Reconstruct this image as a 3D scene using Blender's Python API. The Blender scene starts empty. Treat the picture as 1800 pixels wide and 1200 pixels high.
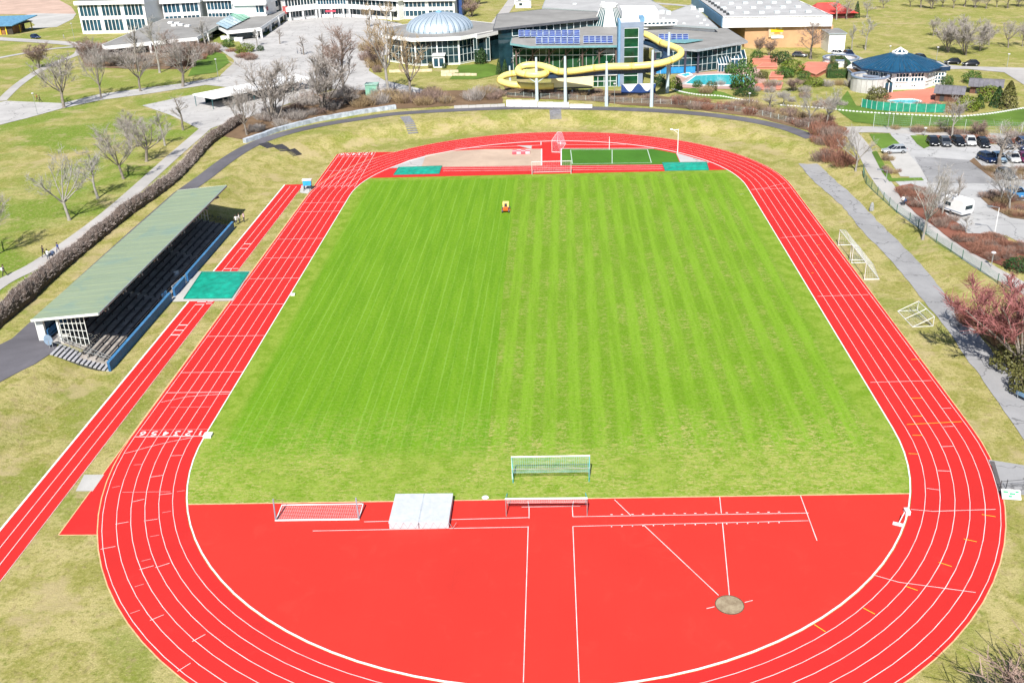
import bpy, bmesh, math, random
from mathutils import Vector, Matrix
from mathutils.geometry import delaunay_2d_cdt
R = math.radians
sc = bpy.context.scene
col = sc.collection
# ------------------------------------------------------------------ camera
CAM = Vector((1.6794, -88.6543, 52.8233))
PIT, YAW, ROL, FPX = 0.4457, -0.0513, -0.0375, 1756.46
_f = Vector((math.sin(YAW)*math.cos(PIT), math.cos(YAW)*math.cos(PIT), -math.sin(PIT)))
_r0 = Vector((math.cos(YAW), -math.sin(YAW), 0)); _u0 = _r0.cross(_f)
RT = math.cos(ROL)*_r0 + math.sin(ROL)*_u0
UP = -math.sin(ROL)*_r0 + math.cos(ROL)*_u0
FW = _f
cd = bpy.data.cameras.new('camera'); cam = bpy.data.objects.new('camera', cd); col.objects.link(cam)
cam.matrix_world = Matrix(((RT.x, UP.x, -FW.x, CAM.x), (RT.y, UP.y, -FW.y, CAM.y), (RT.z, UP.z, -FW.z, CAM.z), (0, 0, 0, 1)))
cd.sensor_width = 36; cd.lens = FPX*36/1800; cd.clip_start = .5; cd.clip_end = 6000
sc.camera = cam
# ------------------------------------------------------------------ light
SUN_EL, SUN_AZ = R(46), R(187)          # compass bearing of the sun, +Y is north
w = bpy.data.worlds.new('World'); sc.world = w; w.use_nodes = True
nt = w.node_tree; bg = nt.nodes['Background']
sky = nt.nodes.new('ShaderNodeTexSky'); sky.sky_type = 'NISHITA'; sky.sun_disc = False
sky.sun_elevation = SUN_EL; sky.sun_rotation = SUN_AZ; sky.altitude = 700
nt.links.new(sky.outputs[0], bg.inputs[0]); bg.inputs[1].default_value = .075
sd = bpy.data.lights.new('sun', 'SUN'); sun = bpy.data.objects.new('sun', sd); col.objects.link(sun)
sd.energy = 5.0; sd.angle = R(.53); sd.color = (1, .955, .89)
_sv = Vector((math.sin(SUN_AZ)*math.cos(SUN_EL), math.cos(SUN_AZ)*math.cos(SUN_EL), math.sin(SUN_EL)))
sun.rotation_euler = _sv.to_track_quat('Z', 'Y').to_euler(); sun.location = (-30, -120, 200)
sc.view_settings.view_transform = 'Standard'; sc.view_settings.look = 'None'
sc.view_settings.exposure = .68; sc.view_settings.gamma = 1; sc.view_settings.use_curve_mapping = False
sc.cycles.max_bounces = 6; sc.cycles.transparent_max_bounces = 12
sc.cycles.use_adaptive_sampling = True; sc.cycles.adaptive_threshold = .02
# ------------------------------------------------------------------ ground shape
RAD, LEN, LW = 35.4, 83.4, 1.236
RO = RAD + 6*LW + .35
def ss(a, b, x):
    t = min(1, max(0, (x-a)/(b-a))); return t*t*(3-2*t)
def Hs(x, y):
    cy = min(max(y, 0), LEN); dx, dy = x, y-cy; L = math.hypot(dx, dy)
    if L < RAD: return 0.
    d = L-RAD; nx = dx/L
    wl = ss(.35, .95, -nx); wr = ss(.35, .95, nx); wf = 1-wl-wr
    d0 = 17*wl+15.6*wr+10.5*wf; d1 = 25*wl+20.5*wr+20*wf
    h = 2.2*wl*ss(-26, -2, y) + 1.3*wr*ss(0, 26, y) + 2.2*wf*(1 if y > 0 else 0)
    return h*ss(d0, d1, d)
XS = [-2500, -1200, -700, -450, -330, -260, -200, -160, -130, -110, -95, -86] + list(range(-80, 81)) + [86, 95, 110, 130, 160, 200, 260, 330, 450, 700, 1200, 2500]
YS = [-900, -400, -220, -150, -110, -80, -60, -48] + list(range(-40, 161)) + [168, 180, 200, 230, 270, 330, 400, 480, 600, 850, 1300, 2500]
import bisect
_hg = {}
def hg(i, j):
    k = (i, j)
    if k not in _hg: _hg[k] = Hs(XS[i], YS[j])
    return _hg[k]
def H(x, y):
    i = min(max(bisect.bisect_right(XS, x)-1, 0), len(XS)-2); j = min(max(bisect.bisect_right(YS, y)-1, 0), len(YS)-2)
    s = (x-XS[i])/(XS[i+1]-XS[i]); t = (y-YS[j])/(YS[j+1]-YS[j])
    a, b, c, d = hg(i, j), hg(i+1, j), hg(i+1, j+1), hg(i, j+1)
    if s >= t: return a + (b-a)*s + (c-b)*t
    return a + (c-d)*s + (d-a)*t
def ray(u, v):
    return (FW + RT*((u-900)/FPX) - UP*((v-600)/FPX))
def P(u, v, z=0.):                 # the point of a line of sight at height z
    d = ray(u, v); t = (z-CAM.z)/d.z; return CAM + d*t
def PY(u, v, y):                   # the point of a line of sight on the vertical plane y
    d = ray(u, v); t = (y-CAM.y)/d.y; return CAM + d*t
def G(u, v):                       # the point of the ground met by a line of sight
    d = ray(u, v); t0 = (3.-CAM.z)/d.z; t1 = (-.2-CAM.z)/d.z; n = 40; a = t0; hi = t1
    for k in range(1, n+1):
        t = t0+(t1-t0)*k/n; p = CAM+d*t
        if p.z <= H(p.x, p.y):
            lo, hi = a, t
            for _ in range(18):
                m = (lo+hi)/2; p = CAM+d*m
                if p.z <= H(p.x, p.y): hi = m
                else: lo = m
            break
        a = t
    return CAM + d*hi
def zat(x, y, v):                  # height that a point over (x, y) needs to be seen at image row v
    lo, hi = -4., 60.
    for _ in range(40):
        m = (lo+hi)/2; d = Vector((x, y, m))-CAM
        if 600-FPX*d.dot(UP)/d.dot(FW) > v: lo = m
        else: hi = m
    return lo
def g3(x, y, dz=0): return Vector((x, y, H(x, y)+dz))
# ------------------------------------------------------------------ materials
MATS = {}
def newmat(name):
    m = bpy.data.materials.new(name); m.use_nodes = True; n = m.node_tree
    return m, n, n.nodes['Principled BSDF']
def N(n, t, **k):
    x = n.nodes.new(t)
    for a, b in k.items():
        if isinstance(a, str) and a.startswith('i_'): x.inputs[int(a[2:])].default_value = b
        else: setattr(x, a, b)
    return x
def math_(n, op, a, b=None, c=None):
    x = n.nodes.new('ShaderNodeMath'); x.operation = op
    for i, v in enumerate((a, b, c)):
        if v is None: continue
        if isinstance(v, (int, float)): x.inputs[i].default_value = v
        else: n.links.new(v, x.inputs[i])
    return x.outputs[0]
def mixc(n, f, a, b, blend='MIX'):
    x = n.nodes.new('ShaderNodeMix'); x.data_type = 'RGBA'; x.blend_type = blend
    for i, v in ((0, f), (6, a), (7, b)):
        if isinstance(v, (int, float)): x.inputs[i].default_value = v
        elif isinstance(v, tuple): x.inputs[i].default_value = (*v[:3], 1)
        else: n.links.new(v, x.inputs[i])
    return x.outputs[2]
def noise(n, vec, scale, detail=3, rough=.55, dist=0):
    x = n.nodes.new('ShaderNodeTexNoise'); x.inputs['Scale'].default_value = scale; x.inputs['Detail'].default_value = detail
    x.inputs['Roughness'].default_value = rough; x.inputs['Distortion'].default_value = dist
    if vec is not None: n.links.new(vec, x.inputs['Vector'])
    return x.outputs[0]
def rng(n, v, a, b, c=0., d=1.):
    x = n.nodes.new('ShaderNodeMapRange'); x.inputs[1].default_value = a; x.inputs[2].default_value = b
    x.inputs[3].default_value = c; x.inputs[4].default_value = d; n.links.new(v, x.inputs[0]); return x.outputs[0]
def M(name, c=(.5, .5, .5), rough=.75, var=.18, scale=1.2, metal=0, spec=.4, bump=0., c2=None):
    if name in MATS: return MATS[name]
    m, n, b = newmat(name)
    tc = n.nodes.new('ShaderNodeTexCoord').outputs['Object']
    f = noise(n, tc, scale, 5, .6)
    dark = c2 if c2 else tuple(x*(1-var*1.6) for x in c)
    lite = c if c2 else tuple(min(1, x*(1+var*.7)) for x in c)
    ff = rng(n, f, .3, .7)
    n.links.new(mixc(n, ff, dark, lite), b.inputs['Base Color'])
    b.inputs['Roughness'].default_value = rough; b.inputs['Metallic'].default_value = metal
    b.inputs['Specular IOR Level'].default_value = spec
    if bump:
        bp = n.nodes.new('ShaderNodeBump'); bp.inputs['Strength'].default_value = bump
        n.links.new(noise(n, tc, scale*6, 4), bp.inputs['Height']); n.links.new(bp.outputs[0], b.inputs['Normal'])
    MATS[name] = m; return m
def pos(n): return n.nodes.new('ShaderNodeNewGeometry').outputs['Position']
# grass of the meadow: straw, olive and green patches at several sizes
def mat_meadow():
    m, n, b = newmat('meadow_grass'); p = pos(n)
    sp = n.nodes.new('ShaderNodeSeparateXYZ'); n.links.new(p, sp.inputs[0])
    big = noise(n, p, .05, 5, .6, .8); mid = noise(n, p, .28, 6, .68, .6); sml = noise(n, p, .9, 5, .7, .3); fine = noise(n, p, 2.6, 5, .75); blade = noise(n, p, 7, 3, .8)
    c = mixc(n, rng(n, mid, .42, .58), (.42, .365, .16), (.265, .255, .07))
    c = mixc(n, rng(n, big, .52, .60, 0, .65), c, (.16, .215, .026))
    lw = math_(n, 'MULTIPLY', rng(n, sp.outputs[0], -66, -74), rng(n, big, .40, .58))
    c = mixc(n, math_(n, 'MULTIPLY', lw, .85), c, (.13, .225, .022))
    fw = math_(n, 'MULTIPLY', rng(n, sp.outputs[1], 140, 175), rng(n, mid, .4, .56, .3, .9))
    c = mixc(n, math_(n, 'MULTIPLY', fw, .6), c, (.245, .26, .065))
    c = mixc(n, rng(n, sml, .55, .64, 0, .55), c, (.29, .225, .12))
    c = mixc(n, rng(n, sml, .43, .35, 0, .6), c, (.145, .19, .022))
    c = mixc(n, rng(n, fine, .53, .64, 0, .55), c, (.47, .41, .19))
    c = mixc(n, rng(n, fine, .46, .36, 0, .6), c, (.10, .115, .018))
    c = mixc(n, rng(n, blade, .44, .58, 0, .3), c, (.15, .14, .03))
    dirt = noise(n, p, .13, 5, .65)
    c = mixc(n, rng(n, dirt, .55, .63, 0, .6), c, (.40, .32, .18))
    n.links.new(c, b.inputs['Base Color']); b.inputs['Roughness'].default_value = .95; b.inputs['Specular IOR Level'].default_value = .1
    bp = n.nodes.new('ShaderNodeBump'); bp.inputs['Strength'].default_value = .7; bp.inputs['Distance'].default_value = .15
    n.links.new(math_(n, 'ADD', fine, math_(n, 'MULTIPLY', blade, .6)), bp.inputs['Height']); n.links.new(bp.outputs[0], b.inputs['Normal'])
    return m
def mat_pitch():
    m, n, b = newmat('pitch_grass'); p = pos(n)
    sp = n.nodes.new('ShaderNodeSeparateXYZ'); n.links.new(p, sp.inputs[0]); X, Y = sp.outputs[0], sp.outputs[1]
    wob = math_(n, 'MULTIPLY', math_(n, 'SUBTRACT', noise(n, p, .05, 2), .5), .35); rag = math_(n, 'MULTIPLY', math_(n, 'SUBTRACT', noise(n, p, 2, 3), .5), .22)
    X0 = math_(n, 'ADD', math_(n, 'ADD', X, wob), math_(n, 'MULTIPLY', Y, -.012)); Xw = math_(n, 'ADD', X0, rag)
    split = math_(n, 'ADD', -5.6, math_(n, 'MULTIPLY', Y, -.004))
    right = math_(n, 'GREATER_THAN', math_(n, 'ADD', X, rag), split)
    stripe = rng(n, math_(n, 'SINE', math_(n, 'MULTIPLY', Xw, 2*math.pi/2.55)), -.55, .35)
    mp = n.nodes.new('ShaderNodeMapping'); mp.inputs['Scale'].default_value = (.9, .05, 1); n.links.new(p, mp.inputs[0])
    streak = noise(n, mp.outputs[0], 1, 5, .65)
    mq = n.nodes.new('ShaderNodeMapping'); mq.inputs['Scale'].default_value = (.55, 1.5, 1); n.links.new(p, mq.inputs[0])
    tuft = noise(n, mq.outputs[0], 1.6, 5, .75); spk = noise(n, mq.outputs[0], 4.5, 4, .8); mid = noise(n, p, .11, 5, .7, .8); fine = noise(n, p, 3, 5, .8)
    cr = mixc(n, math_(n, 'MULTIPLY', stripe, rng(n, streak, .40, .56, .35, 1)), (.108, .222, .005), (.160, .300, .015))
    fr = math_(n, 'FRACT', math_(n, 'DIVIDE', X0, 2.5))
    l1 = math_(n, 'LESS_THAN', math_(n, 'ABSOLUTE', math_(n, 'SUBTRACT', fr, .25)), .036)
    l2 = math_(n, 'LESS_THAN', math_(n, 'ABSOLUTE', math_(n, 'SUBTRACT', fr, .62)), .026)
    ln = math_(n, 'MULTIPLY', math_(n, 'MAXIMUM', l1, l2), rng(n, streak, .42, .58, .25, .8))
    cl = mixc(n, ln, mixc(n, rng(n, streak, .40, .60), (.095, .225, .004), (.126, .264, .008)), (.165, .315, .035))
    c = mixc(n, right, cl, cr)
    hl = math_(n, 'MAXIMUM', rng(n, Y, -2.2, -5.5), math_(n, 'MAXIMUM', rng(n, Y, 91.5, 93), math_(n, 'MAXIMUM', rng(n, X, 32.4, 33.4), rng(n, X, -32.4, -33.4))))
    c = mixc(n, hl, c, mixc(n, rng(n, noise(n, p, .5, 5, .7), .42, .58), (.135, .235, .012), (.205, .29, .035)))
    # worn and straw-coloured tufts, most of them at the near end and in the dark stripes
    near = rng(n, Y, 6, -7, .0, .75); inst = math_(n, 'MULTIPLY', math_(n, 'MULTIPLY', math_(n, 'SUBTRACT', 1.15, stripe), right), math_(n, 'SUBTRACT', 1, hl))
    amt = math_(n, 'ADD', math_(n, 'MULTIPLY', near, rng(n, mid, .42, .56, .35, 1)), math_(n, 'ADD', math_(n, 'MULTIPLY', inst, rng(n, mid, .42, .58, .06, .42)), .07))
    c = mixc(n, math_(n, 'MULTIPLY', amt, rng(n, tuft, .47, .58)), c, (.32, .32, .085))
    c = mixc(n, math_(n, 'MULTIPLY', amt, rng(n, spk, .54, .62)), c, (.46, .39, .19))
    c = mixc(n, rng(n, fine, .46, .36, 0, .6), c, (.07, .14, .006))
    c = mixc(n, rng(n, fine, .55, .64, 0, .35), c, (.26, .37, .08))
    n.links.new(c, b.inputs['Base Color']); b.inputs['Roughness'].default_value = .9; b.inputs['Specular IOR Level'].default_value = .15
    bp = n.nodes.new('ShaderNodeBump'); bp.inputs['Strength'].default_value = .4; bp.inputs['Distance'].default_value = .06
    n.links.new(fine, bp.inputs['Height']); n.links.new(bp.outputs[0], b.inputs['Normal'])
    return m
def mat_tartan(name, c):
    m, n, b = newmat(name); p = pos(n)
    big = noise(n, p, .09, 4, .6); fine = noise(n, p, 9, 4, .8); mid = noise(n, p, .8, 5, .65)
    k = mixc(n, rng(n, big, .35, .7), tuple(x*.93 for x in c), tuple(min(1, x*1.05) for x in c))
    k = mixc(n, rng(n, mid, .55, .75, 0, .16), k, (c[0]*.72, c[1]*.9, c[2]*.9))
    k = mixc(n, rng(n, fine, .35, .7, 0, .16), k, (c[0]*.8, c[1]*.6, c[2]*.6))
    sp = n.nodes.new('ShaderNodeSeparateXYZ'); n.links.new(p, sp.inputs[0])
    if name == 'apron_rubber':
        strip = n.nodes.new('ShaderNodeTexNoise'); strip.noise_dimensions = '1D'; strip.inputs['Scale'].default_value = 1; strip.inputs['Detail'].default_value = 0
        n.links.new(math_(n, 'FLOOR', math_(n, 'DIVIDE', sp.outputs[0], 1.45)), strip.inputs['W']); k = mixc(n, rng(n, strip.outputs[0], .3, .7, 0, .12), k, (c[0]*.82, c[1]*.8, c[2]*.8))
        fr = math_(n, 'FRACT', math_(n, 'DIVIDE', sp.outputs[0], 1.45)); k = mixc(n, math_(n, 'MULTIPLY', math_(n, 'LESS_THAN', fr, .03), .14), k, (c[0]*.6, c[1]*.6, c[2]*.6))
    wear = noise(n, p, .35, 6, .7, .8); k = mixc(n, rng(n, wear, .56, .68, 0, .14), k, (min(1, c[0]*1.1), c[1]*2.2, c[2]*2.2)); k = mixc(n, rng(n, wear, .44, .34, 0, .16), k, (c[0]*.75, c[1]*.8, c[2]*.8))
    n.links.new(k, b.inputs['Base Color']); b.inputs['Roughness'].default_value = .72; b.inputs['Specular IOR Level'].default_value = .25
    bp = n.nodes.new('ShaderNodeBump'); bp.inputs['Strength'].default_value = .25; bp.inputs['Distance'].default_value = .02
    n.links.new(fine, bp.inputs['Height']); n.links.new(bp.outputs[0], b.inputs['Normal'])
    return m
def mat_paved(name, c, crack=True, stain=.35):
    m, n, b = newmat(name); p = pos(n)
    big = noise(n, p, .12, 5, .65, .5); mid = noise(n, p, .9, 5, .7); fine = noise(n, p, 7, 4, .8)
    k = mixc(n, rng(n, big, .35, .7), tuple(x*(1-stain) for x in c), tuple(min(.9, x*1.08) for x in c))
    k = mixc(n, rng(n, mid, .5, .75, 0, .35), k, tuple(x*.72 for x in c))
    k = mixc(n, rng(n, fine, .4, .7, 0, .2), k, tuple(min(.9, x*1.25) for x in c))
    if crack:
        vo = n.nodes.new('ShaderNodeTexVoronoi'); vo.feature = 'DISTANCE_TO_EDGE'; vo.inputs['Scale'].default_value = .16
        wv = n.nodes.new('ShaderNodeVectorMath'); wv.operation = 'ADD'
        nn = n.nodes.new('ShaderNodeTexNoise'); nn.inputs['Scale'].default_value = .6; nn.inputs['Detail'].default_value = 5; n.links.new(p, nn.inputs['Vector'])
        sc_ = n.nodes.new('ShaderNodeVectorMath'); sc_.operation = 'SCALE'; sc_.inputs['Scale'].default_value = 3
        n.links.new(nn.outputs['Color'], sc_.inputs[0]); n.links.new(p, wv.inputs[0]); n.links.new(sc_.outputs[0], wv.inputs[1])
        n.links.new(wv.outputs[0], vo.inputs['Vector'])
        k = mixc(n, rng(n, vo.outputs['Distance'], .016, .0, 0, .8), k, tuple(x*.3 for x in c))
    n.links.new(k, b.inputs['Base Color']); b.inputs['Roughness'].default_value = .9; b.inputs['Specular IOR Level'].default_value = .2
    return m
def mat_water():
    m, n, b = newmat('pool_water'); p = pos(n)
    f = noise(n, p, .9, 4, .6)
    n.links.new(mixc(n, f, (.02, .34, .42), (.07, .55, .58)), b.inputs['Base Color'])
    b.inputs['Roughness'].default_value = .08
    bp = n.nodes.new('ShaderNodeBump'); bp.inputs['Strength'].default_value = .3; bp.inputs['Distance'].default_value = .05
    n.links.new(noise(n, p, 3, 3), bp.inputs['Height']); n.links.new(bp.outputs[0], b.inputs['Normal'])
    return m
def mat_glass(name, c, rough=.05):
    m, n, b = newmat(name)
    tc = n.nodes.new('ShaderNodeTexCoord').outputs['Object']
    n.links.new(mixc(n, rng(n, noise(n, tc, .35, 4), .35, .65), tuple(x*.5 for x in c), tuple(x*1.5 for x in c)), b.inputs['Base Color'])
    b.inputs['Roughness'].default_value = rough; b.inputs['Specular IOR Level'].default_value = .6
    return m
def mat_copper():
    m, n, b = newmat('copper_roof'); p = pos(n)
    mp = n.nodes.new('ShaderNodeMapping'); mp.inputs['Scale'].default_value = (.09, 1.5, 1); n.links.new(p, mp.inputs[0])
    st = noise(n, mp.outputs[0], 1, 5, .7); big = noise(n, p, .13, 4, .6, 1.2)
    k = mixc(n, rng(n, st, .35, .65), (.20, .255, .175), (.245, .30, .20))
    k = mixc(n, rng(n, big, .54, .68, 0, .55), k, (.15, .235, .215))
    k = mixc(n, rng(n, noise(n, p, 1.1, 5, .75), .55, .75, 0, .4), k, (.3, .34, .18))
    n.links.new(k, b.inputs['Base Color']); b.inputs['Roughness'].default_value = .6; b.inputs['Specular IOR Level'].default_value = .3
    return m
MATS['meadow'] = mat_meadow(); MATS['pitch'] = mat_pitch()
MATS['track'] = mat_tartan('track_rubber', (.52, .022, .019)); MATS['dzone'] = mat_tartan('apron_rubber', (.54, .032, .022))
MATS['asphalt'] = mat_paved('asphalt_pale', (.29, .29, .295)); MATS['asphalt2'] = mat_paved('asphalt_dark', (.13, .125, .14), False)
MATS['strip'] = mat_paved('asphalt_cracked', (.30, .30, .305), True, .25)
MATS['concrete'] = mat_paved('concrete_pale', (.44, .43, .41), False, .2); MATS['plaza'] = mat_paved('plaza_paving', (.43, .42, .41), True, .2)
MATS['gravelpath'] = mat_paved('gravel_path', (.40, .385, .37), False, .18); MATS['parking'] = mat_paved('parking_surface', (.40, .40, .40), True, .2)
MATS['sandpit'] = mat_paved('court_sand', (.46, .35, .27), False, .22)
MATS['water'] = mat_water(); MATS['copper'] = mat_copper()
MATS['glass'] = mat_glass('dark_glass', (.012, .035, .045)); MATS['gglass'] = mat_glass('green_glass', (.008, .05, .022)); MATS['bglass'] = mat_glass('blue_glass', (.014, .055, .085), .1)
MATS['cglass'] = mat_glass('car_glass', (.012, .016, .022), .04)
white = M('white_paint', (.80, .80, .79), .5, .06); line = M('line_paint', (.66, .62, .61), .75, .22, .6)
# ------------------------------------------------------------------ building blocks
def tag(o, label=None, cat=None, group=None, kind=None):
    if label: o['label'] = label
    if cat: o['category'] = cat
    if group: o['group'] = group
    if kind: o['kind'] = kind
    return o
def thing(name, loc, label, cat, group=None, rz=0.):
    o = bpy.data.objects.new(name, None); col.objects.link(o); o.location = loc; o.rotation_euler.z = rz; o.empty_display_size = .2
    return tag(o, label, cat, group)
def link(name, me, parent=None, mats=()):
    o = bpy.data.objects.new(name, me); col.objects.link(o)
    if parent: o.parent = parent
    return o
class MB:
    def __init__(s): s.v = []; s.f = []; s.mi = []; s.cur = 0
    def face(s, pts):
        k = len(s.v); s.v += [tuple(p) for p in pts]; s.f.append(tuple(range(k, k+len(pts)))); s.mi.append(s.cur)
    def box(s, c, d, rz=0., rx=0., ry=0.):
        k = len(s.v); rot = Matrix.Rotation(rz, 3, 'Z') @ Matrix.Rotation(ry, 3, 'Y') @ Matrix.Rotation(rx, 3, 'X') if (rz or rx or ry) else None
        for a in (-.5, .5):
            for b in (-.5, .5):
                for e in (-.5, .5):
                    p = Vector((a*d[0], b*d[1], e*d[2]))
                    if rot: p = rot @ p
                    s.v.append((c[0]+p.x, c[1]+p.y, c[2]+p.z))
        for q in ((0, 1, 3, 2), (4, 6, 7, 5), (0, 4, 5, 1), (2, 3, 7, 6), (0, 2, 6, 4), (1, 5, 7, 3)):
            s.f.append(tuple(k+i for i in q)); s.mi.append(s.cur)
        return s
    def bar(s, a, b, w, h=None):          # a straight beam of w by h from a to b
        h = h or w; a, b = Vector(a), Vector(b); d = (b-a); L = d.length
        if L < 1e-6: return s
        d /= L; n = Vector((0, 0, 1)) if abs(d.z) < .95 else Vector((0, 1, 0))
        x = d.cross(n).normalized()*w/2; y = x.cross(d).normalized()*h/2; k = len(s.v)
        for q in (a, b):
            for e in (x+y, x-y, -x-y, -x+y): s.v.append(tuple(q+e))
        for q in ((0, 1, 2, 3), (7, 6, 5, 4), (0, 4, 5, 1), (1, 5, 6, 2), (2, 6, 7, 3), (3, 7, 4, 0)):
            s.f.append(tuple(k+i for i in q)); s.mi.append(s.cur)
        return s
    def tube(s, pts, r, n=8, cap=True):
        pts = [Vector(p) for p in pts]; rs = r if isinstance(r, (list, tuple)) else [r]*len(pts)
        k0 = len(s.v); up = None
        for i, p in enumerate(pts):
            d = (pts[min(i+1, len(pts)-1)]-pts[max(i-1, 0)])
            if d.length < 1e-9: d = Vector((0, 0, 1))
            d.normalize()
            if up is None: up = Vector((0, 0, 1)) if abs(d.z) < .9 else Vector((1, 0, 0))
            x = d.cross(up)
            if x.length < 1e-4: x = d.orthogonal()
            x.normalize(); y = x.cross(d).normalized()
            for j in range(n):
                a = 2*math.pi*j/n; s.v.append(tuple(p + (x*math.cos(a)+y*math.sin(a))*rs[i]))
        for i in range(len(pts)-1):
            for j in range(n):
                a = k0+i*n+j; b = k0+i*n+(j+1) % n; s.f.append((a, b, b+n, a+n)); s.mi.append(s.cur)
        if cap and n > 2:
            s.f.append(tuple(k0+j for j in reversed(range(n)))); s.mi.append(s.cur)
            s.f.append(tuple(k0+(len(pts)-1)*n+j for j in range(n))); s.mi.append(s.cur)
        return s
    def prism(s, poly, z0, z1, ztop=None):      # upright block over a polygon; ztop gives each corner its own top
        n = len(poly); k = len(s.v); A = sum(poly[i][0]*poly[(i+1) % n][1]-poly[(i+1) % n][0]*poly[i][1] for i in range(n))
        if A < 0:
            poly = poly[::-1]; ztop = ztop[::-1] if ztop else None
        zs = ztop or [z1]*n
        for p in poly: s.v.append((p[0], p[1], z0))
        for p, z in zip(poly, zs): s.v.append((p[0], p[1], z))
        s.f.append(tuple(k+i for i in reversed(range(n)))); s.f.append(tuple(k+n+i for i in range(n)))
        for i in range(n): s.f.append((k+i, k+(i+1) % n, k+n+(i+1) % n, k+n+i))
        s.mi += [s.cur]*(n+2); return s
    def slab(s, pts, th):                       # a tilted plate under the given top corners
        n = len(pts); k = len(s.v)
        for p in pts: s.v.append(tuple(p))
        for p in pts: s.v.append((p[0], p[1], p[2]-th))
        s.f.append(tuple(k+i for i in range(n))); s.f.append(tuple(k+n+i for i in reversed(range(n))))
        for i in range(n): s.f.append((k+i, k+n+i, k+n+(i+1) % n, k+(i+1) % n))
        s.mi += [s.cur]*(n+2); return s
    def lathe(s, prof, n=24, c=(0, 0, 0)):
        k = len(s.v)
        for r, z in prof:
            for j in range(n):
                a = 2*math.pi*j/n; s.v.append((c[0]+r*math.cos(a), c[1]+r*math.sin(a), c[2]+z))
        for i in range(len(prof)-1):
            for j in range(n):
                a = k+i*n+j; b = k+i*n+(j+1) % n; s.f.append((a, b, b+n, a+n)); s.mi.append(s.cur)
        return s
    def mesh(s, name, mats, smooth=False, org=(0, 0, 0)):
        me = bpy.data.meshes.new(name); ox, oy, oz = org
        me.from_pydata([(a-ox, b-oy, c-oz) for a, b, c in s.v] if any(org) else s.v, [], s.f)
        for m in (mats if isinstance(mats, (list, tuple)) else [mats]): me.materials.append(m)
        if any(s.mi): me.polygons.foreach_set('material_index', s.mi)
        if smooth: me.polygons.foreach_set('use_smooth', [True]*len(s.f))
        me.update(); return me
    def build(s, name, mats, parent=None, smooth=False, world=False):   # world: the points are world points
        org = tuple(parent.location) if (parent and world) else (0, 0, 0)
        if world and parent and parent.rotation_euler.z:
            iv = Matrix.Rotation(-parent.rotation_euler.z, 3, 'Z')
            s.v = [tuple(iv @ (Vector(p)-Vector(org)) + Vector(org)) for p in s.v]
        return link(name, s.mesh(name, mats, smooth, org), parent)
def copy_tree(o, parent=None):
    c = o.copy(); col.objects.link(c)
    if parent: c.parent = parent
    for ch in o.children: copy_tree(ch, c)
    return c
def pip(x, y, poly):
    r = False; n = len(poly); j = n-1
    for i in range(n):
        xi, yi = poly[i][0], poly[i][1]; xj, yj = poly[j][0], poly[j][1]
        if (yi > y) != (yj > y) and x < (xj-xi)*(y-yi)/(yj-yi)+xi: r = not r
        j = i
    return r
_dc = [0]
def drape(name, poly, m, off=.03, parent=None, label=None, step=1.5, kind=None, jag=0., flat=False):
    """a sheet laid over the ground inside a polygon of ground points"""
    poly = [(p[0], p[1]) for p in poly]; rnd = random.Random(name+str(len(poly)))
    minx = min(p[0] for p in poly); maxx = max(p[0] for p in poly); miny = min(p[1] for p in poly); maxy = max(p[1] for p in poly)
    zs = [H(*p) for p in poly]+[H((minx+maxx)/2, (miny+maxy)/2)]
    sloped = (max(zs)-min(zs) > .004) and not flat
    pts = []
    for i, a in enumerate(poly):
        b = poly[(i+1) % len(poly)]; L = math.hypot(b[0]-a[0], b[1]-a[1]); k = max(1, int(L/(step if sloped or jag else 1e9)))
        for j in range(k):
            t = j/k; q = (a[0]+(b[0]-a[0])*t, a[1]+(b[1]-a[1])*t)
            if jag and L > 0: q = (q[0]+rnd.uniform(-jag, jag), q[1]+rnd.uniform(-jag, jag))
            pts.append(q)
    n = len(pts); V = [Vector(p) for p in pts]
    if sloped:
        x = math.floor(minx)
        while x < maxx:
            y = math.floor(miny)
            while y < maxy:
                if pip(x, y, pts): V.append(Vector((x, y)))
                y += 1.
            x += 1.
    vo, ed, fa, *_ = delaunay_2d_cdt(V, [], [list(range(n))], 1, 1e-5)
    me = bpy.data.meshes.new(name)
    ox, oy, oz = parent.location if parent else (0, 0, 0)
    me.from_pydata([(p.x-ox, p.y-oy, H(p.x, p.y)+off+.0009*(_dc[0] % 40)-oz) for p in vo], [], [f if (vo[f[1]]-vo[f[0]]).cross(vo[f[2]]-vo[f[0]]) > 0 else f[::-1] for f in fa])
    _dc[0] += 1
    me.materials.append(m); o = link(name, me, parent)
    if not parent: tag(o, label, None, None, kind or 'structure')
    elif label: o['label'] = label
    return o
def GP(px): return [G(u, v) for u, v in px]
def ribbon_poly(pts, w):
    L, Rr = [], []
    for i, p in enumerate(pts):
        a = pts[max(i-1, 0)]; b = pts[min(i+1, len(pts)-1)]; d = Vector((b[0]-a[0], b[1]-a[1])).normalized(); n = Vector((-d.y, d.x))*w/2
        L.append((p[0]+n.x, p[1]+n.y)); Rr.append((p[0]-n.x, p[1]-n.y))
    return L+Rr[::-1]
def smooth_pts(px, k=5):
    out = []; n = len(px)
    for i in range(n-1):
        p0, p1, p2, p3 = (Vector(px[max(i-1, 0)]), Vector(px[i]), Vector(px[i+1]), Vector(px[min(i+2, n-1)]))
        for j in range(k):
            t = j/k; out.append(.5*((2*p1)+(p2-p0)*t+(2*p0-5*p1+4*p2-p3)*t*t+(3*p1-p0-3*p2+p3)*t**3))
    out.append(Vector(px[-1])); return out
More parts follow.
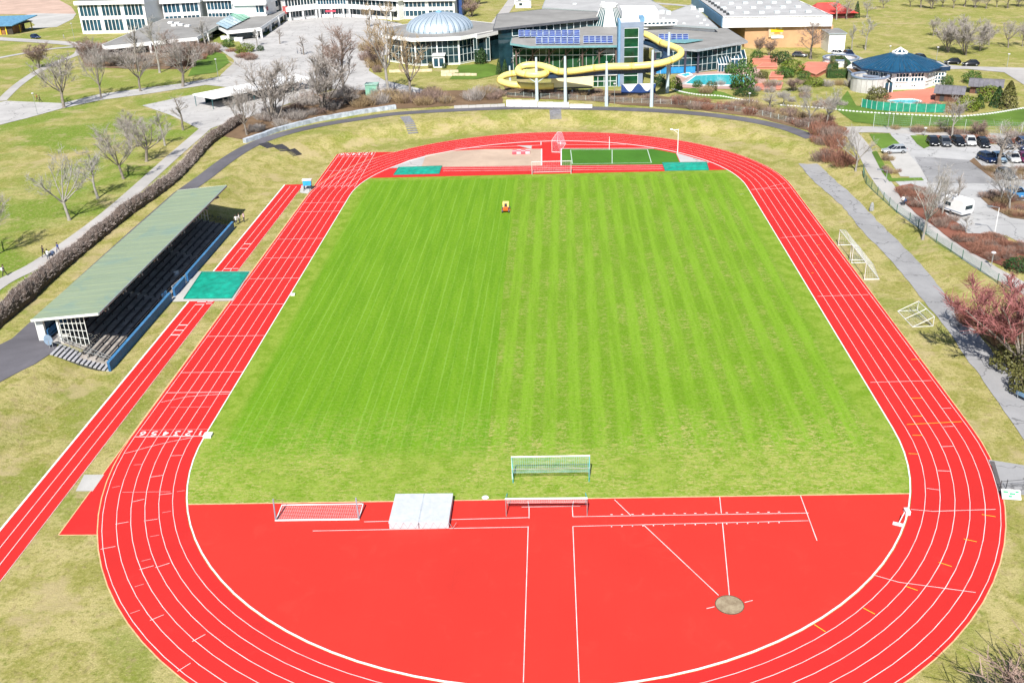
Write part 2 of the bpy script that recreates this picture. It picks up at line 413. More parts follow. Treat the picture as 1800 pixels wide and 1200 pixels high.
# ------------------------------------------------------------------ ground sheet
def ground():
    v = [(x, y, hg(i, j)) for i, x in enumerate(XS) for j, y in enumerate(YS)]; ny = len(YS); f = []
    for i in range(len(XS)-1):
        for j in range(ny-1):
            a, b, c, d = i*ny+j, (i+1)*ny+j, (i+1)*ny+j+1, i*ny+j+1; f += [(a, b, c), (a, c, d)]
    me = bpy.data.meshes.new('meadow_ground'); me.from_pydata(v, [], f); me.materials.append(MATS['meadow'])
    me.polygons.foreach_set('use_smooth', [True]*len(f))
    tag(link('meadow_ground', me), None, None, None, 'structure')
ground()
# ------------------------------------------------------------------ running track
def oval(off, n=48, y0=0., y1=LEN):
    r = RAD+off; p = []
    for k in range(n+1): a = math.pi*k/n; p.append((r*math.cos(a), y1+r*math.sin(a)))
    for k in range(n+1): a = math.pi+math.pi*k/n; p.append((r*math.cos(a), y0+r*math.sin(a)))
    return p
def ringmesh(mb, o1, o2, z):
    A, B = oval(o1), oval(o2); n = len(A)
    for i in range(n): mb.face([(*A[i], z), (*B[i], z), (*B[(i+1) % n], z), (*A[(i+1) % n], z)])
def seg(mb, a, b, w, z):
    a, b = Vector((a[0], a[1])), Vector((b[0], b[1])); d = (b-a).normalized(); n = Vector((-d.y, d.x))*w/2
    mb.face([(*(a+n), z), (*(a-n), z), (*(b-n), z), (*(b+n), z)])
ZT = .02
trk = thing('running_track', (0, 0, 0), None, None); trk['kind'] = 'structure'
mb = MB(); ringmesh(mb, .06, 6*LW+.34, ZT); mb.build('rubber_oval', MATS['track'], trk)
XL = -RAD-6*LW-.45                      # outer edge of the left straight
SX = -RAD-.25
mb = MB()                               # the sprint chute at the far left and the run-off at the near left
mb.face([(XL, LEN-6, ZT-.004), (SX, LEN-6, ZT-.004), (SX, 113.4, ZT-.004), (XL, 113.4, ZT-.004)])
pr = P(703, 267, 0)
mb.face([(SX, 95, ZT-.0045), (pr.x, pr.y, ZT-.0045), (SX, 113.4, ZT-.0045)])
yb = -16.9
mb.face([(XL, yb, ZT-.004), (-math.sqrt(RO*RO-yb*yb)+.5, yb, ZT-.004), (-RO+.5, 0, ZT-.004), (XL, 6, ZT-.004)])
mb.build('rubber_chute', MATS['track'], trk)
LZ = ZT+.005
EDGE = M('edge_sand', (.62, .42, .22), .9, .2)
mb = MB(); ringmesh(mb, 6*LW+.34, 6*LW+.44, ZT-.002); mb.build('outer_edge', EDGE, trk)
for a, b in (((XL-.04, yb-.05), (XL-.04, 113.4)), ((XL, yb-.05), (-math.sqrt(RO*RO-yb*yb)+.3, yb-.05)), ((XL, 113.45), (pr.x, pr.y))):
    mb = MB(); seg(mb, a, b, .11, ZT-.001); mb.build('outer_edge', EDGE, trk)
for k in range(1, 7):
    mb = MB(); ringmesh(mb, k*LW-.028, k*LW+.028, LZ); mb.build('lane_line', line, trk)
for k in range(7):
    mb = MB(); x = -RAD-k*LW
    mb.face([(x-.035, 88.5, LZ+.001), (x+.035, 88.5, LZ+.001), (x+.035, 113.3, LZ+.001), (x-.035, 113.3, LZ+.001)]); mb.build('lane_line', line, trk)
mb = MB()                               # raised inner kerb
A, B = oval(-.12), oval(.0); n_ = len(A)
for i in range(n_):
    j = (i+1) % n_
    mb.face([(*A[i], .07), (*B[i], .07), (*B[j], .07), (*A[j], .07)]); mb.face([(*B[i], .0), (*B[j], .0), (*B[j], .07), (*B[i], .07)]); mb.face([(*A[i], .07), (*A[j], .07), (*A[j], 0), (*A[i], 0)])
mb.build('inner_kerb', white, trk)
xo = -RAD-6*LW
for y in (110, 100, 89.6, 79.6, 74.6, 60.8, 52.4, 44., 34.6, 24.6, 14.6, 9.6, 0.):
    mb = MB(); seg(mb, (-RAD, y), (xo, y), .07 if y else .12, LZ+.002); mb.build('cross_line', line, trk)
YEL = M('yellow_line', (.75, .50, .03), .7, .1)
def marks(lst, m, w=.06):
    for (a, b, c, d) in lst:
        mb = MB(); p, q = P(a, b, 0), P(c, d, 0); seg(mb, p, q, w, LZ+.003); mb.build('stagger_mark', m, trk)
marks([(1372, 418, 1448, 412), (1437, 521, 1527, 518), (1530, 672, 1637, 669), (1601, 895, 1640, 898.5), (1640, 898.5, 1750, 895), (1538, 1011, 1580, 1023), (1580, 1023, 1640, 1031), (1640, 1031, 1715, 1041),
       (1320.5, 333.5, 1345, 331), (1345, 331, 1360, 327), (1360, 327, 1380, 322), (1320.5, 333.5, 1390, 331),
       (1655, 718, 1672, 717), (1658, 750, 1676, 749), (1655, 785, 1676, 784), (1648, 827, 1670, 828), (1629, 858, 1651, 861),
       (177, 965, 203, 960), (203, 921, 226, 917), (232, 882, 254, 877), (253, 915.5, 277, 912), (245, 1001, 270, 994), (273, 997.5, 298, 989.5), (264, 1090, 288, 1080), (338, 1127, 361, 1114.5), (312, 1179.5, 335, 1165),
       (264, 838.5, 287, 835), (279, 869.5, 302, 867), (300, 801, 320, 800), (218, 797, 235, 793), (235, 793, 263, 785), (263, 785, 300, 776), (300, 776, 340, 768.5), (283, 707, 330, 697), (330, 697, 370, 694), (370, 694, 405, 692),
       (1300, 342, 1308, 341)], line)
marks([(1602, 632, 1617, 631.5), (1602, 700, 1621, 699.5), (1604, 731.5, 1622, 731), (1594, 746, 1690, 741), (1604, 765, 1622, 765), (1597, 797, 1615, 798), (1726, 904, 1750, 908), (1694, 947, 1717, 952), (1650, 988, 1673, 995.5), (1592, 1030, 1613, 1037.5), (1517, 1068, 1538, 1079), (1431, 1097, 1451, 1110),
       (1437, 431, 1441, 431), (1434, 447, 1438, 447), (1430, 463, 1434, 463), (1426, 480, 1430, 480)], YEL, .07)
PNK = M('pink_line', (.72, .30, .30), .7, .1)
marks([(297, 689.5, 405, 688), (300, 716, 371, 715), (235, 817, 250, 816), (197, 857, 211, 854), (215, 865, 300, 864), (311, 864, 325, 862), (285, 901, 301, 898), (264, 943, 280, 940), (249, 986, 265, 982), (237, 1031, 253, 1026), (229, 1078, 246, 1072)], PNK)
# lane numbers: flat painted strokes, read from the far side
GLY = {'1': [(.25, .75, .5, 1), (.5, 1, .5, 0)], '2': [(.1, .8, .3, 1), (.3, 1, .7, 1), (.7, 1, .9, .75), (.9, .75, .1, 0), (.1, 0, .9, 0)], '3': [(.1, 1, .9, 1), (.9, 1, .5, .58), (.5, .58, .9, .35), (.9, .35, .75, 0), (.75, 0, .1, .05)],
       '4': [(.7, 0, .7, 1), (.7, 1, .1, .35), (.1, .35, .95, .35)], '5': [(.85, 1, .2, 1), (.2, 1, .15, .55), (.15, .55, .7, .6), (.7, .6, .9, .3), (.9, .3, .65, 0), (.65, 0, .1, .05)], '6': [(.8, 1, .3, .7), (.3, .7, .1, .3), (.1, .3, .4, 0), (.4, 0, .8, .1), (.8, .1, .85, .45), (.85, .45, .5, .6), (.5, .6, .2, .45)]}
def digit(d, cx, y0, w, h, flip, sw):
    mb = MB(); z = LZ+.004
    for a, b, c, e in GLY[d]:
        p, q = [(cx+(t-.5)*w*flip, y0+s_*h*flip) for t, s_ in ((a, b), (c, e))]; seg(mb, p, q, sw, z); z += .0004
    mb.build('lane_number', line, trk)
for k in range(6):
    digit(str(k+1), -RAD-(k+.5)*LW, 1.05, .62, .85, -1, .19)
    digit(str(k+1), -RAD-(k+.5)*LW, 112.9, .7, 1.7, -1, .24)
mb = MB(); seg(mb, (-RAD, 1.4), (xo, 1.4), .05, LZ+.002); mb.build('cross_line', PNK, trk)
# ------------------------------------------------------------------ pitch and the two end zones
def arcpts(cy, sgn, ylim, n=40, r=RAD-.05):
    out = []
    for k in range(n+1):
        a = math.pi*k/n; y = cy+sgn*r*math.sin(a)
        out.append((r*math.cos(a), y))
    return out
yL, yR = -12.35, -11.55                  # near edge of the pitch
yf = lambda x: 94.4+.0*x
xa = math.sqrt((RAD-.05)**2-yL**2); xb = math.sqrt((RAD-.05)**2-yR**2)
aL, aR = math.atan2(yL, -xa), math.atan2(yR, xb)
r_ = RAD-.05; poly = []
for k in range(9): a = aR*(1-k/8); poly.append((r_*math.cos(a), r_*math.sin(a)))
yt = 94.3; at = math.asin((yt-LEN)/r_)
for k in range(9): a = at*k/8; poly.append((r_*math.cos(a), LEN+r_*math.sin(a)))
for k in range(9): a = math.pi-at+at*k/8; poly.append((r_*math.cos(a), LEN+r_*math.sin(a)))
for k in range(9): a = math.pi+(aL+math.pi)*k/8; poly.append((r_*math.cos(a), r_*math.sin(a)))
drape('football_pitch', poly, MATS['pitch'], .022, flat=True)
poly = []
for k in range(49): a = -math.pi-(-aL-math.pi) if 0 else aL+(aR-aL)*k/48; poly.append((r_*math.cos(a), r_*math.sin(a)))
drape('rubber_apron', poly, MATS['dzone'], .024, flat=True)
poly = [(r_*math.cos(at+(math.pi-2*at)*k/40), LEN+r_*math.sin(at+(math.pi-2*at)*k/40)) for k in range(41)]
drape('rubber_apron', poly, MATS['track'], .018, flat=True)
mb = MB(); seg(mb, (-xa, yL), (xb, yR), .16, .034); tag(mb.build('rubber_edging', EDGE), None, None, None, 'structure')
apr = thing('apron_markings', (0, 0, 0), None, None); apr['kind'] = 'structure'
def apl(lst, w=.07, m=line, z=.031):
    for i, (a, b, c, d) in enumerate(lst):
        mb = MB(); seg(mb, P(a, b, 0), P(c, d, 0), w, z+.0006*(i % 6)); mb.build('painted_line', m, apr)
apl([(928.5, 925, 920, 1199), (1007, 925, 1018, 1199), (550, 933, 929, 926), (640, 917, 930, 909.5), (930, 911, 930, 893), (930, 893, 928, 881), (1007, 908, 1421, 901.5), (1007, 925, 1421, 915), (1007, 908, 1006, 892), (1006, 892, 1008, 881), (917, 891, 1020, 889.5),
     (1407, 871, 1436, 950), (1080, 878, 1110, 907), (1265, 873.5, 1268, 902), (1132, 923, 1263, 1046), (1270, 919, 1282, 1046), (1242, 1069.5, 1256, 1066), (1309, 1058.5, 1323, 1055)])
for k in range(17):
    u = 1075+18.4*k; v1 = 908-(u-1007)*.0157; v2 = 925-(u-1007)*.0242
    apl([(u-2, v1-2.6, u+2, v1-2.6), (u, v2, u, v2+3)], .1)
# ------------------------------------------------------------------ long jump runway on the left
rw = thing('jump_runway', (0, 0, 0), None, None); rw['kind'] = 'structure'
x0, x1 = -48.95, -45.35
for ya, yb in ((-60, 36.3), (47.2, 91.2)):
    mb = MB(); mb.face([(x0, ya, .02), (x1, ya, .02), (x1, yb, .02), (x0, yb, .02)]); mb.build('runway_rubber', MATS['track'], rw)
    mb = MB()
    mb.face([(x0-.22, ya, .024), (x0, ya, .024), (x0, yb, .024), (x0-.22, yb, .024)]); mb.build('runway_edge_kerb', white, rw)
    for x, wd in ((x0+1.2, .07), (x0+2.4, .07), (x1-.04, .05)):
        mb = MB(); seg(mb, (x, ya), (x, yb-1.2), wd, .026); mb.build('runway_line', line, rw)
for y in (34.9, 35.8, 28.2, 26.6, 25.2, 56.8, 58.9, 48.2):
    mb = MB(); seg(mb, (x0+1.2, y), (x0+2.4, y), .24, .029); mb.build('take_off_board', line, rw)
for y in (35.2, 35.9, 48.2):
    mb = MB(); seg(mb, (x0+2.6, y), (x1-.2, y), .2, .029); mb.build('take_off_board', line, rw)
# ------------------------------------------------------------------ paths, yards and beds
def path(name, px, wd, m, off=.05, k=5, **kw): return drape(name, ribbon_poly([(p.x, p.y) for p in (G(*q) for q in smooth_pts(px, k))], wd), m, off, **kw)
def area(name, px, m, off=.05, **kw): return drape(name, GP(px), m, off, **kw)
area('asphalt_yard', [(-60, 700), (-60, 610), (0, 606), (58, 578), (103, 590), (99, 616), (62, 640), (28, 657), (0, 672)], MATS['asphalt2'], .06)
drape('asphalt_path', ribbon_poly([(-63.8, 20), (-64.2, 40), (-64.4, 60), (-64.4, 80)]+[(G(*q).x, G(*q).y) for q in smooth_pts([(362, 310), (400, 281), (440, 257), (490, 238), (560, 221), (640, 208), (700, 200), (800, 194), (900, 190), (980, 190), (1090, 192), (1200, 198), (1300, 209), (1380, 225), (1428, 243)], 4)], 3.2), MATS['asphalt2'], .06)
area('asphalt_strip', [(1403, 288), (1437, 288), (1462, 312), (1500, 345), (1553, 400), (1604, 449), (1639, 491), (1688, 545), (1730, 600), (1775, 652), (1800, 676), (1850, 725), (1850, 860), (1800, 771), (1756, 708), (1705, 638), (1674, 591), (1625, 530), (1565, 458), (1510, 400), (1480, 362), (1433, 322)], MATS['strip'], .06, jag=.12)
area('asphalt_path', [(1737, 808), (1800, 818), (1850, 825), (1850, 875), (1766, 867), (1752, 842)], MATS['strip'], .05)
path('footpath', [(-60, 545), (0, 499), (62, 467), (125, 425), (200, 368), (300, 279), (345, 240), (372, 216)], 2.7, MATS['gravelpath'])
path('footpath', [(1490, 228), (1515, 258), (1535, 295), (1550, 318), (1583, 361), (1620, 393), (1650, 413), (1690, 440), (1730, 469), (1770, 491), (1850, 535)], 2.9, MATS['gravelpath'])
path('access_road', [(1484, 229), (1530, 228), (1600, 231), (1700, 237), (1860, 247)], 5, MATS['gravelpath'], .055)
area('car_park', [(1563, 231), (1604, 236), (1650, 250), (1900, 262), (1900, 440), (1800, 430), (1768, 414), (1690, 411), (1655, 392), (1620, 360), (1585, 330), (1572, 318), (1600, 318), (1590, 285)], MATS['parking'], .045)
area('parking_bay', [(1556, 271), (1593, 266), (1632, 311), (1583, 311)], MATS['concrete'], .062)
area('driveway', [(1607, 276), (1708, 282), (1750, 323), (1633, 323)], MATS['asphalt'], .062)
area('concrete_plate', [(148, 834), (183, 834), (163, 863), (133, 863)], MATS['concrete'], .012)
area('concrete_plate', [(530, 326), (552, 330), (541, 341), (527, 339)], MATS['concrete'], .03)
area('pit_paving', [(293, 531), (337, 477), (441, 477), (409, 529), (333, 530)], MATS['concrete'], .034)
# upper left
area('school_yard', [(0, 180), (12, 178), (110, 182), (175, 166), (250, 156), (322, 147), (400, 133), (425, 112), (432, 95), (420, 72), (470, 62), (500, 38), (560, 30), (640, 30), (705, 42), (745, 66), (715, 85), (655, 105), (648, 125), (676, 142), (745, 158), (760, 166), (690, 160), (600, 158), (505, 152), (430, 157), (362, 150), (250, 167), (180, 176), (110, 191), (45, 209), (0, 220), (-40, 230), (-40, 178)], MATS['plaza'], .06)
path('footpath', [(2, 178), (20, 160), (38, 145), (70, 124), (105, 108), (135, 96), (142, 84)], 2.6, MATS['gravelpath'], .05)
path('footpath', [(-30, 108), (0, 102), (50, 93), (95, 86), (140, 83), (175, 86)], 2.8, MATS['gravelpath'], .07)
path('access_road', [(-30, 66), (0, 69), (50, 72), (110, 76), (150, 80), (185, 78)], 5.5, MATS['gravelpath'], .08)
path('footpath', [(372, 76), (392, 86), (410, 98), (421, 108), (408, 122), (396, 134)], 3, MATS['gravelpath'], .09)
area('concrete_yard', [(40, 28), (62, 45), (45, 52), (100, 48), (128, 34), (134, 25), (60, 24)], MATS['concrete'], .05)
area('canopy_yard', [(250, 186), (338, 167), (450, 150), (560, 140), (604, 150), (520, 178), (450, 204), (400, 216), (358, 231), (300, 203)], MATS['plaza'], .05)
EARTH = mat_paved('bare_earth', (.50, .36, .29), False, .25); MULCH = mat_paved('bark_mulch', (.21, .085, .058), False, .4); BROWN = mat_paved('leaf_litter', (.19, .125, .075), False, .45)
area('bare_earth', [(-20, 26), (-20, -6), (92, -6), (125, 12), (134, 25), (100, 28), (40, 26)], EARTH, .03)
LAWN = mat_paved('garden_lawn', (.115, .20, .03), False, .4)
area('planting_bed', [(365, 236), (440, 205), (520, 180), (600, 156), (680, 150), (765, 160), (880, 158), (885, 182), (790, 187), (700, 192), (640, 198), (560, 210), (480, 228), (435, 247)], BROWN, .05, jag=.2)
area('planting_bed', [(885, 150), (990, 158), (1090, 160), (1180, 172), (1290, 186), (1420, 205), (1490, 225), (1484, 236), (1420, 230), (1330, 206), (1210, 192), (1100, 185), (1040, 178), (890, 172)], BROWN, .05, jag=.2)
area('planting_bed', [(135, 86), (190, 82), (320, 84), (350, 72), (388, 88), (396, 104), (330, 122), (230, 122), (150, 118)], BROWN, .04, jag=.2)
area('garden_lawn', [(345, 98), (372, 90), (395, 96), (404, 110), (380, 128), (330, 135), (340, 115)], LAWN, .055)
area('garden_lawn', [(806, 116), (858, 112), (880, 118), (885, 130), (838, 140), (790, 140), (800, 128)], LAWN, .06)
area('garden_lawn', [(1180, 160), (1230, 155), (1272, 163), (1300, 175), (1245, 175), (1205, 170)], LAWN, .056)
area('garden_lawn', [(1490, 160), (1505, 186), (1580, 200), (1680, 206), (1780, 192), (1860, 180), (1860, 222), (1700, 222), (1560, 222), (1500, 215), (1465, 190)], LAWN, .04)
area('planting_bed', [(1640, 238), (1700, 243), (1860, 246), (1860, 256), (1720, 253), (1650, 251)], MULCH, .075)
area('garden_lawn', [(1600, 239), (1630, 239), (1648, 252), (1624, 262), (1612, 254)], LAWN, .065)
area('garden_lawn', [(1528, 236), (1562, 235), (1582, 254), (1552, 264), (1537, 252)], LAWN, .065)
area('garden_lawn', [(1532, 268), (1541, 266), (1568, 314), (1620, 313), (1624, 318), (1563, 320), (1550, 303)], LAWN, .066)
area('planting_bed', [(1704, 284), (1712, 278), (1726, 292), (1770, 295), (1900, 298), (1900, 318), (1760, 316), (1752, 321)], BROWN, .068)
area('planting_bed', [(1725, 349), (1738, 339), (1768, 339), (1778, 353), (1900, 358), (1900, 400), (1776, 383), (1746, 369)], BROWN, .068, jag=.1)
area('planting_bed', [(1572, 330), (1600, 324), (1622, 330), (1640, 352), (1672, 386), (1688, 395), (1700, 411), (1760, 413), (1778, 429), (1860, 436), (1860, 490), (1800, 480), (1770, 472), (1726, 455), (1690, 435), (1650, 405), (1615, 380), (1590, 358)], MULCH, .07, jag=.1)
area('planting_bed', [(1700, 556), (1745, 560), (1800, 588), (1850, 610), (1850, 690), (1795, 660), (1760, 625), (1730, 598)], BROWN, .05, jag=.2)
area('access_road', [(1478, 96), (1510, 100), (1545, 116), (1640, 112), (1690, 117), (1800, 120), (1900, 125), (1900, 175), (1800, 150), (1765, 128), (1700, 122), (1560, 124), (1480, 112)], MATS['gravelpath'], .05)
path('footpath', [(860, 62), (870, 45), (888, 20), (905, -5), (915, -20)], 4, MATS['gravelpath'], .05)
path('footpath', [(1120, 4), (1200, 10), (1235, 14)], 3.5, MATS['gravelpath'], .05)
# far end zone: sand court, small green court, jump runway
area('sand_court', [(741, 294), (748, 273), (790, 266), (852, 262.5), (951, 262), (952, 291.5)], MATS['sandpit'], .03, flat=True)
area('concrete_slab', [(686, 296), (718, 282), (748, 274), (741, 294)], MATS['plaza'], .032, flat=True)
CTURF = mat_paved('artificial_turf', (.055, .17, .016), False, .2)
area('artificial_turf', [(987, 262), (1147, 262), (1188, 270), (1196, 289), (987, 291)], CTURF, .03, flat=True)
area('concrete_slab', [(1188.5, 269), (1247, 286), (1240, 287), (1197, 288.5)], MATS['plaza'], .032, flat=True)
apl([(1002, 264, 1138, 263), (1138, 263, 1145, 286.5), (1145, 286.5, 1006, 288.5), (1006, 288.5, 1003, 264), (1076, 264, 1076, 288)], .16, M('faded_line', (.45, .55, .45), .8), .036)
apl([(777, 294.5, 1165, 290.5), (778, 297.5, 1165, 294), (779, 301, 1165, 297.5)], .14, line, .033)
apl([(800, 261.5, 951, 255.5), (951, 255.5, 951, 249.5), (985, 249.5, 985, 254.5), (985, 254.5, 1100, 255)], .16, line, .033)
apl([(952, 262, 952, 291), (986.5, 261.5, 986.5, 291), (986.5, 261.5, 1150, 261)], .22, white, .037)
area('concrete_plate', [(908, 256), (935, 256), (934, 262), (928, 261)], MATS['concrete'], .036, flat=True)
# ------------------------------------------------------------------ grandstand
BLUE = M('blue_wall_paint', (.02, .11, .27), .6, .15, .8); DWOOD = M('seat_wood', (.05, .045, .045), .7, .25, 3); STEP = M('step_concrete', (.42, .40, .38), .85, .12, 1.5)
STEEL = M('galvanised_steel', (.45, .47, .48), .45, .12, 4, .6); DARK = M('dark_metal', (.045, .05, .055), .5, .2); CREAM = M('cream_trim', (.72, .74, .70), .55, .06)
gs = thing('grandstand', (-56.5, 45, 0), 'long covered grandstand with green copper mono-pitch roof beside the running track', 'grandstand')
RY0, RY1 = 18.7, 71.0
mb = MB(); zf, zb = 6.05, 5.35; xf, xb_ = -53.2, -61.6
npan = 26
for i in range(npan):                     # the roof is laid in sheets with a raised seam between them
    a = RY0+(RY1-RY0)*i/npan; b = RY0+(RY1-RY0)*(i+1)/npan
    mb = MB(); mb.slab([(xf, a+.03, zf), (xf, b-.03, zf), (xb_, b-.03, zb), (xb_, a+.03, zb)], .08); mb.build('roof_sheet', MATS['copper'], gs, world=True)
mb = MB()
for i in range(npan+1):
    a = RY0+(RY1-RY0)*i/npan; mb.bar((xf, a, zf), (xb_, a, zb), .07, .1)
mb.build('roof_seams', MATS['copper'], gs, world=True)
mb = MB(); mb.slab([(xf-.05, RY0+.1, zf-.09), (xf-.05, RY1-.1, zf-.09), (xb_+.05, RY1-.1, zb-.09), (xb_+.05, RY0+.1, zb-.09)], .22); mb.build('roof_deck', DARK, gs, world=True)
for yy in (RY0-.06, RY1+.06): mb = MB(); mb.bar((xf, yy, zf-.1), (xb_-.02, yy, zb-.1), .1, .3); mb.build('roof_fascia', CREAM, gs, world=True)
mb = MB(); mb.bar((xf+.05, RY0, zf-.12), (xf+.05, RY1, zf-.12), .12, .26); mb.build('roof_gutter', M('weathered_gutter', (.25, .30, .32), .5), gs, world=True)
YA, YB = 19.6, 66.5
for k in range(9):
    y = 21+k*5.6; mb = MB(); mb.bar((xb_+.6, y, zb-.42), (xf+.3, y, zf-.42), .16, .3); mb.build('roof_beam', DARK, gs, world=True)
    mb = MB(); mb.lathe([(.0, 0), (.12, 0), (.13, .1), (0, .12)], 8, (xf-.25, y, zf-.75)); mb.bar((xf-.25, y, zf-.62), (xf-.25, y, zf-.3), .05); mb.build('floodlight', STEEL, gs, world=True)
mb = MB(); mb.prism([(-61.0, YA), (-60.75, YA), (-60.75, YB), (-61.0, YB)], 1.9, 5.2); mb.build('back_wall', M('back_boarding', (.05, .10, .17), .7, .2), gs, world=True)
mb = MB(); mb.box((-61.15, 19.55, 3.6), (.95, .4, 3.2)); mb.build('pillar', CREAM, gs, world=True)
mb = MB(); mb.bar((-58.75, 19.2, 2.2), (-58.75, 19.2, 5.35), .22); mb.build('pillar', CREAM, gs, world=True)
mb = MB(); mb.bar((-60.5, 19.6, 3.2), (-60.5, 27, 3.2), .12, .7); mb.bar((-60.5, 19.6, 2.6), (-60.5, 27, 2.6), .12, .2); mb.build('blue_rail_board', BLUE, gs, world=True)
mb = MB(); mb.prism([(-60.9, 19.0), (-58.4, 19.0), (-58.4, YB), (-60.9, YB)], 1.2, 2.22); mb.build('upper_gangway', STEP, gs, world=True)
NT = 7
for i in range(NT):                       # seven terraces that step down towards the track, each with its bench
    xa_, xb2 = -58.4+i*.93, -58.4+(i+1)*.93; z = 2.02-i*.24; y0 = 16.6 if i > 2 else 19.0
    mb = MB(); mb.prism([(xa_, y0), (xb2, y0), (xb2, YB), (xa_, YB)], .0, z); mb.build('terrace', M('terrace_stone', (.33, .30, .27), .9, .3, 1), gs, world=True)
    for a, b in ((y0+.3, 34.6), (35.6, 50.6), (51.6, YB-.4)):
        mb = MB(); mb.box((xa_+.24, (a+b)/2, z+.38), (.3, b-a, .05))
        for q in range(int((b-a)//3)+1): mb.box((xa_+.24, a+.3+q*(b-a-.6)/max(1, (b-a)//3), z+.18), (.1, .08, .36))
        mb.build('bench', DWOOD, gs, world=True)
FX = -51.62
for a, b in ((15.2, 36.5), (37.9, 42.3), (43.4, 66.6)):
    mb = MB(); mb.box((FX, (a+b)/2, .55), (.3, b-a, 1.24)); mb.build('front_wall', BLUE, gs, world=True)
    mb = MB(); mb.box((FX, (a+b)/2, 1.2), (.38, b-a, .07)); mb.build('wall_coping', M('blue_coping', (.06, .20, .40), .5), gs, world=True)
def gable(y):
    fr = MB(); xs = [-58.6+.52*k for k in range(7)]
    base = lambda x: 2.1-max(0, (x+58.4))*.258
    top = lambda x: 5.22+(x+61.6)/8.4*.7-.2
    for x in xs: fr.bar((x, y, base(x)), (x, y, top(x)), .07)
    for k in range(5):
        t = k/4; fr.bar((xs[0], y, base(xs[0])*(1-t)+top(xs[0])*t), (xs[-1], y, base(xs[-1])*(1-t)+top(xs[-1])*t), .055)
    fr.build('gable_frame', CREAM, gs, world=True)
    for i in range(6):
        for k in range(4):
            q = []
            for x, t in ((xs[i]+.05, k/4+.02), (xs[i+1]-.05, k/4+.02), (xs[i+1]-.05, k/4+.23), (xs[i]+.05, k/4+.23)): q.append((x, y+.02, base(x)*(1-t)+top(x)*t))
            p = MB(); p.face(q); p.build('gable_pane', CLEAR, gs, world=True)
m_, n_t, b_ = newmat('clear_glazing'); b_.inputs['Base Color'].default_value = (.75, .85, .8, 1); b_.inputs['Transmission Weight'].default_value = 1; b_.inputs['Roughness'].default_value = .02; b_.inputs['IOR'].default_value = 1.05
CLEAR = m_
gable(19.35); gable(66.3)
st0 = P(97, 621, 2.2); stx0, stx1 = -58.9, -51.75
for i in range(14):
    xa_ = stx0+(stx1-stx0)*i/14; xb2 = stx0+(stx1-stx0)*(i+1)/14; z = 2.2-(i+1)*2.2/14+.06
    mb = MB(); mb.prism([(xa_+.02, 15.9-i*.05), (xb2, 15.85-i*.05), (xb2, 18.5-i*.13), (xa_+.02, 18.6-i*.13)], -.1, z-.12); mb.build('step', DARK, gs, world=True)  # dark step body puts the riser shade between the treads into the colour
    mb = MB(); mb.prism([(xa_+.16, 15.85-i*.05), (xb2+.03, 15.8-i*.05), (xb2+.03, 18.55-i*.13), (xa_+.16, 18.65-i*.13)], z-.12, z); mb.build('tread', M('tread_grey', (.36, .36, .38), .8, .1), gs, world=True)
for yy in (17.2, 18.72, 15.75):
    mb = MB()
    for h_ in ((.9, .5) if yy > 18 else (.9,)): mb.bar((stx0, yy+(0 if yy < 18 else .1), 2.2+h_), (stx1, yy-.7-(1.1 if yy > 18 else 0), .1+h_), .05)
    for k in range(6):
        t = k/5; x = stx0+(stx1-stx0)*t; y = yy-.7*t-(1.1*t if yy > 18 else 0); mb.bar((x, y, 2.2-2.1*t), (x, y, 3.1-2.1*t), .05)
    if yy != 15.75: mb.build('handrail', STEEL, gs, world=True)
# round sign that leans beside the stair
p = G(88, 612); t = thing('round_sign', p, 'round grey-blue sign leaning beside the top of the grandstand stair', 'sign')
mb = MB(); mb.bar((0, 0, 0), (0, 0, 1.0), .07); mb.build('post', STEEL, t)
mb = MB(); k = [(.55*math.cos(a*math.pi/8), .0, 1.1+.7*math.sin(a*math.pi/8)) for a in range(16)]
mb.face(k); mb.face([(x, .06, z) for x, y, z in reversed(k)])
for i in range(16): a, b = k[i], k[(i+1) % 16]; mb.face([a, (a[0], .06, a[2]), (b[0], .06, b[2]), b])
mb.build('panel', M('sign_greyblue', (.22, .30, .40), .4), t)
# ------------------------------------------------------------------ sports things
TARP = M('green_tarpaulin', (.008, .32, .22), .45, .25, .9, 0, .5, .5)
FOAM = M('pale_foam_cover', (.50, .53, .56), .5, .08, 2, bump=.1); TEAL = M('teal_bar', (.06, .40, .42), .5); NETW = M('net_cord', (.62, .66, .66), .8, .05); NETT = M('net_cord_teal', (.22, .42, .42), .8, .05); NETP = M('net_cord_pink', (.80, .50, .58), .8, .05)
def net(mb, a, b, c, d, nu, nv, r=.012, sag=0.):
    r *= .62
    a, b, c, d = map(Vector, (a, b, c, d))
    def f(s, t):
        p = (a*(1-s)+b*s)*(1-t)+(d*(1-s)+c*s)*t; p.z -= sag*4*t*(1-t)*(.6+.4*math.sin(s*17)); return p
    for i in range(nu+1): mb.tube([f(i/nu, j/4) for j in range(5)], r, 3, False)
    for j in range(nv+1): mb.tube([f(i/8, j/nv) for i in range(9)], r, 3, False)
OFFW = M('worn_white', (.62, .62, .60), .6, .12, 2)
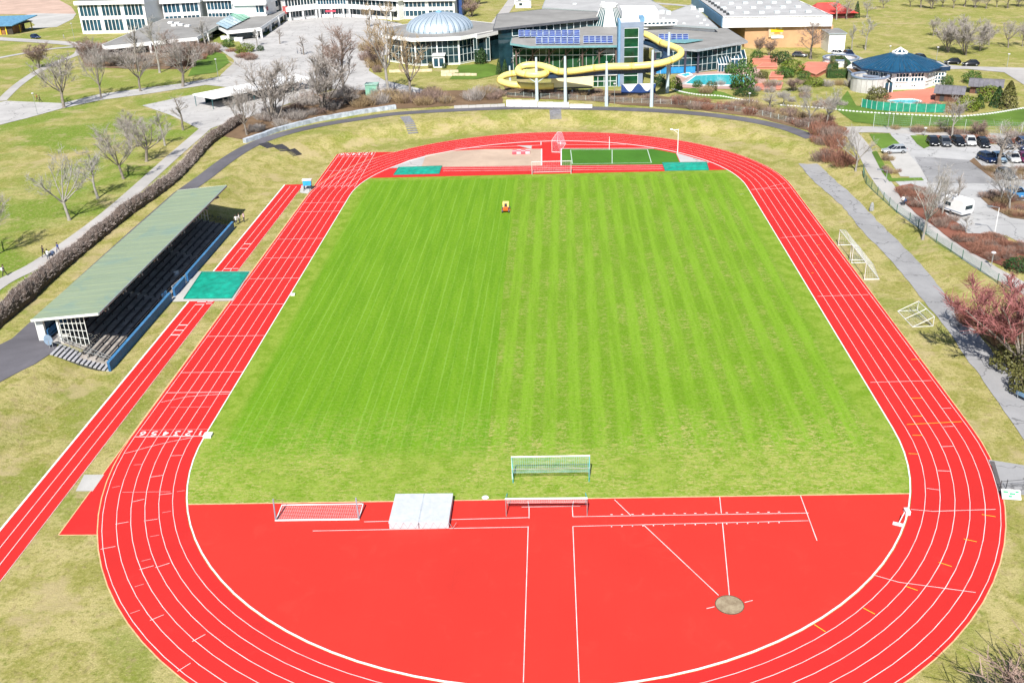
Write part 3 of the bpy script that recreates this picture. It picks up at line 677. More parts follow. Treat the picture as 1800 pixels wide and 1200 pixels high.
def goal(loc, rz, label, W=7.32, Hh=2.44, D=2., style='stand', netm=None, group='football goals'):
    t = thing('football_goal', loc, label, 'goal', group, rz); w2 = W/2; netm = netm or NETW; nm = MB()
    def part(name, m, *bars):
        x = MB()
        for a, b, wd in bars: x.tube([a, b], wd/2, 8)
        x.build(name, m, t)
    if style == 'stand':
        for s in (-1, 1):
            part('post', OFFW, ((s*w2, 0, 0), (s*w2, 0, Hh), .1)); part('base_bar', TEAL if netm is NETT else white, ((s*w2, 0, .05), (s*w2, -D, .05), .1)); part('stay', STEEL, ((s*w2, 0, Hh), (s*w2, -.9, Hh-.1), .06), ((s*w2, -.9, Hh-.1), (s*w2, -D, .05), .05))
        part('crossbar', OFFW, ((-w2-.06, 0, Hh), (w2+.06, 0, Hh), .1)); part('ground_bar', OFFW, ((-w2, -D, .05), (w2, -D, .05), .09))
        net(nm, (-w2, -.9, Hh-.1), (w2, -.9, Hh-.1), (w2, -D, .06), (-w2, -D, .06), int(W/.32), 8); net(nm, (-w2, 0, Hh), (w2, 0, Hh), (w2, -.9, Hh-.1), (-w2, -.9, Hh-.1), int(W/.24), 3)
        for s in (-1, 1): net(nm, (s*w2, 0, Hh), (s*w2, -.9, Hh-.1), (s*w2, -D, .05), (s*w2, 0, .05), 5, 9)
    elif style == 'folded':                       # net thrown up over the frame, off the grass
        for s in (-1, 1): part('post', white, ((s*w2, 0, 0), (s*w2, 0, Hh), .12)); part('stay', TEAL, ((s*w2, 0, Hh), (s*w2*.98, -.6, 1.45), .07), ((s*w2*.98, -.6, 1.45), (s*w2*.98, -.75, .02), .07))
        part('crossbar', white, ((-w2-.06, 0, Hh), (w2+.06, 0, Hh), .12)); part('net_bar', STEEL, ((-w2, -.6, 1.45), (w2, -.6, 1.45), .06))
        net(nm, (-w2, 0, Hh), (w2, 0, Hh), (w2, -.6, 1.45), (-w2, -.6, 1.45), int(W/.2), 9, .017); net(nm, (-w2, -.6, 1.45), (w2, -.6, 1.45), (w2, -.45, .95), (-w2, -.45, .95), int(W/.2), 5, .02, .15)
    elif style == 'facedown':                     # tipped on its mouth: base bars stand up
        for s in (-1, 1): part('post', white, ((s*w2, 0, .06), (s*w2, Hh, .06), .1)); part('base_bar', M('dull_steel', (.30, .32, .38), .5), ((s*w2, 0, .06), (s*w2*.985, .05, D+.35), .14)); part('stay', STEEL, ((s*w2*.985, .05, D+.35), (s*w2*.9, Hh*.72, 1.0), .04), ((s*w2*.9, Hh*.72, 1.0), (s*w2, Hh, .1), .04))
        part('crossbar', white, ((-w2, Hh, .06), (w2, Hh, .06), .09)); part('ground_bar', white, ((-w2-.06, 0, .09), (w2+.06, 0, .09), .15))
        net(nm, (-w2, .1, .03), (w2, .1, .03), (w2, Hh-.1, .03), (-w2, Hh-.1, .03), int(W/.2), 10, .012)
    elif style == 'back':
        for s in (-1, 1): part('post', STEEL, ((s*w2, 0, 0), (s*w2, 0, 1.9), .08)); part('stay', TEAL, ((s*w2, 0, 1.9), (s*w2*.97, 1.0, 1.75), .06), ((s*w2*.97, 1.0, 1.75), (s*w2*.97, 1.6, .04), .04))
        part('crossbar', white, ((-w2-.05, 0, 1.85), (w2+.05, 0, 1.85), .17))
        net(nm, (-w2, 0, 1.8), (w2, 0, 1.8), (w2, .35, 1.15), (-w2, .35, 1.15), int(W/.2), 5, .012, .1)
    if style == 'box': pass
    nm.build('net', netm, t); return t
goal((.78, -8.5, .02), R(0.6), 'standing goal at the near end of the pitch with its teal net folded up', style='folded', netm=NETT)
goal((.9, 94.1, .02), R(180), 'goal at the far end of the pitch in front of the jump runway', style='stand', netm=NETP, D=1.4)
a, b = P(485, 916, 0), P(631, 914, 0); goal(((a.x+b.x)/2, (a.y+b.y)/2, .03), math.atan2(b.y-a.y, b.x-a.x), 'goal tipped onto its mouth on the red surface left of the high jump mat', style='facedown', W=(b-a).length)
a, b = P(890, 907, 0), P(1032, 906, 0); goal(((a.x+b.x)/2, (a.y+b.y)/2, .03), math.atan2(b.y-a.y, b.x-a.x), 'goal tipped back on the red surface between the two painted run-up lines', style='back', W=(b-a).length)
a = P(1471, 431, 0); b = P(1492, 463, 0); goal(((a.x+b.x)/2+.3, (a.y+b.y)/2, H(46, 47)), R(90)+.0, 'farther of two goals standing end to end beside the right straight', netm=NETW)
a = P(1489, 455, 0); b = P(1518, 495, 0); goal(((a.x+b.x)/2+.25, (a.y+b.y)/2, H(46, 40)), R(90), 'nearer of two goals standing end to end beside the right straight', netm=NETW)
goal((1.6, 113.2, .03), R(80), 'white goal stored edge-on on the red strip behind the far pitch goal', netm=NETP, W=7.0, D=1.7)
# small frame goal lying open beside the track
p = P(1590, 573, 0); t = thing('youth_goal', (46.1, 26.5, H(46, 26)), 'small white box-frame goal on the dry grass between track and asphalt strip', 'goal', None, R(4))
pts = {(i, j, k): Vector((i*1.25, j*2.4, .05+k*1.25)) for i in (-1, 1) for j in (-1, 1) for k in (0, 1)}
for nm_, e in (('ground_frame', [((-1, -1, 0), (1, -1, 0)), ((1, -1, 0), (1, 1, 0)), ((1, 1, 0), (-1, 1, 0)), ((-1, 1, 0), (-1, -1, 0))]), ('post', [((1, -1, 0), (1, -1, 1))]), ('post', [((1, 1, 0), (1, 1, 1))]), ('top_bar', [((1, -1, 1), (1, 1, 1))]), ('brace', [((1, -1, 1), (-1, -1, 0))]), ('brace', [((1, 1, 1), (-1, 1, 0))]), ('brace', [((-1, 0.0, 0), (1, .0, 1))])):
    mb = MB()
    for a, b in e:
        A = pts.get(a, Vector((a[0]*1.25, a[1]*2.4, .05+a[2]*1.25))); B_ = pts.get(b, Vector((b[0]*1.25, b[1]*2.4, .05+b[2]*1.25))); mb.tube([A, B_], .045, 8)
    mb.build(nm_, OFFW, t)
mb = MB(); net(mb, pts[(1, -1, 1)], pts[(1, 1, 1)], pts[(-1, 1, 0)], pts[(-1, -1, 0)], 20, 8, .01, .2); mb.build('net', NETW, t)
mb = MB(); mb.tube([(.1, 2.0, .5), (.2, .6, .42), (.5, -.6, .3), (1.0, -2.2, .12)], .05, 6); mb.build('counterweight_bar', DARK, t)
# high jump mat: two halves under a pale cover
a, b = P(684, 931, 0), P(790, 928, 0); t = thing('high_jump_mat', ((a.x+b.x)/2, a.y+2.25, .03), 'pale grey high jump landing mat in two halves on the red surface', 'jump mat')
wd = (b-a).length
for s in (-1, 1):
    mb = MB(); mb.box((s*wd/4, 0, .37), (wd/2-.05, 4.4, .7)); o = mb.build('mat_half', FOAM, t)
    bv = o.modifiers.new('b', 'BEVEL'); bv.width = .06; bv.segments = 3
    mb = MB(); mb.box((s*wd/4, 0, .735), (wd/2-.02, 4.44, .05)); mb.build('cover', FOAM, t)
mb = MB()
for k in range(9): mb.bar((-wd/2+wd*k/8, -2.22, .72), (-wd/2+wd*(k+.5)/8, -2.24, .1), .025); mb.bar((-wd/2+wd*(k+.5)/8, -2.24, .1), (-wd/2+wd*(k+1)/8, -2.22, .72), .025)
mb.build('skirt_straps', M('strap_grey', (.35, .37, .4), .7), t)
mb = MB(); mb.box((0, 0, .765), (.12, 4.4, .02)); mb.build('joining_flap', M('flap_grey', (.42, .46, .5), .6), t)
# shot put circle
c = P(1282.5, 1063, 0)
t = thing('shot_put_circle', (c.x, c.y, .03), 'round concrete shot put circle with rusty rim set in the red surface', 'throwing circle')
m_, n_, b_ = newmat('stained_concrete'); tc = n_.nodes.new('ShaderNodeTexCoord').outputs['Object']
k = mixc(n_, rng(n_, noise(n_, tc, 1.1, 6, .7), .3, .7), (.15, .10, .055), (.40, .33, .22)); k = mixc(n_, rng(n_, noise(n_, tc, 4, 4, .8), .62, .7), k, (.05, .035, .02))
n_.links.new(k, b_.inputs['Base Color']); b_.inputs['Roughness'].default_value = .8
mb = MB(); mb.lathe([(0, .012), (1.07, .012)], 40); mb.build('slab', m_, t)
mb = MB(); mb.lathe([(1.07, .0), (1.07, .03), (1.13, .03), (1.13, 0)], 40); mb.build('rim', M('rusty_steel', (.12, .07, .045), .8, .4, 6), t)
# tarpaulin over the landing pits
def tarp(px, label, group):
    q = [P(u, v, 0) for u, v in px]; c = sum(q, Vector())/4; t = thing('pit_cover', (c.x, c.y, .04), label, 'pit cover', group); mb = MB(); nu, nv = 26, 12; rnd = random.Random(label); ph = [rnd.uniform(0, 6) for _ in range(6)]
    V = []
    for j in range(nv+1):
        for i in range(nu+1):
            s, u_ = i/nu, j/nv; p = (q[0]*(1-s)+q[1]*s)*(1-u_)+(q[3]*(1-s)+q[2]*s)*u_-c
            e = min(s, 1-s, u_, 1-u_); z = .12+min(e*8, 1)*(.10+.045*math.sin(s*19+u_*7+ph[0])+.04*math.sin(u_*23-s*9+ph[1])+.03*math.sin(s*41+ph[2]+u_*13))
            V.append((p.x, p.y, z if e > 0 else .02))
    mb.v = V; mb.f = [(j*(nu+1)+i, (j+1)*(nu+1)+i, (j+1)*(nu+1)+i+1, j*(nu+1)+i+1) for j in range(nv) for i in range(nu)]; mb.mi = [0]*len(mb.f)
    mb.build('tarpaulin', TARP, t, smooth=True)
    r = MB(); Q = [Vector((p.x-c.x, p.y-c.y, .05)) for p in q]
    for i in range(4): r.bar(Q[i], Q[(i+1) % 4], .1, .12)
    r.build('pit_edge', M('rubber_edging', (.02, .20, .15), .7), t); return t
PG = 'green covers over the jump landing pits'
tarp([(355, 479), (438, 479), (407, 525), (323, 526)], 'large green tarpaulin over the landing pit beside the grandstand', PG)
tarp([(701, 295), (777, 292.5), (772, 306), (692, 308)], 'green tarpaulin over the pit at the left end of the far jump runway', PG)
tarp([(1164, 287), (1242, 286), (1246, 299.5), (1169, 301)], 'green tarpaulin over the pit at the right end of the far jump runway', PG)
# white timing boxes by the finish line etc.
def simple_box(name, px, d, m, label, cat, rz=0., z=0., group=None):
    p = G(*px); t = thing(name, p, label, cat, group, rz); mb = MB(); mb.box((0, 0, d[2]/2+z), d); mb.build('casing', m, t)
    mb = MB(); mb.box((0, 0, d[2]+z+.02), (d[0]*1.06, d[1]*1.06, .05)); mb.build('lid', m, t); return t
simple_box('finish_marker', (366, 767), (.8, .8, .25), white, 'white marker block at the inner end of the finish line', 'marker')
simple_box('kerb_marker', (515, 519), (.55, .45, .2), white, 'small white block on the inner kerb of the left straight', 'marker')
t = simple_box('start_stand', (1594, 902), (.4, .65, .35), white, 'white box on the inner kerb of the right bend', 'equipment box')
p = P(1579, 922, 0); t = thing('start_post', p, 'short white post on a foot plate on the red surface near the right bend', 'post')
mb = MB(); mb.box((0, 0, .05), (.9, .4, .1), R(-25)); mb.build('foot_plate', white, t); mb = MB(); mb.bar((0, 0, .1), (.55, .45, 1.0), .06); mb.build('rod', white, t)
p = P(853, 874, 0); t = thing('marker_disc', p, 'white round disc lying on the grass near the red edge', 'marker'); mb = MB(); mb.lathe([(0, .07), (.25, .07), (.33, .02)], 16); mb.build('disc', white, t)
# boards beside the pit and at the wall gap
def board(px, L, h, rz, m, label, group=None):
    p = G(*px); t = thing('board', p, label, 'board', group, rz); mb = MB(); mb.box((0, 0, h/2+.12), (L, .06, h)); mb.build('panel', m, t)
    for s in (-1, 1): mb = MB(); mb.box((s*L*.4, .1, h/2), (.07, .3, h+.05)); mb.build('support', STEEL, t)
    return t
board((317, 505), 4.6, 1.0, R(84), M('board_white', (.62, .66, .70), .5), 'long pale board standing on the paving beside the large green pit cover')
board((291, 528), 1.5, 1.1, R(84), M('board_blue', (.05, .22, .46), .5), 'short blue board at the gap in the grandstand wall')
board((312, 491), .9, 1.2, R(60), M('board_grey', (.45, .5, .55), .5), 'grey upright panel behind the long pale board')
# cart with blue cover at the end of the jump runway
p = P(541, 334, 0); t = thing('equipment_cart', (p.x, p.y+.2, .03), 'two-wheeled cart with blue panel and white top at the far end of the jump runway', 'cart')
mb = MB(); mb.box((0, 0, 1.25), (1.5, .5, 1.0), 0, R(-14)); mb.build('panel', M('cart_blue', (.02, .30, .62), .4), t); mb = MB(); mb.box((0, .05, 1.85), (1.7, .7, .22)); mb.build('top_board', white, t)
for s in (-1, 1):
    mb = MB(); mb.tube([(s*.62, .1, .38), (s*.72, .1, .38)], .36, 14); mb.build('wheel', DARK, t); mb = MB(); mb.bar((s*.5, 0, .9), (s*.55, -1.1, .06), .07); mb.bar((s*.5, 0, .9), (s*.62, .1, .38), .07); mb.build('leg', DARK, t)
# hurdles stacked on the sand court
p = P(916, 270, 0); t = thing('barrier_stack', (p.x, p.y, .05), 'low stack of red and white barrier beams on the sand court', 'barriers')
PKB = M('barrier_red', (.62, .10, .13), .5); 
for k in range(3):
    for i in range(4):
        mb = MB(); mb.box((-1.35+i*.9, (1-k)*.75, .3), (.88, .25, .5)); mb.build('beam', PKB if (i+k) % 2 == 0 else M('barrier_pale', (.72, .45, .47), .5), t)
# poles
def pole(name, px, vtop, label, r=.06, head=None, m=None, cat='pole', group=None):
    p = G(*px); h = zat(p.x, p.y, vtop)-p.z; t = thing(name, p, label, cat, group); mb = MB(); mb.tube([(0, 0, 0), (0, 0, h*.5), (0, 0, h)], [r, r*.85, r*.6], 8); mb.build('mast', m or STEEL, t)
    if head: head(t, h)
    return t
def basket(t, h):
    mb = MB(); mb.bar((0, 0, h-.1), (-1.4, -.2, h-.1), .1); mb.bar((0, 0, h-.9), (-.9, -.1, h-.15), .06); mb.build('arm', white, t)
    mb = MB(); mb.box((-1.4, -.2, h+.05), (.5, .3, .16)); mb.build('lamp_head', white, t)
pole('track_camera_mast', (1191, 269), 227, 'white mast with a short arm on the inner edge of the far right bend', .09, basket, white, 'mast')
pole('net_post', (1071, 263), 240, 'thin white post at the back of the small green court', .07, None, white, 'post')
# mower at work
p = P(889, 373, 0); t = thing('ride_on_mower', (p.x, p.y+.6, .03), 'yellow and red ride-on mower working down the middle of the pitch', 'mower')
t.scale = (.86, .86, .86)
YEP = M('mower_yellow', (.82, .60, .20), .5, .06); RED = M('mower_red', (.62, .12, .02), .4, .1)
mb = MB(); mb.box((0, .65, 1.15), (1.25, 1.2, .95)); o = mb.build('grass_hopper', YEP, t); bv = o.modifiers.new('b', 'BEVEL'); bv.width = .1; bv.segments = 2
mb = MB(); mb.box((0, -.55, .6), (1.0, 1.5, .4)); mb.box((0, -1.0, .9), (.75, .7, .35)); o = mb.build('bonnet', RED, t); bv = o.modifiers.new('b', 'BEVEL'); bv.width = .06
mb = MB(); mb.box((0, -.2, 1.0), (.5, .45, .12)); mb.box((0, .04, 1.25), (.5, .1, .5)); mb.build('seat', DARK, t)
mb = MB(); mb.box((0, -.3, .22), (1.7, 1.0, .2)); mb.build('cutter_deck', RED, t); mb = MB(); mb.bar((0, -.75, 1.05), (0, -.6, 1.4), .05); mb.lathe([(.2, 0), (.22, .03), (.2, .05)], 12, (0, -.58, 1.4)); mb.build('steering_wheel', DARK, t)
for s in (-1, 1):
    for y, r in ((.6, .42), (-1.1, .32)): mb = MB(); mb.tube([(s*.5, y, r), (s*.78, y, r)], r, 14); mb.build('wheel', DARK, t)
# gate, banner and rail by the right bend
p = P(1776, 875, 0); t = thing('advertising_banner', p, 'white banner block with green lettering marks beside the right bend', 'banner', None, R(-8))
mb = MB(); mb.box((0, 0, .38), (1.6, .95, .1), 0, R(38)); mb.build('panel', M('banner_white', (.66, .68, .66), .6), t); GRN = M('print_green', (.03, .42, .16), .6)
mb = MB()
for x, y, l in ((-.45, .2, .4), (.1, .05, .5), (.5, .25, .28), (-.1, -.2, .3)): q = Matrix.Rotation(R(38), 3, 'X') @ Vector((x, y, .06)); mb.box((q.x, q.y, q.z+.38), (l, .16, .02), 0, R(38))
mb.build('print', GRN, t)
mb = MB(); mb.bar((-.7, .2, 0), (-.7, .25, .5), .06); mb.bar((.7, .2, 0), (.7, .25, .5), .06); mb.bar((-.7, .2, .05), (.7, .2, .05), .05); mb.build('foot', DARK, t)
a, b = P(1741, 812, 0), P(1757, 868, 0); t = thing('kerb_drain', ((a.x+b.x)/2+.15, (a.y+b.y)/2, .02), 'long dark grate along the outer edge of the right bend', 'drain grate', None, math.atan2(b.y-a.y, b.x-a.x))
L = (b-a).length
for k in range(8): mb = MB(); mb.box((-L/2+L*(k+.5)/8, 0, .06), (L/8-.04, .36, .12)); mb.build('grate', M('grate_grey', (.11, .10, .10), .7), t)
p = P(1762, 868, 0); t = thing('barrier_rail', p, 'thin wire barrier across the asphalt path by the right bend', 'barrier')
mb = MB()
for z in (.5, .95): mb.bar((0, .6, z), (9, 1.8, z), .03)
mb.build('wire', DARK, t)
for x, y in ((0, .6), (.6, .75), (9, 1.8)): mb = MB(); mb.bar((x, y, 0), (x, y, 1.05), .05); mb.build('post', DARK, t)
p = G(1796, 706); t = thing('park_bench', (p.x+.5, p.y, p.z), 'blue-grey slatted bench beside the asphalt strip at the right edge', 'bench', None, R(118))
for k in range(5): mb = MB(); mb.box((0, -.25+k*.13, .46), (2.2, .1, .05)); mb.build('seat_slat', M('bench_blue', (.16, .28, .42), .5), t)
for k in range(3): mb = MB(); mb.box((0, .36, .6+k*.15), (2.2, .05, .11)); mb.build('back_slat', M('bench_blue', (.16, .28, .42)), t)
for s in (-1, 1): mb = MB(); mb.bar((s*.9, -.2, 0), (s*.9, -.2, .45), .07); mb.bar((s*.9, .3, 0), (s*.9, .38, .95), .07); mb.build('leg', STEEL, t)
p = G(1532, 370); t = thing('stone_post', p, 'weathered grey stone post on the dry slope below the fence', 'stone post'); mb = MB(); mb.lathe([(.4, 0), (.36, .5), (.28, 1.0), (.18, 1.3), (0, 1.4)], 9); mb.build('shaft', M('old_stone', (.3, .31, .3), .9, .3, 3), t)
# berm stairs
def berm_steps(px0, px1, n, wd, label, group):
    a, b = G(*px0), G(*px1); t = thing('slope_steps', a, label, 'steps', group, math.atan2(b.y-a.y, b.x-a.x)); L = math.hypot(b.x-a.x, b.y-a.y)
    for k in range(n):
        f = k/(n-1); x = a.x+(b.x-a.x)*f; y = a.y+(b.y-a.y)*f; z = H(x, y)-a.z; mb = MB(); mb.box((L*f, 0, z+.05), (L/n*.72, wd, .16)); mb.build('step', M('step_grey', (.22, .22, .24), .9, .2, 2) if px0[0] > 600 else M('step_dark', (.045, .045, .055), .9), t)
BS = 'stone steps set in the grass bank'
berm_steps((522, 273), (511, 264), 6, 2.2, 'lowest flight of dark steps on the bank left of the far bend', BS)
berm_steps((500, 265), (488, 256), 6, 2.2, 'middle flight of dark steps on the bank left of the far bend', BS)
berm_steps((477, 259), (464, 253), 5, 2.2, 'top flight of dark steps below the curved asphalt path', BS)
berm_steps((726, 234), (712, 206), 12, 2.2, 'worn pale steps up the grass bank behind the far bend', BS)
berm_steps((977, 209), (976, 194), 9, 2.6, 'grey steps in the bank in line with the far pitch goal', BS)
# retaining walls on the outer side of the curved path
def wallrun(px, h, th, m, label, cap=None, name='retaining_wall'):
    q = GP(px); t = thing(name, q[0], label, 'wall'); k = 0
    for i in range(len(q)-1):
        a, b = q[i], q[i+1]; L = (b-a).length; n = max(1, int(L/1.6))
        for j in range(n):
            s, e = j/n, (j+1)/n; p, r = a.lerp(b, s), a.lerp(b, e); d = (r-p); d.z = 0; d.normalize(); nn = Vector((-d.y, d.x, 0))*th
            mb = MB(); zz = min(H(p.x, p.y), H(r.x, r.y)); mb.prism([(p+d*.03)[:2], (r-d*.03)[:2], (r-d*.03+nn)[:2], (p+d*.03+nn)[:2]], zz-.3, zz+h+.03*math.sin(k*2.1)); mb.build('block', m, t, world=True); k += 1
    return t
wallrun([(433, 252), (460, 243), (490, 232), (520, 224), (560, 214), (600, 207), (640, 200), (697, 192)], .9, .9, M('pale_stone', (.45, .50, .56), .8, .3, .9), 'curved pale stone retaining wall along the asphalt path under the bare trees')
wallrun([(890, 188), (945, 188.5)], 1.5, .5, white, 'tallest left length of the white wall behind the curved path'); wallrun([(946, 189), (1000, 189.5)], 1.15, .5, white, 'middle length of the white wall behind the curved path'); wallrun([(1001, 190), (1041, 190.5)], .8, .5, white, 'lowest right length of the white wall behind the curved path')
wallrun([(798, 191.5), (888, 188)], .6, .7, MATS['concrete'], 'low grey concrete wall beside the curved path left of the white wall')
# ------------------------------------------------------------------ buildings
GRAV = mat_paved('gravel_roof', (.27, .265, .255), False, .25); GRAVL = mat_paved('pale_roof', (.40, .40, .40), False, .2)
WALLW = M('white_render', (.78, .78, .77), .7, .05, .4); GREYB = M('blue_grey_metal', (.22, .27, .36), .5, .1, .5); ROOFB = M('blue_roof', (.012, .07, .14), .4, .2, .6); BLUEF = M('blue_fascia', (.16, .33, .50), .5, .12, .4)
TAN = M('tan_cladding', (.50, .30, .16), .8, .12, .25); PURP = M('plum_column', (.06, .05, .075), .5); FRW = M('frame_white', (.62, .68, .68), .5, .05); FRG = M('frame_grey', (.30, .34, .35), .5, .05)
def xy(p): return (p[0], p[1])
def facade(par, a, b, z0, z1, cols, rows, pane, frame, fw=.14, out=.06, skip=()):
    """glazing between two plan points, seen from the side where a is on the left"""
    a, b = Vector(xy(a)), Vector(xy(b)); d = b-a; L = d.length; d /= L; n = Vector((d.y, -d.x)); cw = L/cols; rh = (z1-z0)/rows
    for r in range(rows):
        for c_ in range(cols):
            if (c_, r) in skip: continue
            mb = MB(); p = a+d*(c_*cw+fw/2)+n*out; q = a+d*((c_+1)*cw-fw/2)+n*out; zb_, zt_ = z0+r*rh+fw/2, z0+(r+1)*rh-fw/2
            mb.face([(p.x, p.y, zb_), (q.x, q.y, zb_), (q.x, q.y, zt_), (p.x, p.y, zt_)]); mb.build('pane', pane, par, world=True)
    mb = MB(); o = n*(out+.03)
    for c_ in range(cols+1): p = a+d*(c_*cw)+o; mb.bar((p.x, p.y, z0), (p.x, p.y, z1), fw, fw*1.2)
    for r in range(rows+1): p, q = a+o, b+o; mb.bar((p.x, p.y, z0+r*rh), (q.x, q.y, z0+r*rh), fw*1.1, fw)
    mb.build('window_frame', frame, par, world=True)
def block(par, poly, z0, z1, m, name='wall'):
    mb = MB(); mb.prism([xy(p) for p in poly], z0, z1); return mb.build(name, m, par, world=True)
def roofslab(par, pts, th, m, mf=None, fh=None, name='roof', fo=.0):
    mb = MB(); mb.slab(pts, th); mb.build(name, m, par, world=True)
    if mf:
        n = len(pts); mb = MB()
        for i in range(n):
            a, b = Vector(pts[i]), Vector(pts[(i+1) % n]); k = Vector((0, 0, .06-(fh or th)/2)); mb.bar(a+k, b+k, .16, fh or th)
        mb.build('fascia', mf, par, world=True)
def poly_in(pts, s):
    c = sum((Vector(xy(p)) for p in pts), Vector((0, 0)))/len(pts); return [c+(Vector(xy(p))-c)*s for p in pts]
def rplane(u, v, p0, p1, p2):
    n = (p1-p0).cross(p2-p0); d = ray(u, v); return CAM+d*((p0-CAM).dot(n)/d.dot(n))
GZ = 2.2
# --- rotunda with ribbed metal dome
CX, CY = -31.5, 213.; rt = thing('rotunda', (CX, CY, GZ), 'glazed rotunda with a ribbed silver dome beside the swimming hall', 'building')
oc = lambda r, rot=R(22.5+2): [Vector((r*math.cos(rot+k*math.pi/4), r*math.sin(rot+k*math.pi/4), 0)) for k in range(8)]
O = [p+Vector((CX, CY, 0)) for p in oc(15.9)]; zr = zat(CX, 197.2, 66)
block(rt, [p for p in O], GZ-.3, GZ+.5, WALLW, 'plinth'); block(rt, poly_in(O, .97), GZ+.5, zr-.6, MATS['glass'], 'inner_wall')
for k in range(8):
    a, b = O[k], O[(k+1) % 8]
    mid = (a+b)/2
    if mid.y < CY+2: facade(rt, a, b, GZ+.5, zr-.9, 8, 3, MATS['glass'], FRW, .1)
    mb = MB(); mb.bar((a.x, a.y, GZ), (a.x, a.y, zr-.5), .45); mb.build('column', WALLW, rt, world=True)
    m2 = mid+(mid-Vector((CX, CY, 0))).normalized()*.1
    mb = MB(); mb.bar((m2.x, m2.y, GZ), (m2.x, m2.y, zr-.5), .32); mb.build('column', WALLW, rt, world=True)
RP = [p+Vector((CX, CY, zr)) for p in oc(17.6)]
roofslab(rt, RP, .5, GRAV, WALLW, 1.0)
za = zat(CX, CY, 21)-zr; prof = [(9.6, 0), (9.6, .5)]+[(9.5*math.cos(t*math.pi/2/10), .5+(za-.6)*math.sin(t*math.pi/2/10)) for t in range(1, 11)]
DOME = M('dome_metal', (.60, .70, .78), .42, .05, .3, .55, .6); DOME2 = M('dome_metal_dark', (.16, .27, .36), .45, .1, .3, .5)
nr = 32
for k in range(nr):                                        # each gore is a sheet of its own
    mb = MB(); a0, a1 = 2*math.pi*(k+.06)/nr, 2*math.pi*(k+.94)/nr; am = (a0+a1)/2
    for i in range(len(prof)-1):
        r0, z0 = prof[i]; r1, z1 = prof[i+1]; bu = 1.018
        for x0_, x1_, f0, f1 in ((a0, am, 1, bu), (am, a1, bu, 1)):
            mb.face([(r0*f0*math.cos(x0_), r0*f0*math.sin(x0_), z0+zr-GZ), (r0*f1*math.cos(x1_), r0*f1*math.sin(x1_), z0+zr-GZ), (r1*f1*math.cos(x1_), r1*f1*math.sin(x1_), z1+zr-GZ), (r1*f0*math.cos(x0_), r1*f0*math.sin(x0_), z1+zr-GZ)])
    mb.build('dome_sheet', DOME, rt, True)
mb = MB(); mb.lathe([(r*.99, z+zr-GZ-.03) for r, z in prof], 48); mb.build('dome_seam', DOME2, rt, True)
mb = MB(); mb.lathe([(.9, 0), (.8, .35), (0, .6)], 16, (0, 0, zr-GZ+za-.1)); mb.build('dome_cap', BLUEF, rt)
p = G(772, 119); mb = MB(); mb.box((p.x, p.y+1.5, GZ+1.6), (3.0, 3., 3.2)); mb.build('porch', M('porch_glass', (.45, .58, .62), .2), rt, world=True)
facade(rt, (p.x-1.5, p.y), (p.x+1.5, p.y), GZ+.1, GZ+2.7, 2, 1, MATS['bglass'], WALLW, .3); mb = MB(); mb.box((p.x, p.y+1.3, GZ+3.3), (3.6, 3.6, .3)); mb.build('porch_roof', WALLW, rt, world=True)
for px in ([(684, 128), (760, 126)], [(775, 129), (806, 128)], [(775, 134), (838, 134)]):
    wallrun(px, .7, .4, M('cream_wall', (.62, .52, .36), .8), {684: 'low cream garden wall left of the rotunda path', 775: 'low cream garden wall right of the rotunda path'}[px[0][0]] if px[1][1] != 134 else 'front cream garden wall below the rotunda lawn', name='garden_wall')
# link roof between rotunda and hall
lk = thing('link_building', (-18, 208, GZ), 'flat-roofed link between the rotunda and the swimming hall', 'building')
q = [P(u, v, zr-.1) for u, v in ((838, 64), (884, 54), (884, 46), (838, 46))]; roofslab(lk, q, .5, GRAV, WALLW, .8); block(lk, poly_in(q, .86), GZ, zr-.6, MATS['glass'])
facade(lk, G(834, 110), G(862, 109), GZ+.3, zr-1, 5, 2, MATS['glass'], FRW, .12)
# --- swimming hall
sh = thing('swimming_hall', (5, 185, GZ), 'swimming hall with dark green glass front and grey terraced roofs', 'swimming hall')
YF = 181.; A = PY(902, 100, YF+1.5); B = PY(1090, 100, YF-1.5); ze = zat(5, YF-1, 83)
bk = 14.; block(sh, [(A.x, A.y), (B.x, B.y), (B.x+.5, B.y+bk), (A.x+.5, A.y+bk)], GZ-.2, ze-.3, MATS['gglass'], 'hall_body')
mid = lambda s: Vector((A.x+(B.x-A.x)*s, A.y+(B.y-A.y)*s, 0)); zm = zat(5, YF, 97.5)
facade(sh, A, B, GZ+.3, zm, 16, 1, MATS['gglass'], FRW, .09); facade(sh, A, B, zm+.12, ze-.5, 16, 1, MATS['gglass'], FRW, .09)
for k in range(7):
    c = mid(.03+k*.155); mb = MB(); mb.bar((c.x, c.y-.9, GZ), (c.x, c.y-.9, ze-.4), .4); mb.bar((c.x, c.y-.9, zm+.3), (c.x+1.6, c.y-1.5, ze-.5), .25); mb.bar((c.x-.2, c.y-.9, zm+.2), (c.x-1.4, c.y-.9, zm-1.6), .12); mb.build('timber_post', M('brown_timber', (.12, .08, .07), .6), sh, world=True)
r0, r1, r2 = PY(897, 76.5, YF-.5), PY(1087, 80.5, YF-3.2), PY(932, 82, YF-3.5); yb2 = YF+16
b0, b1, b2 = PY(1086, 45, yb2), PY(1040, 42, yb2), PY(905, 52.5, yb2)
b2.z = b0.z; b1.z = b0.z
c0 = PY(897, 60, YF+8)
roofslab(sh, [r2, r1, b0, b1, b2, r0], .35, GRAV, M('teal_fascia', (.16, .34, .36), .5), .5, 'lower_roof')
PL = (r2, r1, b0)
zu = b0.z+2.1; up = [P(u, v, zu) for u, v in ((867, 51), (1052, 31.5), (1060, 24), (1046, 21), (956, 16.5), (874, 25.5))]
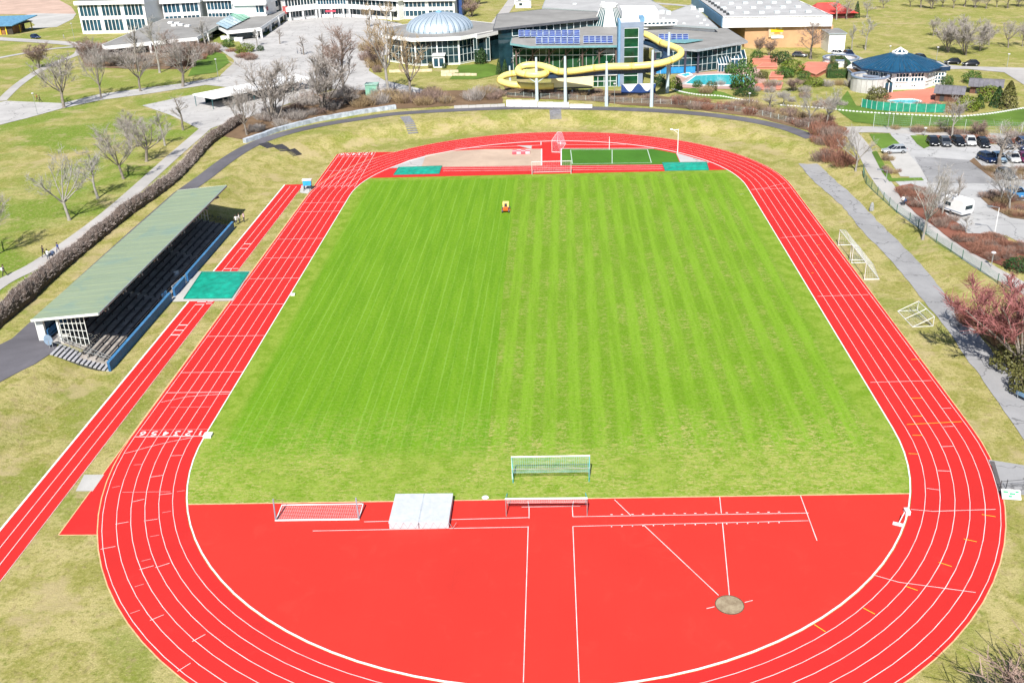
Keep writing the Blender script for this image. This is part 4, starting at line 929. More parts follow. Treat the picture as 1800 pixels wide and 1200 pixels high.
roofslab(sh, up, .5, GRAV, M('dark_fascia', (.10, .105, .12), .5), .6, 'upper_roof')
block(sh, poly_in(up, .93), GZ, zu-.4, MATS['glass'], 'upper_body')
ca, cb = (Vector(xy(up[0])).lerp(Vector(xy(up[1])), .17), Vector(xy(up[0])).lerp(Vector(xy(up[1])), .95)); facade(sh, ca+Vector((0, 1)), cb+Vector((0, 1)), b0.z-.4, zu-.6, 12, 1, MATS['glass'], FRW, .16)
c = PY(882, 80, 198); mb = MB(); mb.bar((c.x, c.y, GZ), (c.x, c.y, zu-.4), .9); mb.build('column', PURP, sh, world=True)
facade(sh, PY(886, 90, 197), PY(902, 90, 184), GZ, ze, 4, 2, MATS['bglass'], FRG, .12)
# small lean-to conservatories at its foot
for px, w_ in (((888, 120), 4.), ((905, 124), 4.)):
    p = G(*px); mb = MB(); mb.prism([(p.x, p.y), (p.x+w_, p.y-.5), (p.x+w_, p.y+4), (p.x, p.y+4)], GZ, 0, [GZ+2.2, GZ+2.2, GZ+4.2, GZ+4.2]); mb.build('conservatory', MATS['bglass'], sh, world=True)
    mb = MB()
    for k in range(5): x = p.x+w_*k/4; mb.bar((x, p.y-.5*k/4-.05, GZ), (x, p.y-.5*k/4-.05, GZ+2.2), .18); mb.bar((x, p.y-.5*k/4, GZ+2.26), (x, p.y+4, GZ+4.26), .22)
    mb.bar((p.x, p.y-.05, GZ+2.25), (p.x+w_, p.y-.55, GZ+2.25), .22); mb.build('conservatory_frame', WALLW, sh, world=True)
# solar panels on the lower roof
CELL = M('solar_cell', (.015, .045, .22), .55, .45, .9, 0, .15); CELLF = M('solar_frame', (.34, .44, .60), .6)
def solar(u0, u1, n, v0, v1, label, plane, dv=0.):
    p0 = rplane((u0+u1)/2, v1+1.5, *plane); t = thing('solar_array', p0, label, 'solar panels', 'solar arrays on the swimming hall roofs')
    for k in range(n):
        ua, ub = u0+(u1-u0)*k/n, u0+(u1-u0)*(k+1)/n-.9; va, vb = v0+dv*k/n, v1+dv*k/n
        bl, br = rplane(ua, vb+2.6, *plane), rplane(ub, vb+2.6, *plane); bl = bl+Vector((0, 0, .38)); br = br+Vector((0, 0, .38)); br.z = bl.z; br.y = bl.y
        w_ = br.x-bl.x; hh = zat(bl.x, bl.y+.9, va)-bl.z; tl = bl+Vector((0, .9, hh))
        e1 = Vector((w_, 0, 0)); e2 = tl-bl; nn = e1.cross(e2).normalized()
        mb = MB(); mb.slab([bl, bl+e1, bl+e1+e2, bl+e2], .06); f = mb.build('panel', CELLF, t, world=True)
        for j in range(3):
            s0, s1 = .04+j*.325, .04+j*.325+.27; mb = MB(); o = bl+nn*.02-t.location
            mb.face([o+e1*.04+e2*s0, o+e1*.96+e2*s0, o+e1*.96+e2*s1, o+e1*.04+e2*s1]); mb.build('cell_row', CELL, f)
    mb = MB(); a = rplane(u0, v1, *plane)+Vector((0, .8, 0)); b = rplane(u1-1, v1, *plane)+Vector((0, .8, 0)); b.z = a.z
    mb.bar(a, b, .12, .5); mb.build('mounting_rail', DARK, t, world=True)
solar(911.5, 1020, 10, 53, 64.5, 'upper long row of ten blue solar panels on the grey hall roof', PL)
solar(942, 1020, 7, 65, 77, 'lower row of seven blue solar panels on the grey hall roof', PL)
solar(1025.5, 1078, 5, 63.5, 75.5, 'short row of five blue solar panels left of the slide tower', PL)
# --- cone of glass and white slats
yc = 200.; bc = PY(1072, 46, yc-6); tc_ = PY(1072, 9, yc); cn = thing('roof_cone', (bc.x, yc, bc.z-.6), 'white conical roof light with glass strips rising over the hall roof', 'roof light')
hc = tc_.z-bc.z+.6; rb, rtp = 4.6, 2.2
for k in range(8):
    a0, a1 = R(22.5+45*k), R(67.5+45*k); P0, P1 = Vector((rb*math.cos(a0), rb*math.sin(a0), 0)), Vector((rb*math.cos(a1), rb*math.sin(a1), 0)); Q0, Q1 = Vector((rtp*math.cos(a0), rtp*math.sin(a0), hc)), Vector((rtp*math.cos(a1), rtp*math.sin(a1), hc))
    n = 4 if k != 5 else 1
    mb = MB(); mb.face([P0*.985, P1*.985, Q1*.97, Q0*.97]); mb.build('facet', WALLW if k == 5 else M('cone_glass', (.03, .09, .10), .5, .1, 1, 0, .2), cn)
    for j in range(n+1):
        f = j/n; mb = MB(); mb.bar(P0.lerp(P1, f), Q0.lerp(Q1, f), .12, .1); mb.build('slat', WALLW, cn)
mb = MB(); mb.lathe([(rtp+.3, hc-.5), (rtp+.35, hc+.2), (rtp*.7, hc+.55), (0, hc+.6)], 8); mb.build('cap', WALLW, cn)
# --- flat roofs behind
bk_ = thing('rear_hall', (30, 235, GZ), 'low rear wing with wide grey flat roof and white roof box', 'building')
zz = GZ+7.6; q = [P(u, v, zz) for u, v in ((953, 14), (1048, 20), (1062, 36), (1262, 49), (1216, 8), (1180, 21), (1143, 0), (1150, -8), (962, -8))]
roofslab(bk_, q, .5, GRAVL, FRG, .5); block(bk_, poly_in(q, .97), GZ, zz-.4, WALLW)
q = [P(u, v, zz+.4) for u, v in ((1094, 34), (1158, 34.5), (1154, 19), (1096, 19))]; zt_ = zat(q[0].x, q[0].y, 21); block(bk_, [q[0], q[1], q[1]+Vector((0, 14, 0)), q[0]+Vector((0, 14, 0))], zz, zt_, WALLW, 'roof_box')
for u, v, w_, h_ in ((1163, 24, 2.4, 1.6), (1175, 25, 2.2, 1.5), (1166, 33, 1.2, .5), (1174, 42, 1.3, .6), (1190, 38, .9, .5), (1202, 42, 1.2, .5), (1110, 12, 2, .6), (1060, 5, 2, .6), (1010, 8, 2, .6), (1218, 17, 2.5, 1.6), (1232, 21, 2.4, 1.6), (1226, 30, 1.4, .5), (1238, 36, 1.4, .5), (1232, 42, 1.4, .5), (1243, 45, 1.4, .5)):
    p = P(u, v, zz); mb = MB(); mb.box((p.x, p.y, zz+h_*.3), (w_*.6, w_*.6, h_*.6)); mb.build('roof_vent', FRW, bk_, world=True)
p = P(1152, 44, zz); mb = MB(); mb.prism([(p.x-5, p.y-1), (p.x+6, p.y-1), (p.x+6, p.y+2), (p.x-5, p.y+2)], zz-.3, zz+1.1); mb.build('skylight_base', WALLW, bk_, world=True)
facade(bk_, (p.x-4.6, p.y-1), (p.x+5.6, p.y-1), zz+.1, zz+1, 9, 1, MATS['bglass'], WALLW, .35)
# --- right wing of the hall
rw_ = thing('pool_wing', (42, 186, GZ), 'right wing of the pool with grey hipped roof edge and tall dark windows', 'building')
fa, fb, fc = G(1150, 131), G(1225, 128), G(1300, 118); zw = zat(fb.x, fb.y, 86); zo = zw+.2
q = [P(u, v, zo) for u, v in ((1131, 80), (1226, 88), (1314, 73), (1278, 50.5), (1131, 52))]; roofslab(rw_, q, .5, GRAV, M('pale_fascia', (.36, .38, .40), .5), .55)
block(rw_, [fa, fb, fc, fc+Vector((0, 16, 0)), fa+Vector((0, 16, 0))], GZ-.2, zw-.3, MATS['glass'])
facade(rw_, fa, fb, GZ+.2, zw-.4, 7, 3, MATS['glass'], FRW, .08); facade(rw_, fb, fc, GZ+.2, zw-.4, 9, 3, MATS['glass'], FRW, .08)
for s in (0., .35, .7, 1.): c = fa.lerp(fb, s); mb = MB(); mb.bar((c.x, c.y-1.2, GZ), (c.x, c.y-1.2, zw-.3), .5); mb.build('column', PURP, rw_, world=True)
c = fa.lerp(fb, .5); mb = MB(); mb.box((c.x, c.y-.3, GZ+.9), ((fb-fa).length*.9, .2, 1.6)); mb.build('blue_panel', M('pool_blue', (.03, .25, .55), .4), rw_, world=True)
solar(1158, 1211, 5, 60, 70.5, 'row of five solar panels right of the slide tower', (q[0], q[1], q[2]))
ea, eb = P(1155, 73, zo+.5), P(1236, 70, zo+.5); mb = MB(); mb.slab([ea, P(1205, 75, zo+.5), eb, P(1200, 68, zo+.5)], .2); mb.build('canopy', M('teal_fascia'), rw_, world=True)
for px, w_, h_ in (((1262, 127), 3., 3.2), ((1284, 121), 4., 4.)):
    p = G(*px); mb = MB(); mb.prism([(p.x, p.y), (p.x+w_, p.y), (p.x+w_, p.y+4), (p.x, p.y+4)], GZ, 0, [GZ+h_*.6, GZ+h_*.6, GZ+h_, GZ+h_]); mb.build('conservatory', MATS['bglass'], rw_, world=True)
    mb = MB()
    for k in range(5): x = p.x+w_*k/4; mb.bar((x, p.y-.05, GZ), (x, p.y-.05, GZ+h_*.6), .11); mb.bar((x, p.y, GZ+h_*.6+.05), (x, p.y+4, GZ+h_+.05), .13)
    mb.bar((p.x, p.y-.05, GZ+h_*.6), (p.x+w_, p.y-.05, GZ+h_*.6), .22); mb.build('conservatory_frame', WALLW, rw_, world=True)
# --- tower of the slide
ta, tb = G(1088, 152), G(1129, 150); tb.y = ta.y; tw = thing('slide_tower', ((ta.x+tb.x)/2, ta.y+2.5, GZ), 'grey water slide tower with green glass front', 'slide tower'); ztop = zat(ta.x, ta.y, 40); dp = 5.
for x, m_ in ((ta.x+.55, GREYB), (tb.x-.6, GREYB)): mb = MB(); mb.prism([(x-.55, ta.y), (x+.6, ta.y), (x+.6, ta.y+dp), (x-.55, ta.y+dp)], GZ, ztop-1.3); mb.build('side_wall', m_, tw, world=True)
mb = MB(); mb.prism([(ta.x-.02, ta.y-.02), (tb.x+.02, ta.y-.02), (tb.x+.02, ta.y+dp), (ta.x-.02, ta.y+dp)], ztop-1.3, ztop); mb.build('head_beam', GREYB, tw, world=True)
mb = MB(); mb.prism([(ta.x+1.1, ta.y+.3), (tb.x-1.15, ta.y+.3), (tb.x-1.15, ta.y+dp-.1), (ta.x+1.1, ta.y+dp-.1)], GZ, ztop-1.3); mb.build('stair_core', MATS['gglass'], tw, world=True)
facade(tw, (ta.x+1.1, ta.y+.2), (tb.x-1.2, ta.y+.2), GZ+.3, ztop-1.4, 1, 6, MATS['gglass'], FRW, .14)
mb = MB(); mb.prism([(ta.x-.3, ta.y-.3), (ta.x+.2, ta.y-.3), (ta.x+.2, ta.y+dp+.3), (ta.x-.3, ta.y+dp+.3)], GZ, ztop+.35); mb.build('corner_fin', BLUEF, tw, world=True)
mb = MB(); mb.slab([(ta.x+.3, ta.y+.2, ztop+.25), (tb.x-.3, ta.y+.2, ztop+.25), (tb.x-.3, ta.y+dp-.2, ztop+.25), (ta.x+.3, ta.y+dp-.2, ztop+.25)], .25); mb.build('roof', WALLW, tw, world=True)
mb = MB(); mb.prism([(tb.x-.9, ta.y+.1), (tb.x+.2, ta.y+.1), (tb.x+.2, ta.y+dp), (tb.x-.9, ta.y+dp)], ztop, ztop+.9); mb.build('roof_box', BLUEF, tw, world=True)
# low glazed block at its foot
ga, gb = G(1040, 153), G(1088, 153); lb = thing('slide_landing', (ga.x, ga.y, GZ), 'low dark glazed block with white roof at the foot of the slide tower', 'building'); zl = zat(ga.x, ga.y, 133)
block(lb, [(ga.x, ga.y), (gb.x-.6, ga.y), (gb.x-.6, ga.y+5), (ga.x, ga.y+5)], GZ-.2, zl, MATS['gglass']); facade(lb, (ga.x, ga.y), (gb.x-.6, ga.y), GZ, zl-.1, 4, 2, MATS['gglass'], FRW, .14); roofslab(lb, [(ga.x-.4, ga.y-.5, zl+.3), (gb.x-.4, ga.y-.5, zl+.3), (gb.x-.4, ga.y+5.3, zl+.3), (ga.x-.4, ga.y+5.3, zl+.3)], .3, WALLW)
mb = MB(); mb.box((ga.x-.9, ga.y+.4, (GZ+zl)/2), (1.8, 1, zl-GZ)); mb.build('pier', GREYB, lb, world=True)
# blue wall with white wave
wa, wb = G(1092, 165), G(1153, 165); wv = thing('wave_wall', wa, 'blue wall with a white wave shape below the slide tower', 'wall'); wb.y = wa.y; Lw = wb.x-wa.x; hw = 2.2
mb = MB(); mb.box((Lw/2, .15, hw/2), (Lw, .3, hw)); mb.build('panel', M('navy_panel', (.03, .07, .22), .5), wv)
mb = MB(); n = 20; top = [(Lw*k/n, -.03, hw+.05) for k in range(n+1)]; bot = [(Lw*k/n, -.03, hw*(.62+.42*math.cos(k/n*4*math.pi))) for k in range(n+1)]
for k in range(n): mb.face([bot[k], bot[k+1], top[k+1], top[k]])
mb.build('wave_panel', WALLW, wv)
# --- water slides
YELS = M('slide_yellow', (.90, .72, .22), .35, .07, .4); NAVY = M('slide_navy', (.022, .05, .10), .35, .2, .5)
def slide(pts, r, label, m, name, open_=False):
    w3 = [PY(u, v, y) for u, v, y in pts]; c = smooth_pts(w3, 6); t = thing(name, (w3[0].x, w3[0].y, GZ), label, 'water slide'); n = len(c)//12
    for i in range(n+1):
        s = c[i*12:i*12+13]
        if len(s) < 2: continue
        mb = MB()
        if open_:
            for a, b in zip(s, s[1:]): mb.bar(a, b, r*2, r*.5); d = (b-a).normalized(); x = Vector((-d.y, d.x, 0))*r; mb.bar(a+x+Vector((0, 0, .3)), b+x+Vector((0, 0, .3)), .15, .7); mb.bar(a-x+Vector((0, 0, .3)), b-x+Vector((0, 0, .3)), .15, .7)
        else: mb.tube(s, r, 14)
        sg = mb.build('slide_section', m, t, smooth=not open_, world=True)
        if not open_ and len(s) > 3:
            mb = MB(); d = (s[-1]-s[-2]).normalized(); mb.tube([s[-1]-d*.08, s[-1]+d*.08], r*1.06, 14); mb.build('flange', M('slide_flange', (.72, .50, .10), .4), sg); bpy.data.objects[-1] if 0 else None
            o = list(sg.children)[-1]; o.location = -t.location
    return t
slide([(1126, 58, 166), (1142, 64, 163), (1163, 76, 158), (1184, 83, 153), (1196, 90, 149.5), (1195, 98, 147), (1178, 107, 145), (1150, 113.5, 144), (1110, 117, 144), (1075, 117.5, 145), (1045, 120, 146), (1010, 125, 147.3), (983, 126, 148.5), (966, 120, 150), (945, 115, 152), (925, 115, 152.6), (913, 120, 152), (911, 127, 150), (925, 131, 148.5), (945, 132, 148), (958, 130, 149), (960, 127, 151), (948, 126, 155), (925, 128, 158), (900, 130, 159), (884, 135, 158), (879, 142, 156), (890, 147, 154), (912, 150, 153), (945, 152, 153), (972, 151, 153.5)], .78, 'long yellow tube slide winding down from the grey tower', YELS, 'tube_slide')
slide([(1128, 74, 165.5), (1150, 80, 162), (1172, 92, 157), (1168, 108, 150), (1150, 123, 146), (1100, 127, 146), (1060, 129, 147), (1020, 132, 148.5), (975, 135, 150), (940, 136, 151), (910, 136, 152)], 1.0, 'dark navy open slide trough running below the yellow tube', NAVY, 'open_slide', True)
ya_, yb_ = PY(969, 143.5, 154), PY(1043, 143, 153.5); t = thing('slide_runout', ya_, 'straight pale yellow run-out trough at the end of the tube slide', 'slide trough'); L_ = yb_.x-ya_.x; h_ = 2.6
mb = MB(); mb.box((L_/2, 0, 0), (L_, 1.7, h_)); mb.build('trough', M('pale_yellow', (.82, .73, .42), .45, .05), t); mb = MB(); mb.box((L_/2, 0, -h_/2-.2), (L_*.96, 1.3, .4)); mb.build('base', DARK, t); mb = MB(); mb.box((L_/2, 0, h_/2+.05), (L_*1.01, 1.8, .12)); mb.build('rim', YELS, t)
for s in (.1, .5, .9): mb = MB(); mb.box((L_*s, 0, -(ya_.z-GZ)/2-h_/2-.2), (.4, .6, max(.3, ya_.z-GZ-h_/2))); mb.build('leg', STEEL, t)
COLM = M('pale_column', (.47, .55, .60), .45, .06)
for px, vt, lab in (((944, 178), 101, 'leftmost pale blue slide column in front of the small loop'), ((994, 181.5), 99, 'second pale blue slide column from the left'), ((1066, 187), 108, 'middle pale blue slide column beside the curved path'), ((1145, 188), 88, 'pale blue slide column with a dark collar right of the wave wall'), ((1173, 163), 57, 'tallest pale blue slide column at the right turn'), ((897, 150), 116, 'short pale column inside the left loop of the slide')):
    pole('slide_column', px, vt, lab, .42 if px[0] != 897 else .3, ((lambda t, h: (MB().bar((0, 0, h*.42), (2.2, .6, h*.56), .16).bar((0, 0, h*.42), (-2.2, .4, h*.56), .16).build('bracket', COLM, t))) if px[0] == 944 else None), COLM, 'column', 'columns that carry the water slides')
# --- sports hall clad in tan
HA, HB = G(1308, 84), G(1461, 84); HB.y = min(HB.y, HA.y-2); th = thing('sports_hall', (70, 225, GZ), 'large tan sports hall with wide white roof edge and grey roof', 'sports hall')
zb1 = zat(HA.x, HA.y, 47.5); zt1 = zat(HA.x, HA.y-1.5, 30.5)
L0 = P(1271, 31, zt1); L1 = P(1464, 28, zt1); Bk0 = P(1229, 0.5, zt1); Bk1 = P(1388, -6, zt1); Bk0 = L0+(Bk0-L0)*1.35; Bk1 = L1+(Bk1-L1)*1.2
roofslab(th, [L0, L1, Bk1, Bk0], .3, GRAVL)
block(th, [HA, HB, HB+(Bk1-L1), HA+(Bk1-L1)], GZ-.3, zb1+.2, TAN)
mb = MB(); hf = zt1-zb1
mb.prism([xy(L0), xy(L1), xy(L1+Vector((0, .8, 0))), xy(L0+Vector((0, .8, 0)))], zb1, zt1+.1); mb.build('front_fascia', WALLW, th, world=True)
d_ = (Bk0-L0).normalized(); mb = MB(); mb.bar(L0+Vector((.1, .9, -hf/2)), Bk0+Vector((.1, 0, -hf/2)), .5, hf); mb.build('side_fascia', BLUEF, th, world=True)
mb = MB(); mb.bar(L1+Vector((-.1, .9, -hf/2)), Bk1+Vector((-.1, 0, -hf/2)), .5, hf); mb.build('side_fascia', WALLW, th, world=True)
for i in range(6):
    for j in range(4):
        f, g = .12+i*.145, .14+j*.2; p = L0.lerp(L1, f).lerp(Bk0.lerp(Bk1, f), g); mb = MB(); mb.box((p.x, p.y, zt1+.25), (1.5, 1.5, .5)); mb.build('roof_light', FRW, th, world=True)
for k in range(9): p = L0.lerp(Bk0, .08+k*.09)+Vector((2.2, 0, 0)); mb = MB(); mb.box((p.x, p.y, zt1+.3), (.8, 1.2, .6)); mb.build('roof_vent', DARK, th, world=True)
# emblem on the wall: yellow and orange shapes over a small white board
ec = HA.lerp(HB, .385); fy = ec.y-.12; zc = zat(ec.x, fy, 55)
def flat(px, m, name, yo): mb = MB(); mb.face([PY(u, v, fy-yo) for u, v in px]); mb.build(name, m, th, world=True)
flat([(1351, 66), (1380, 66), (1380, 47.5), (1351, 47.5)], M('emblem_ground', (.62, .45, .30), .7), 'emblem_board', .02)
flat([(1355, 57), (1377, 56.5), (1377, 50.5), (1371, 52), (1366, 49.5), (1361, 52), (1355, 50.5)], M('emblem_yellow', (.85, .55, .02), .5), 'emblem_shape', .06); flat([(1360, 60), (1372, 60), (1370, 56.5), (1362, 56.5)], M('emblem_orange', (.80, .28, .05), .5), 'emblem_shape', .08)
flat([(1356, 68), (1377, 67.5), (1377, 63), (1356, 63.5)], white, 'emblem_panel', .07)
for u in (1363, 1373): flat([(u-1, 51), (u+1, 51), (u+1, 45.5), (u-1, 45.5)], white, 'emblem_rod', .05)
# annex
a, b = G(1455, 93), G(1483, 92); ax = thing('annex', a, 'small white block attached to the right end of the sports hall', 'building'); z1 = zat(a.x, a.y, 61); b.y = a.y
block(ax, [a, b, b+Vector((0, 9, 0)), a+Vector((0, 9, 0))], GZ-.2, z1, WALLW); roofslab(ax, [a+Vector((-.2, -.2, z1+.25-a.z)), b+Vector((.2, -.2, z1+.25-b.z)), b+Vector((.2, 9, z1+.25-b.z)), a+Vector((-.2, 9, z1+.25-a.z))], .25, GRAV, FRG, .3)
# red roofed house
RR = M('red_tiles', (.58, .07, .06), .6, .12, .4); a, b = G(1432, 34), G(1502, 32); rh = thing('red_roof_house', a, 'house with a bright red hipped roof behind the sports hall', 'house'); b.y = a.y; z1 = GZ+1.6
block(rh, [a, b, b+Vector((0, 9, 0)), a+Vector((0, 9, 0))], GZ, z1, M('dark_red_wall', (.16, .05, .05), .8)); mb = MB(); o = Vector((0, 0, 0)); e = [Vector((a.x-1, a.y-1, z1)), Vector((b.x+1, b.y-1, z1)), Vector((b.x+1, b.y+10, z1)), Vector((a.x-1, a.y+10, z1))]; zr2 = zat(a.x+3, a.y+4.5, 5); rl, rr_ = Vector((a.x+1.5, a.y+4.5, zr2)), Vector((b.x-5.5, a.y+4.5, zr2))
for f in ([e[0], e[1], rr_, rl], [e[1], e[2], rr_], [e[2], e[3], rl, rr_], [e[3], e[0], rl]): mb.face(f)
mb.build('roof', RR, rh, world=True)
# --- pavilion with blue roof
p0, p1 = G(1568, 158), G(1622, 156); cx = (p0.x+p1.x)/2; s_ = p1.x-p0.x; ap = s_/2/math.tan(R(22.5)); cy = p0.y+ap; gz = H(cx, cy); pv = thing('pavilion', (cx, cy, gz), 'white octagonal sauna pavilion with dark blue tent roof', 'pavilion')
Rw = s_/2/math.sin(R(22.5)); O = [Vector((cx, cy, 0))+p for p in oc(Rw, R(22.5))]; zw = zat(cx, p0.y, 123); zap = zat(cx, cy, 84)
block(pv, O, gz-.3, zw-.45, WALLW)
for k in range(8):
    a, b = O[k], O[(k+1) % 8]; m_ = (a+b)/2
    if m_.y < cy-1:
        d = (b-a).normalized(); zs, ze_ = gz+1.75, zw-.75
        for s0, s1 in ((.07, .47), (.55, .95)): facade(pv, a.lerp(b, s0), a.lerp(b, s1), zs, ze_, 4, 2, MATS['bglass'], WALLW, .2)
        if m_.y < cy-5:
            for f in (.12, .24, .62, .7): q = a.lerp(b, f); mb = MB(); mb.tube([(q.x, q.y-.06, gz+.75), (q.x, q.y+.05, gz+.75)], .17, 10); mb.build('porthole', DARK, pv, world=True)
Re = Rw*1.12; ztp = gz+(zap-gz)*.86; Rt = 1.45
for k in range(8):
    a0, a1 = R(22.5+45*k), R(67.5+45*k); f = lambda r, a, z: Vector((cx+r*math.cos(a), cy+r*math.sin(a), z))
    A_, B_, C_, D_ = f(Re, a0, zw-.3), f(Re, a1, zw-.3), f(Rt, a1, ztp), f(Rt, a0, ztp)
    for j in range(6):
        s0, s1 = j/6+.008, (j+1)/6-.008; mb = MB(); mb.face([A_.lerp(B_, s0), A_.lerp(B_, s1), D_.lerp(C_, s1), D_.lerp(C_, s0)]); mb.build('roof_sheet', ROOFB, pv, world=True)
    mb = MB(); mb.bar(A_+Vector((0, 0, -.1)), B_+Vector((0, 0, -.1)), .2, .35); mb.build('eave', M('eave_navy', (.012, .035, .08), .5), pv, world=True)
    mb = MB(); mb.bar(A_, D_, .14); mb.build('ridge', M('ridge_navy', (.02, .08, .14), .4), pv, world=True)
mb = MB(); mb.lathe([(Rt+.35, ztp-gz-.1), (Rt+.35, ztp-gz+.15), (.0, zap-gz)], 8); mb.build('lantern', MATS['bglass'], pv)
for k in range(8): a = R(45*k); mb = MB(); mb.bar(((Rt+.4)*math.cos(a), (Rt+.4)*math.sin(a), ztp-gz+.1), (0, 0, zap-gz+.05), .3, .2); mb.build('lantern_bar', WALLW, pv)
mb = MB(); mb.lathe([(Rt+.45, ztp-gz-.15), (Rt+.5, ztp-gz+.2), (Rt+.2, ztp-gz+.25)], 8); mb.build('lantern_base', WALLW, pv)
a, b = G(1624, 151), G(1658, 149); b.y = a.y; zx = zat(a.x, a.y, 125)
block(pv, [a, b, b+Vector((0, 7, 0)), a+Vector((0, 7, 0))], gz-.2, zx, WALLW, 'side_wing'); facade(pv, (a.x+.8, a.y), (b.x-.5, a.y), gz+.5, zx-.4, 5, 3, MATS['bglass'], WALLW, .2)
roofslab(pv, [a+Vector((-.3, -.6, zx+.9-a.z)), b+Vector((.5, -.6, zx+.9-b.z)), b+Vector((.5, 7, zx+.9-b.z)), a+Vector((-.3, 7, zx+.9-a.z))], .9, GRAVL, M('eave_navy'), .9, 'side_roof')
# drum-shaped yard and its flat roofs
def drum(px, r, h, m, label, name='round_yard'):
    p = G(*px); t = thing(name, p, label, 'round wall'); n = 22
    for k in range(n):
        a0, a1 = 2*math.pi*(k+.03)/n, 2*math.pi*(k+.97)/n; mb = MB(); mb.prism([(r*math.cos(a0), r*math.sin(a0)), (r*math.cos(a1), r*math.sin(a1)), ((r-.4)*math.cos(a1), (r-.4)*math.sin(a1)), ((r-.4)*math.cos(a0), (r-.4)*math.sin(a0))], -.2, h); mb.build('wall_panel', m, t)
    mb = MB(); mb.lathe([(r+.12, h), (r+.12, h+.3), (r-.5, h+.3), (r-.5, h)], 44); mb.build('rim', GREYB, t); mb = MB(); mb.lathe([(0, .1), (r-.4, .1)], 30); mb.build('floor', MULCH, t)
drum((1527, 158), 4.3, 3.2, M('pale_boarding', (.50, .49, .47), .8, .15, .6), 'pale boarded round yard wall left of the blue-roofed pavilion')
drum((1477, 113), 4.6, 1.6, WALLW, 'white oval wall around a small yard beside the sports hall')
fr_ = thing('flat_roof_building', G(1522, 132), 'low building with brown planted roof behind the round yard', 'building'); q = [P(u, v, gz+2.8) for u, v in ((1490, 121), (1500, 130), (1545, 134), (1562, 126), (1540, 113), (1500, 110))]; roofslab(fr_, q, .4, BROWN, GREYB, .45); block(fr_, poly_in(q, .95), gz-.1, gz+2.5, WALLW)
pz = P(1499, 119, gz+2.8); mb = MB(); mb.lathe([(1.6, 0), (0, 1.3)], 4, (pz.x, pz.y, pz.z)); mb.build('pyramid_light', WALLW, fr_, world=True)
pc = G(1557, 163); t = thing('glass_porch', pc, 'small white glazed porch between round yard and pavilion', 'porch'); mb = MB(); mb.prism([(-1.4, 0), (1.4, 0), (1.4, 2.6), (-1.4, 2.6)], 0, 2.2); mb.build('body', MATS['bglass'], t); mb = MB(); mb.slab([(-1.6, -.1, 2.25), (0, -.1, 3.3), (0, 2.7, 3.3), (-1.6, 2.7, 2.25)], .1); mb.slab([(0, -.1, 3.3), (1.6, -.1, 2.25), (1.6, 2.7, 2.25), (0, 2.7, 3.3)], .1); mb.build('roof', WALLW, t)
for x in (-1.4, -.5, .5, 1.4): mb = MB(); mb.bar((x, -.05, 0), (x, -.05, 2.3), .16); mb.build('post', WALLW, t)
# sheds
def shed(px0, px1, dpt, h, rh, label, mw, mr):
    a, b = G(*px0), G(*px1); ang = math.atan2(b.y-a.y, b.x-a.x); L = (b-a).length; t = thing('garden_shed', a, label, 'shed', None, ang)
    for k in range(8): mb = MB(); mb.box((L*(k+.5)/8, 0, h/2), (L/8-.03, .12, h)); mb.build('wall_board', mw, t)
    mb = MB(); mb.prism([(0.06, .07), (L-.06, .07), (L-.06, dpt), (.06, dpt)], 0, h+.05); mb.build('walls', mw, t)
    for y0, y1, z0, z1 in ((-.7, dpt/2, h-.2, h+rh), (dpt+.7, dpt/2, h-.2, h+rh)):
        n = 7
        for k in range(n): s0, s1 = -.5+(L+1)*k/n+.02, -.5+(L+1)*(k+1)/n-.02; mb = MB(); mb.slab([(s0, y0, z0), (s1, y0, z0), (s1, y1, z1), (s0, y1, z1)], .1); mb.build('roof_strip', mr, t)
    mb = MB(); mb.bar((-.5, dpt/2, h+rh+.03), (L+.5, dpt/2, h+rh+.03), .2, .1); mb.build('ridge', mr, t); mb = MB(); mb.box((L*.25, -.08, 1.0), (.9, .06, 1.9)); mb.build('door', DARK, t)
GRT = M('grey_roof_felt', (.16, .155, .175), .9, .2, .8); BRN = M('brown_boards', (.14, .065, .045), .8, .25, 2)
shed((1643, 178), (1690, 181), 4.2, 2.1, 1.1, 'dark brown garden shed with grey felt roof in front of the pavilion', BRN, GRT); shed((1704, 164), (1758, 167), 4.2, 1.9, 1.1, 'second brown shed with grey roof near the car park road', BRN, GRT)
# pools and terraces
TERR = mat_paved('terracotta', (.55, .20, .14), False, .2)
def poolm(px, label, tile):
    q = GP(px); c = sum(q, Vector())/len(q); t = thing('swimming_pool', c, label, 'pool')
    drape('pool_terrace', [Vector(xy(c))+(Vector(xy(p))-Vector(xy(c)))*1.14 for p in q], tile, .09, t); drape('water_surface', [xy(p) for p in q], MATS['water'], .16, t)
    mb = MB()
    for i in range(len(q)): a, b = q[i], q[(i+1) % len(q)]; mb.bar((a.x, a.y, c.z+.16), (b.x, b.y, c.z+.16), .5, .2)
    mb.build('pool_edge', WALLW, t, world=True)
area('pool_terrace', [(1180, 148), (1190, 132), (1300, 122), (1332, 118), (1352, 150), (1330, 158), (1250, 157), (1200, 155)], mat_paved('terrace_tiles', (.45, .30, .26), False, .2), .09)
poolm([(1205, 148), (1224, 134), (1262, 132), (1312, 133), (1322, 142), (1325, 149), (1290, 151), (1250, 152)], 'turquoise outdoor pool beside the pool wing', MATS['plaza']); poolm([(1193, 133), (1210, 129), (1216, 133), (1205, 137)], 'small turquoise plunge pool left of the outdoor pool', MATS['plaza']); poolm([(1560, 178), (1580, 176), (1605, 176), (1618, 179), (1614, 184), (1580, 184), (1562, 182)], 'small pale pool in front of the blue-roofed pavilion', MATS['plaza'])
area('pavilion_terrace', [(1548, 172), (1562, 163), (1625, 157), (1642, 155), (1646, 176), (1660, 186), (1560, 187)], TERR, .06)
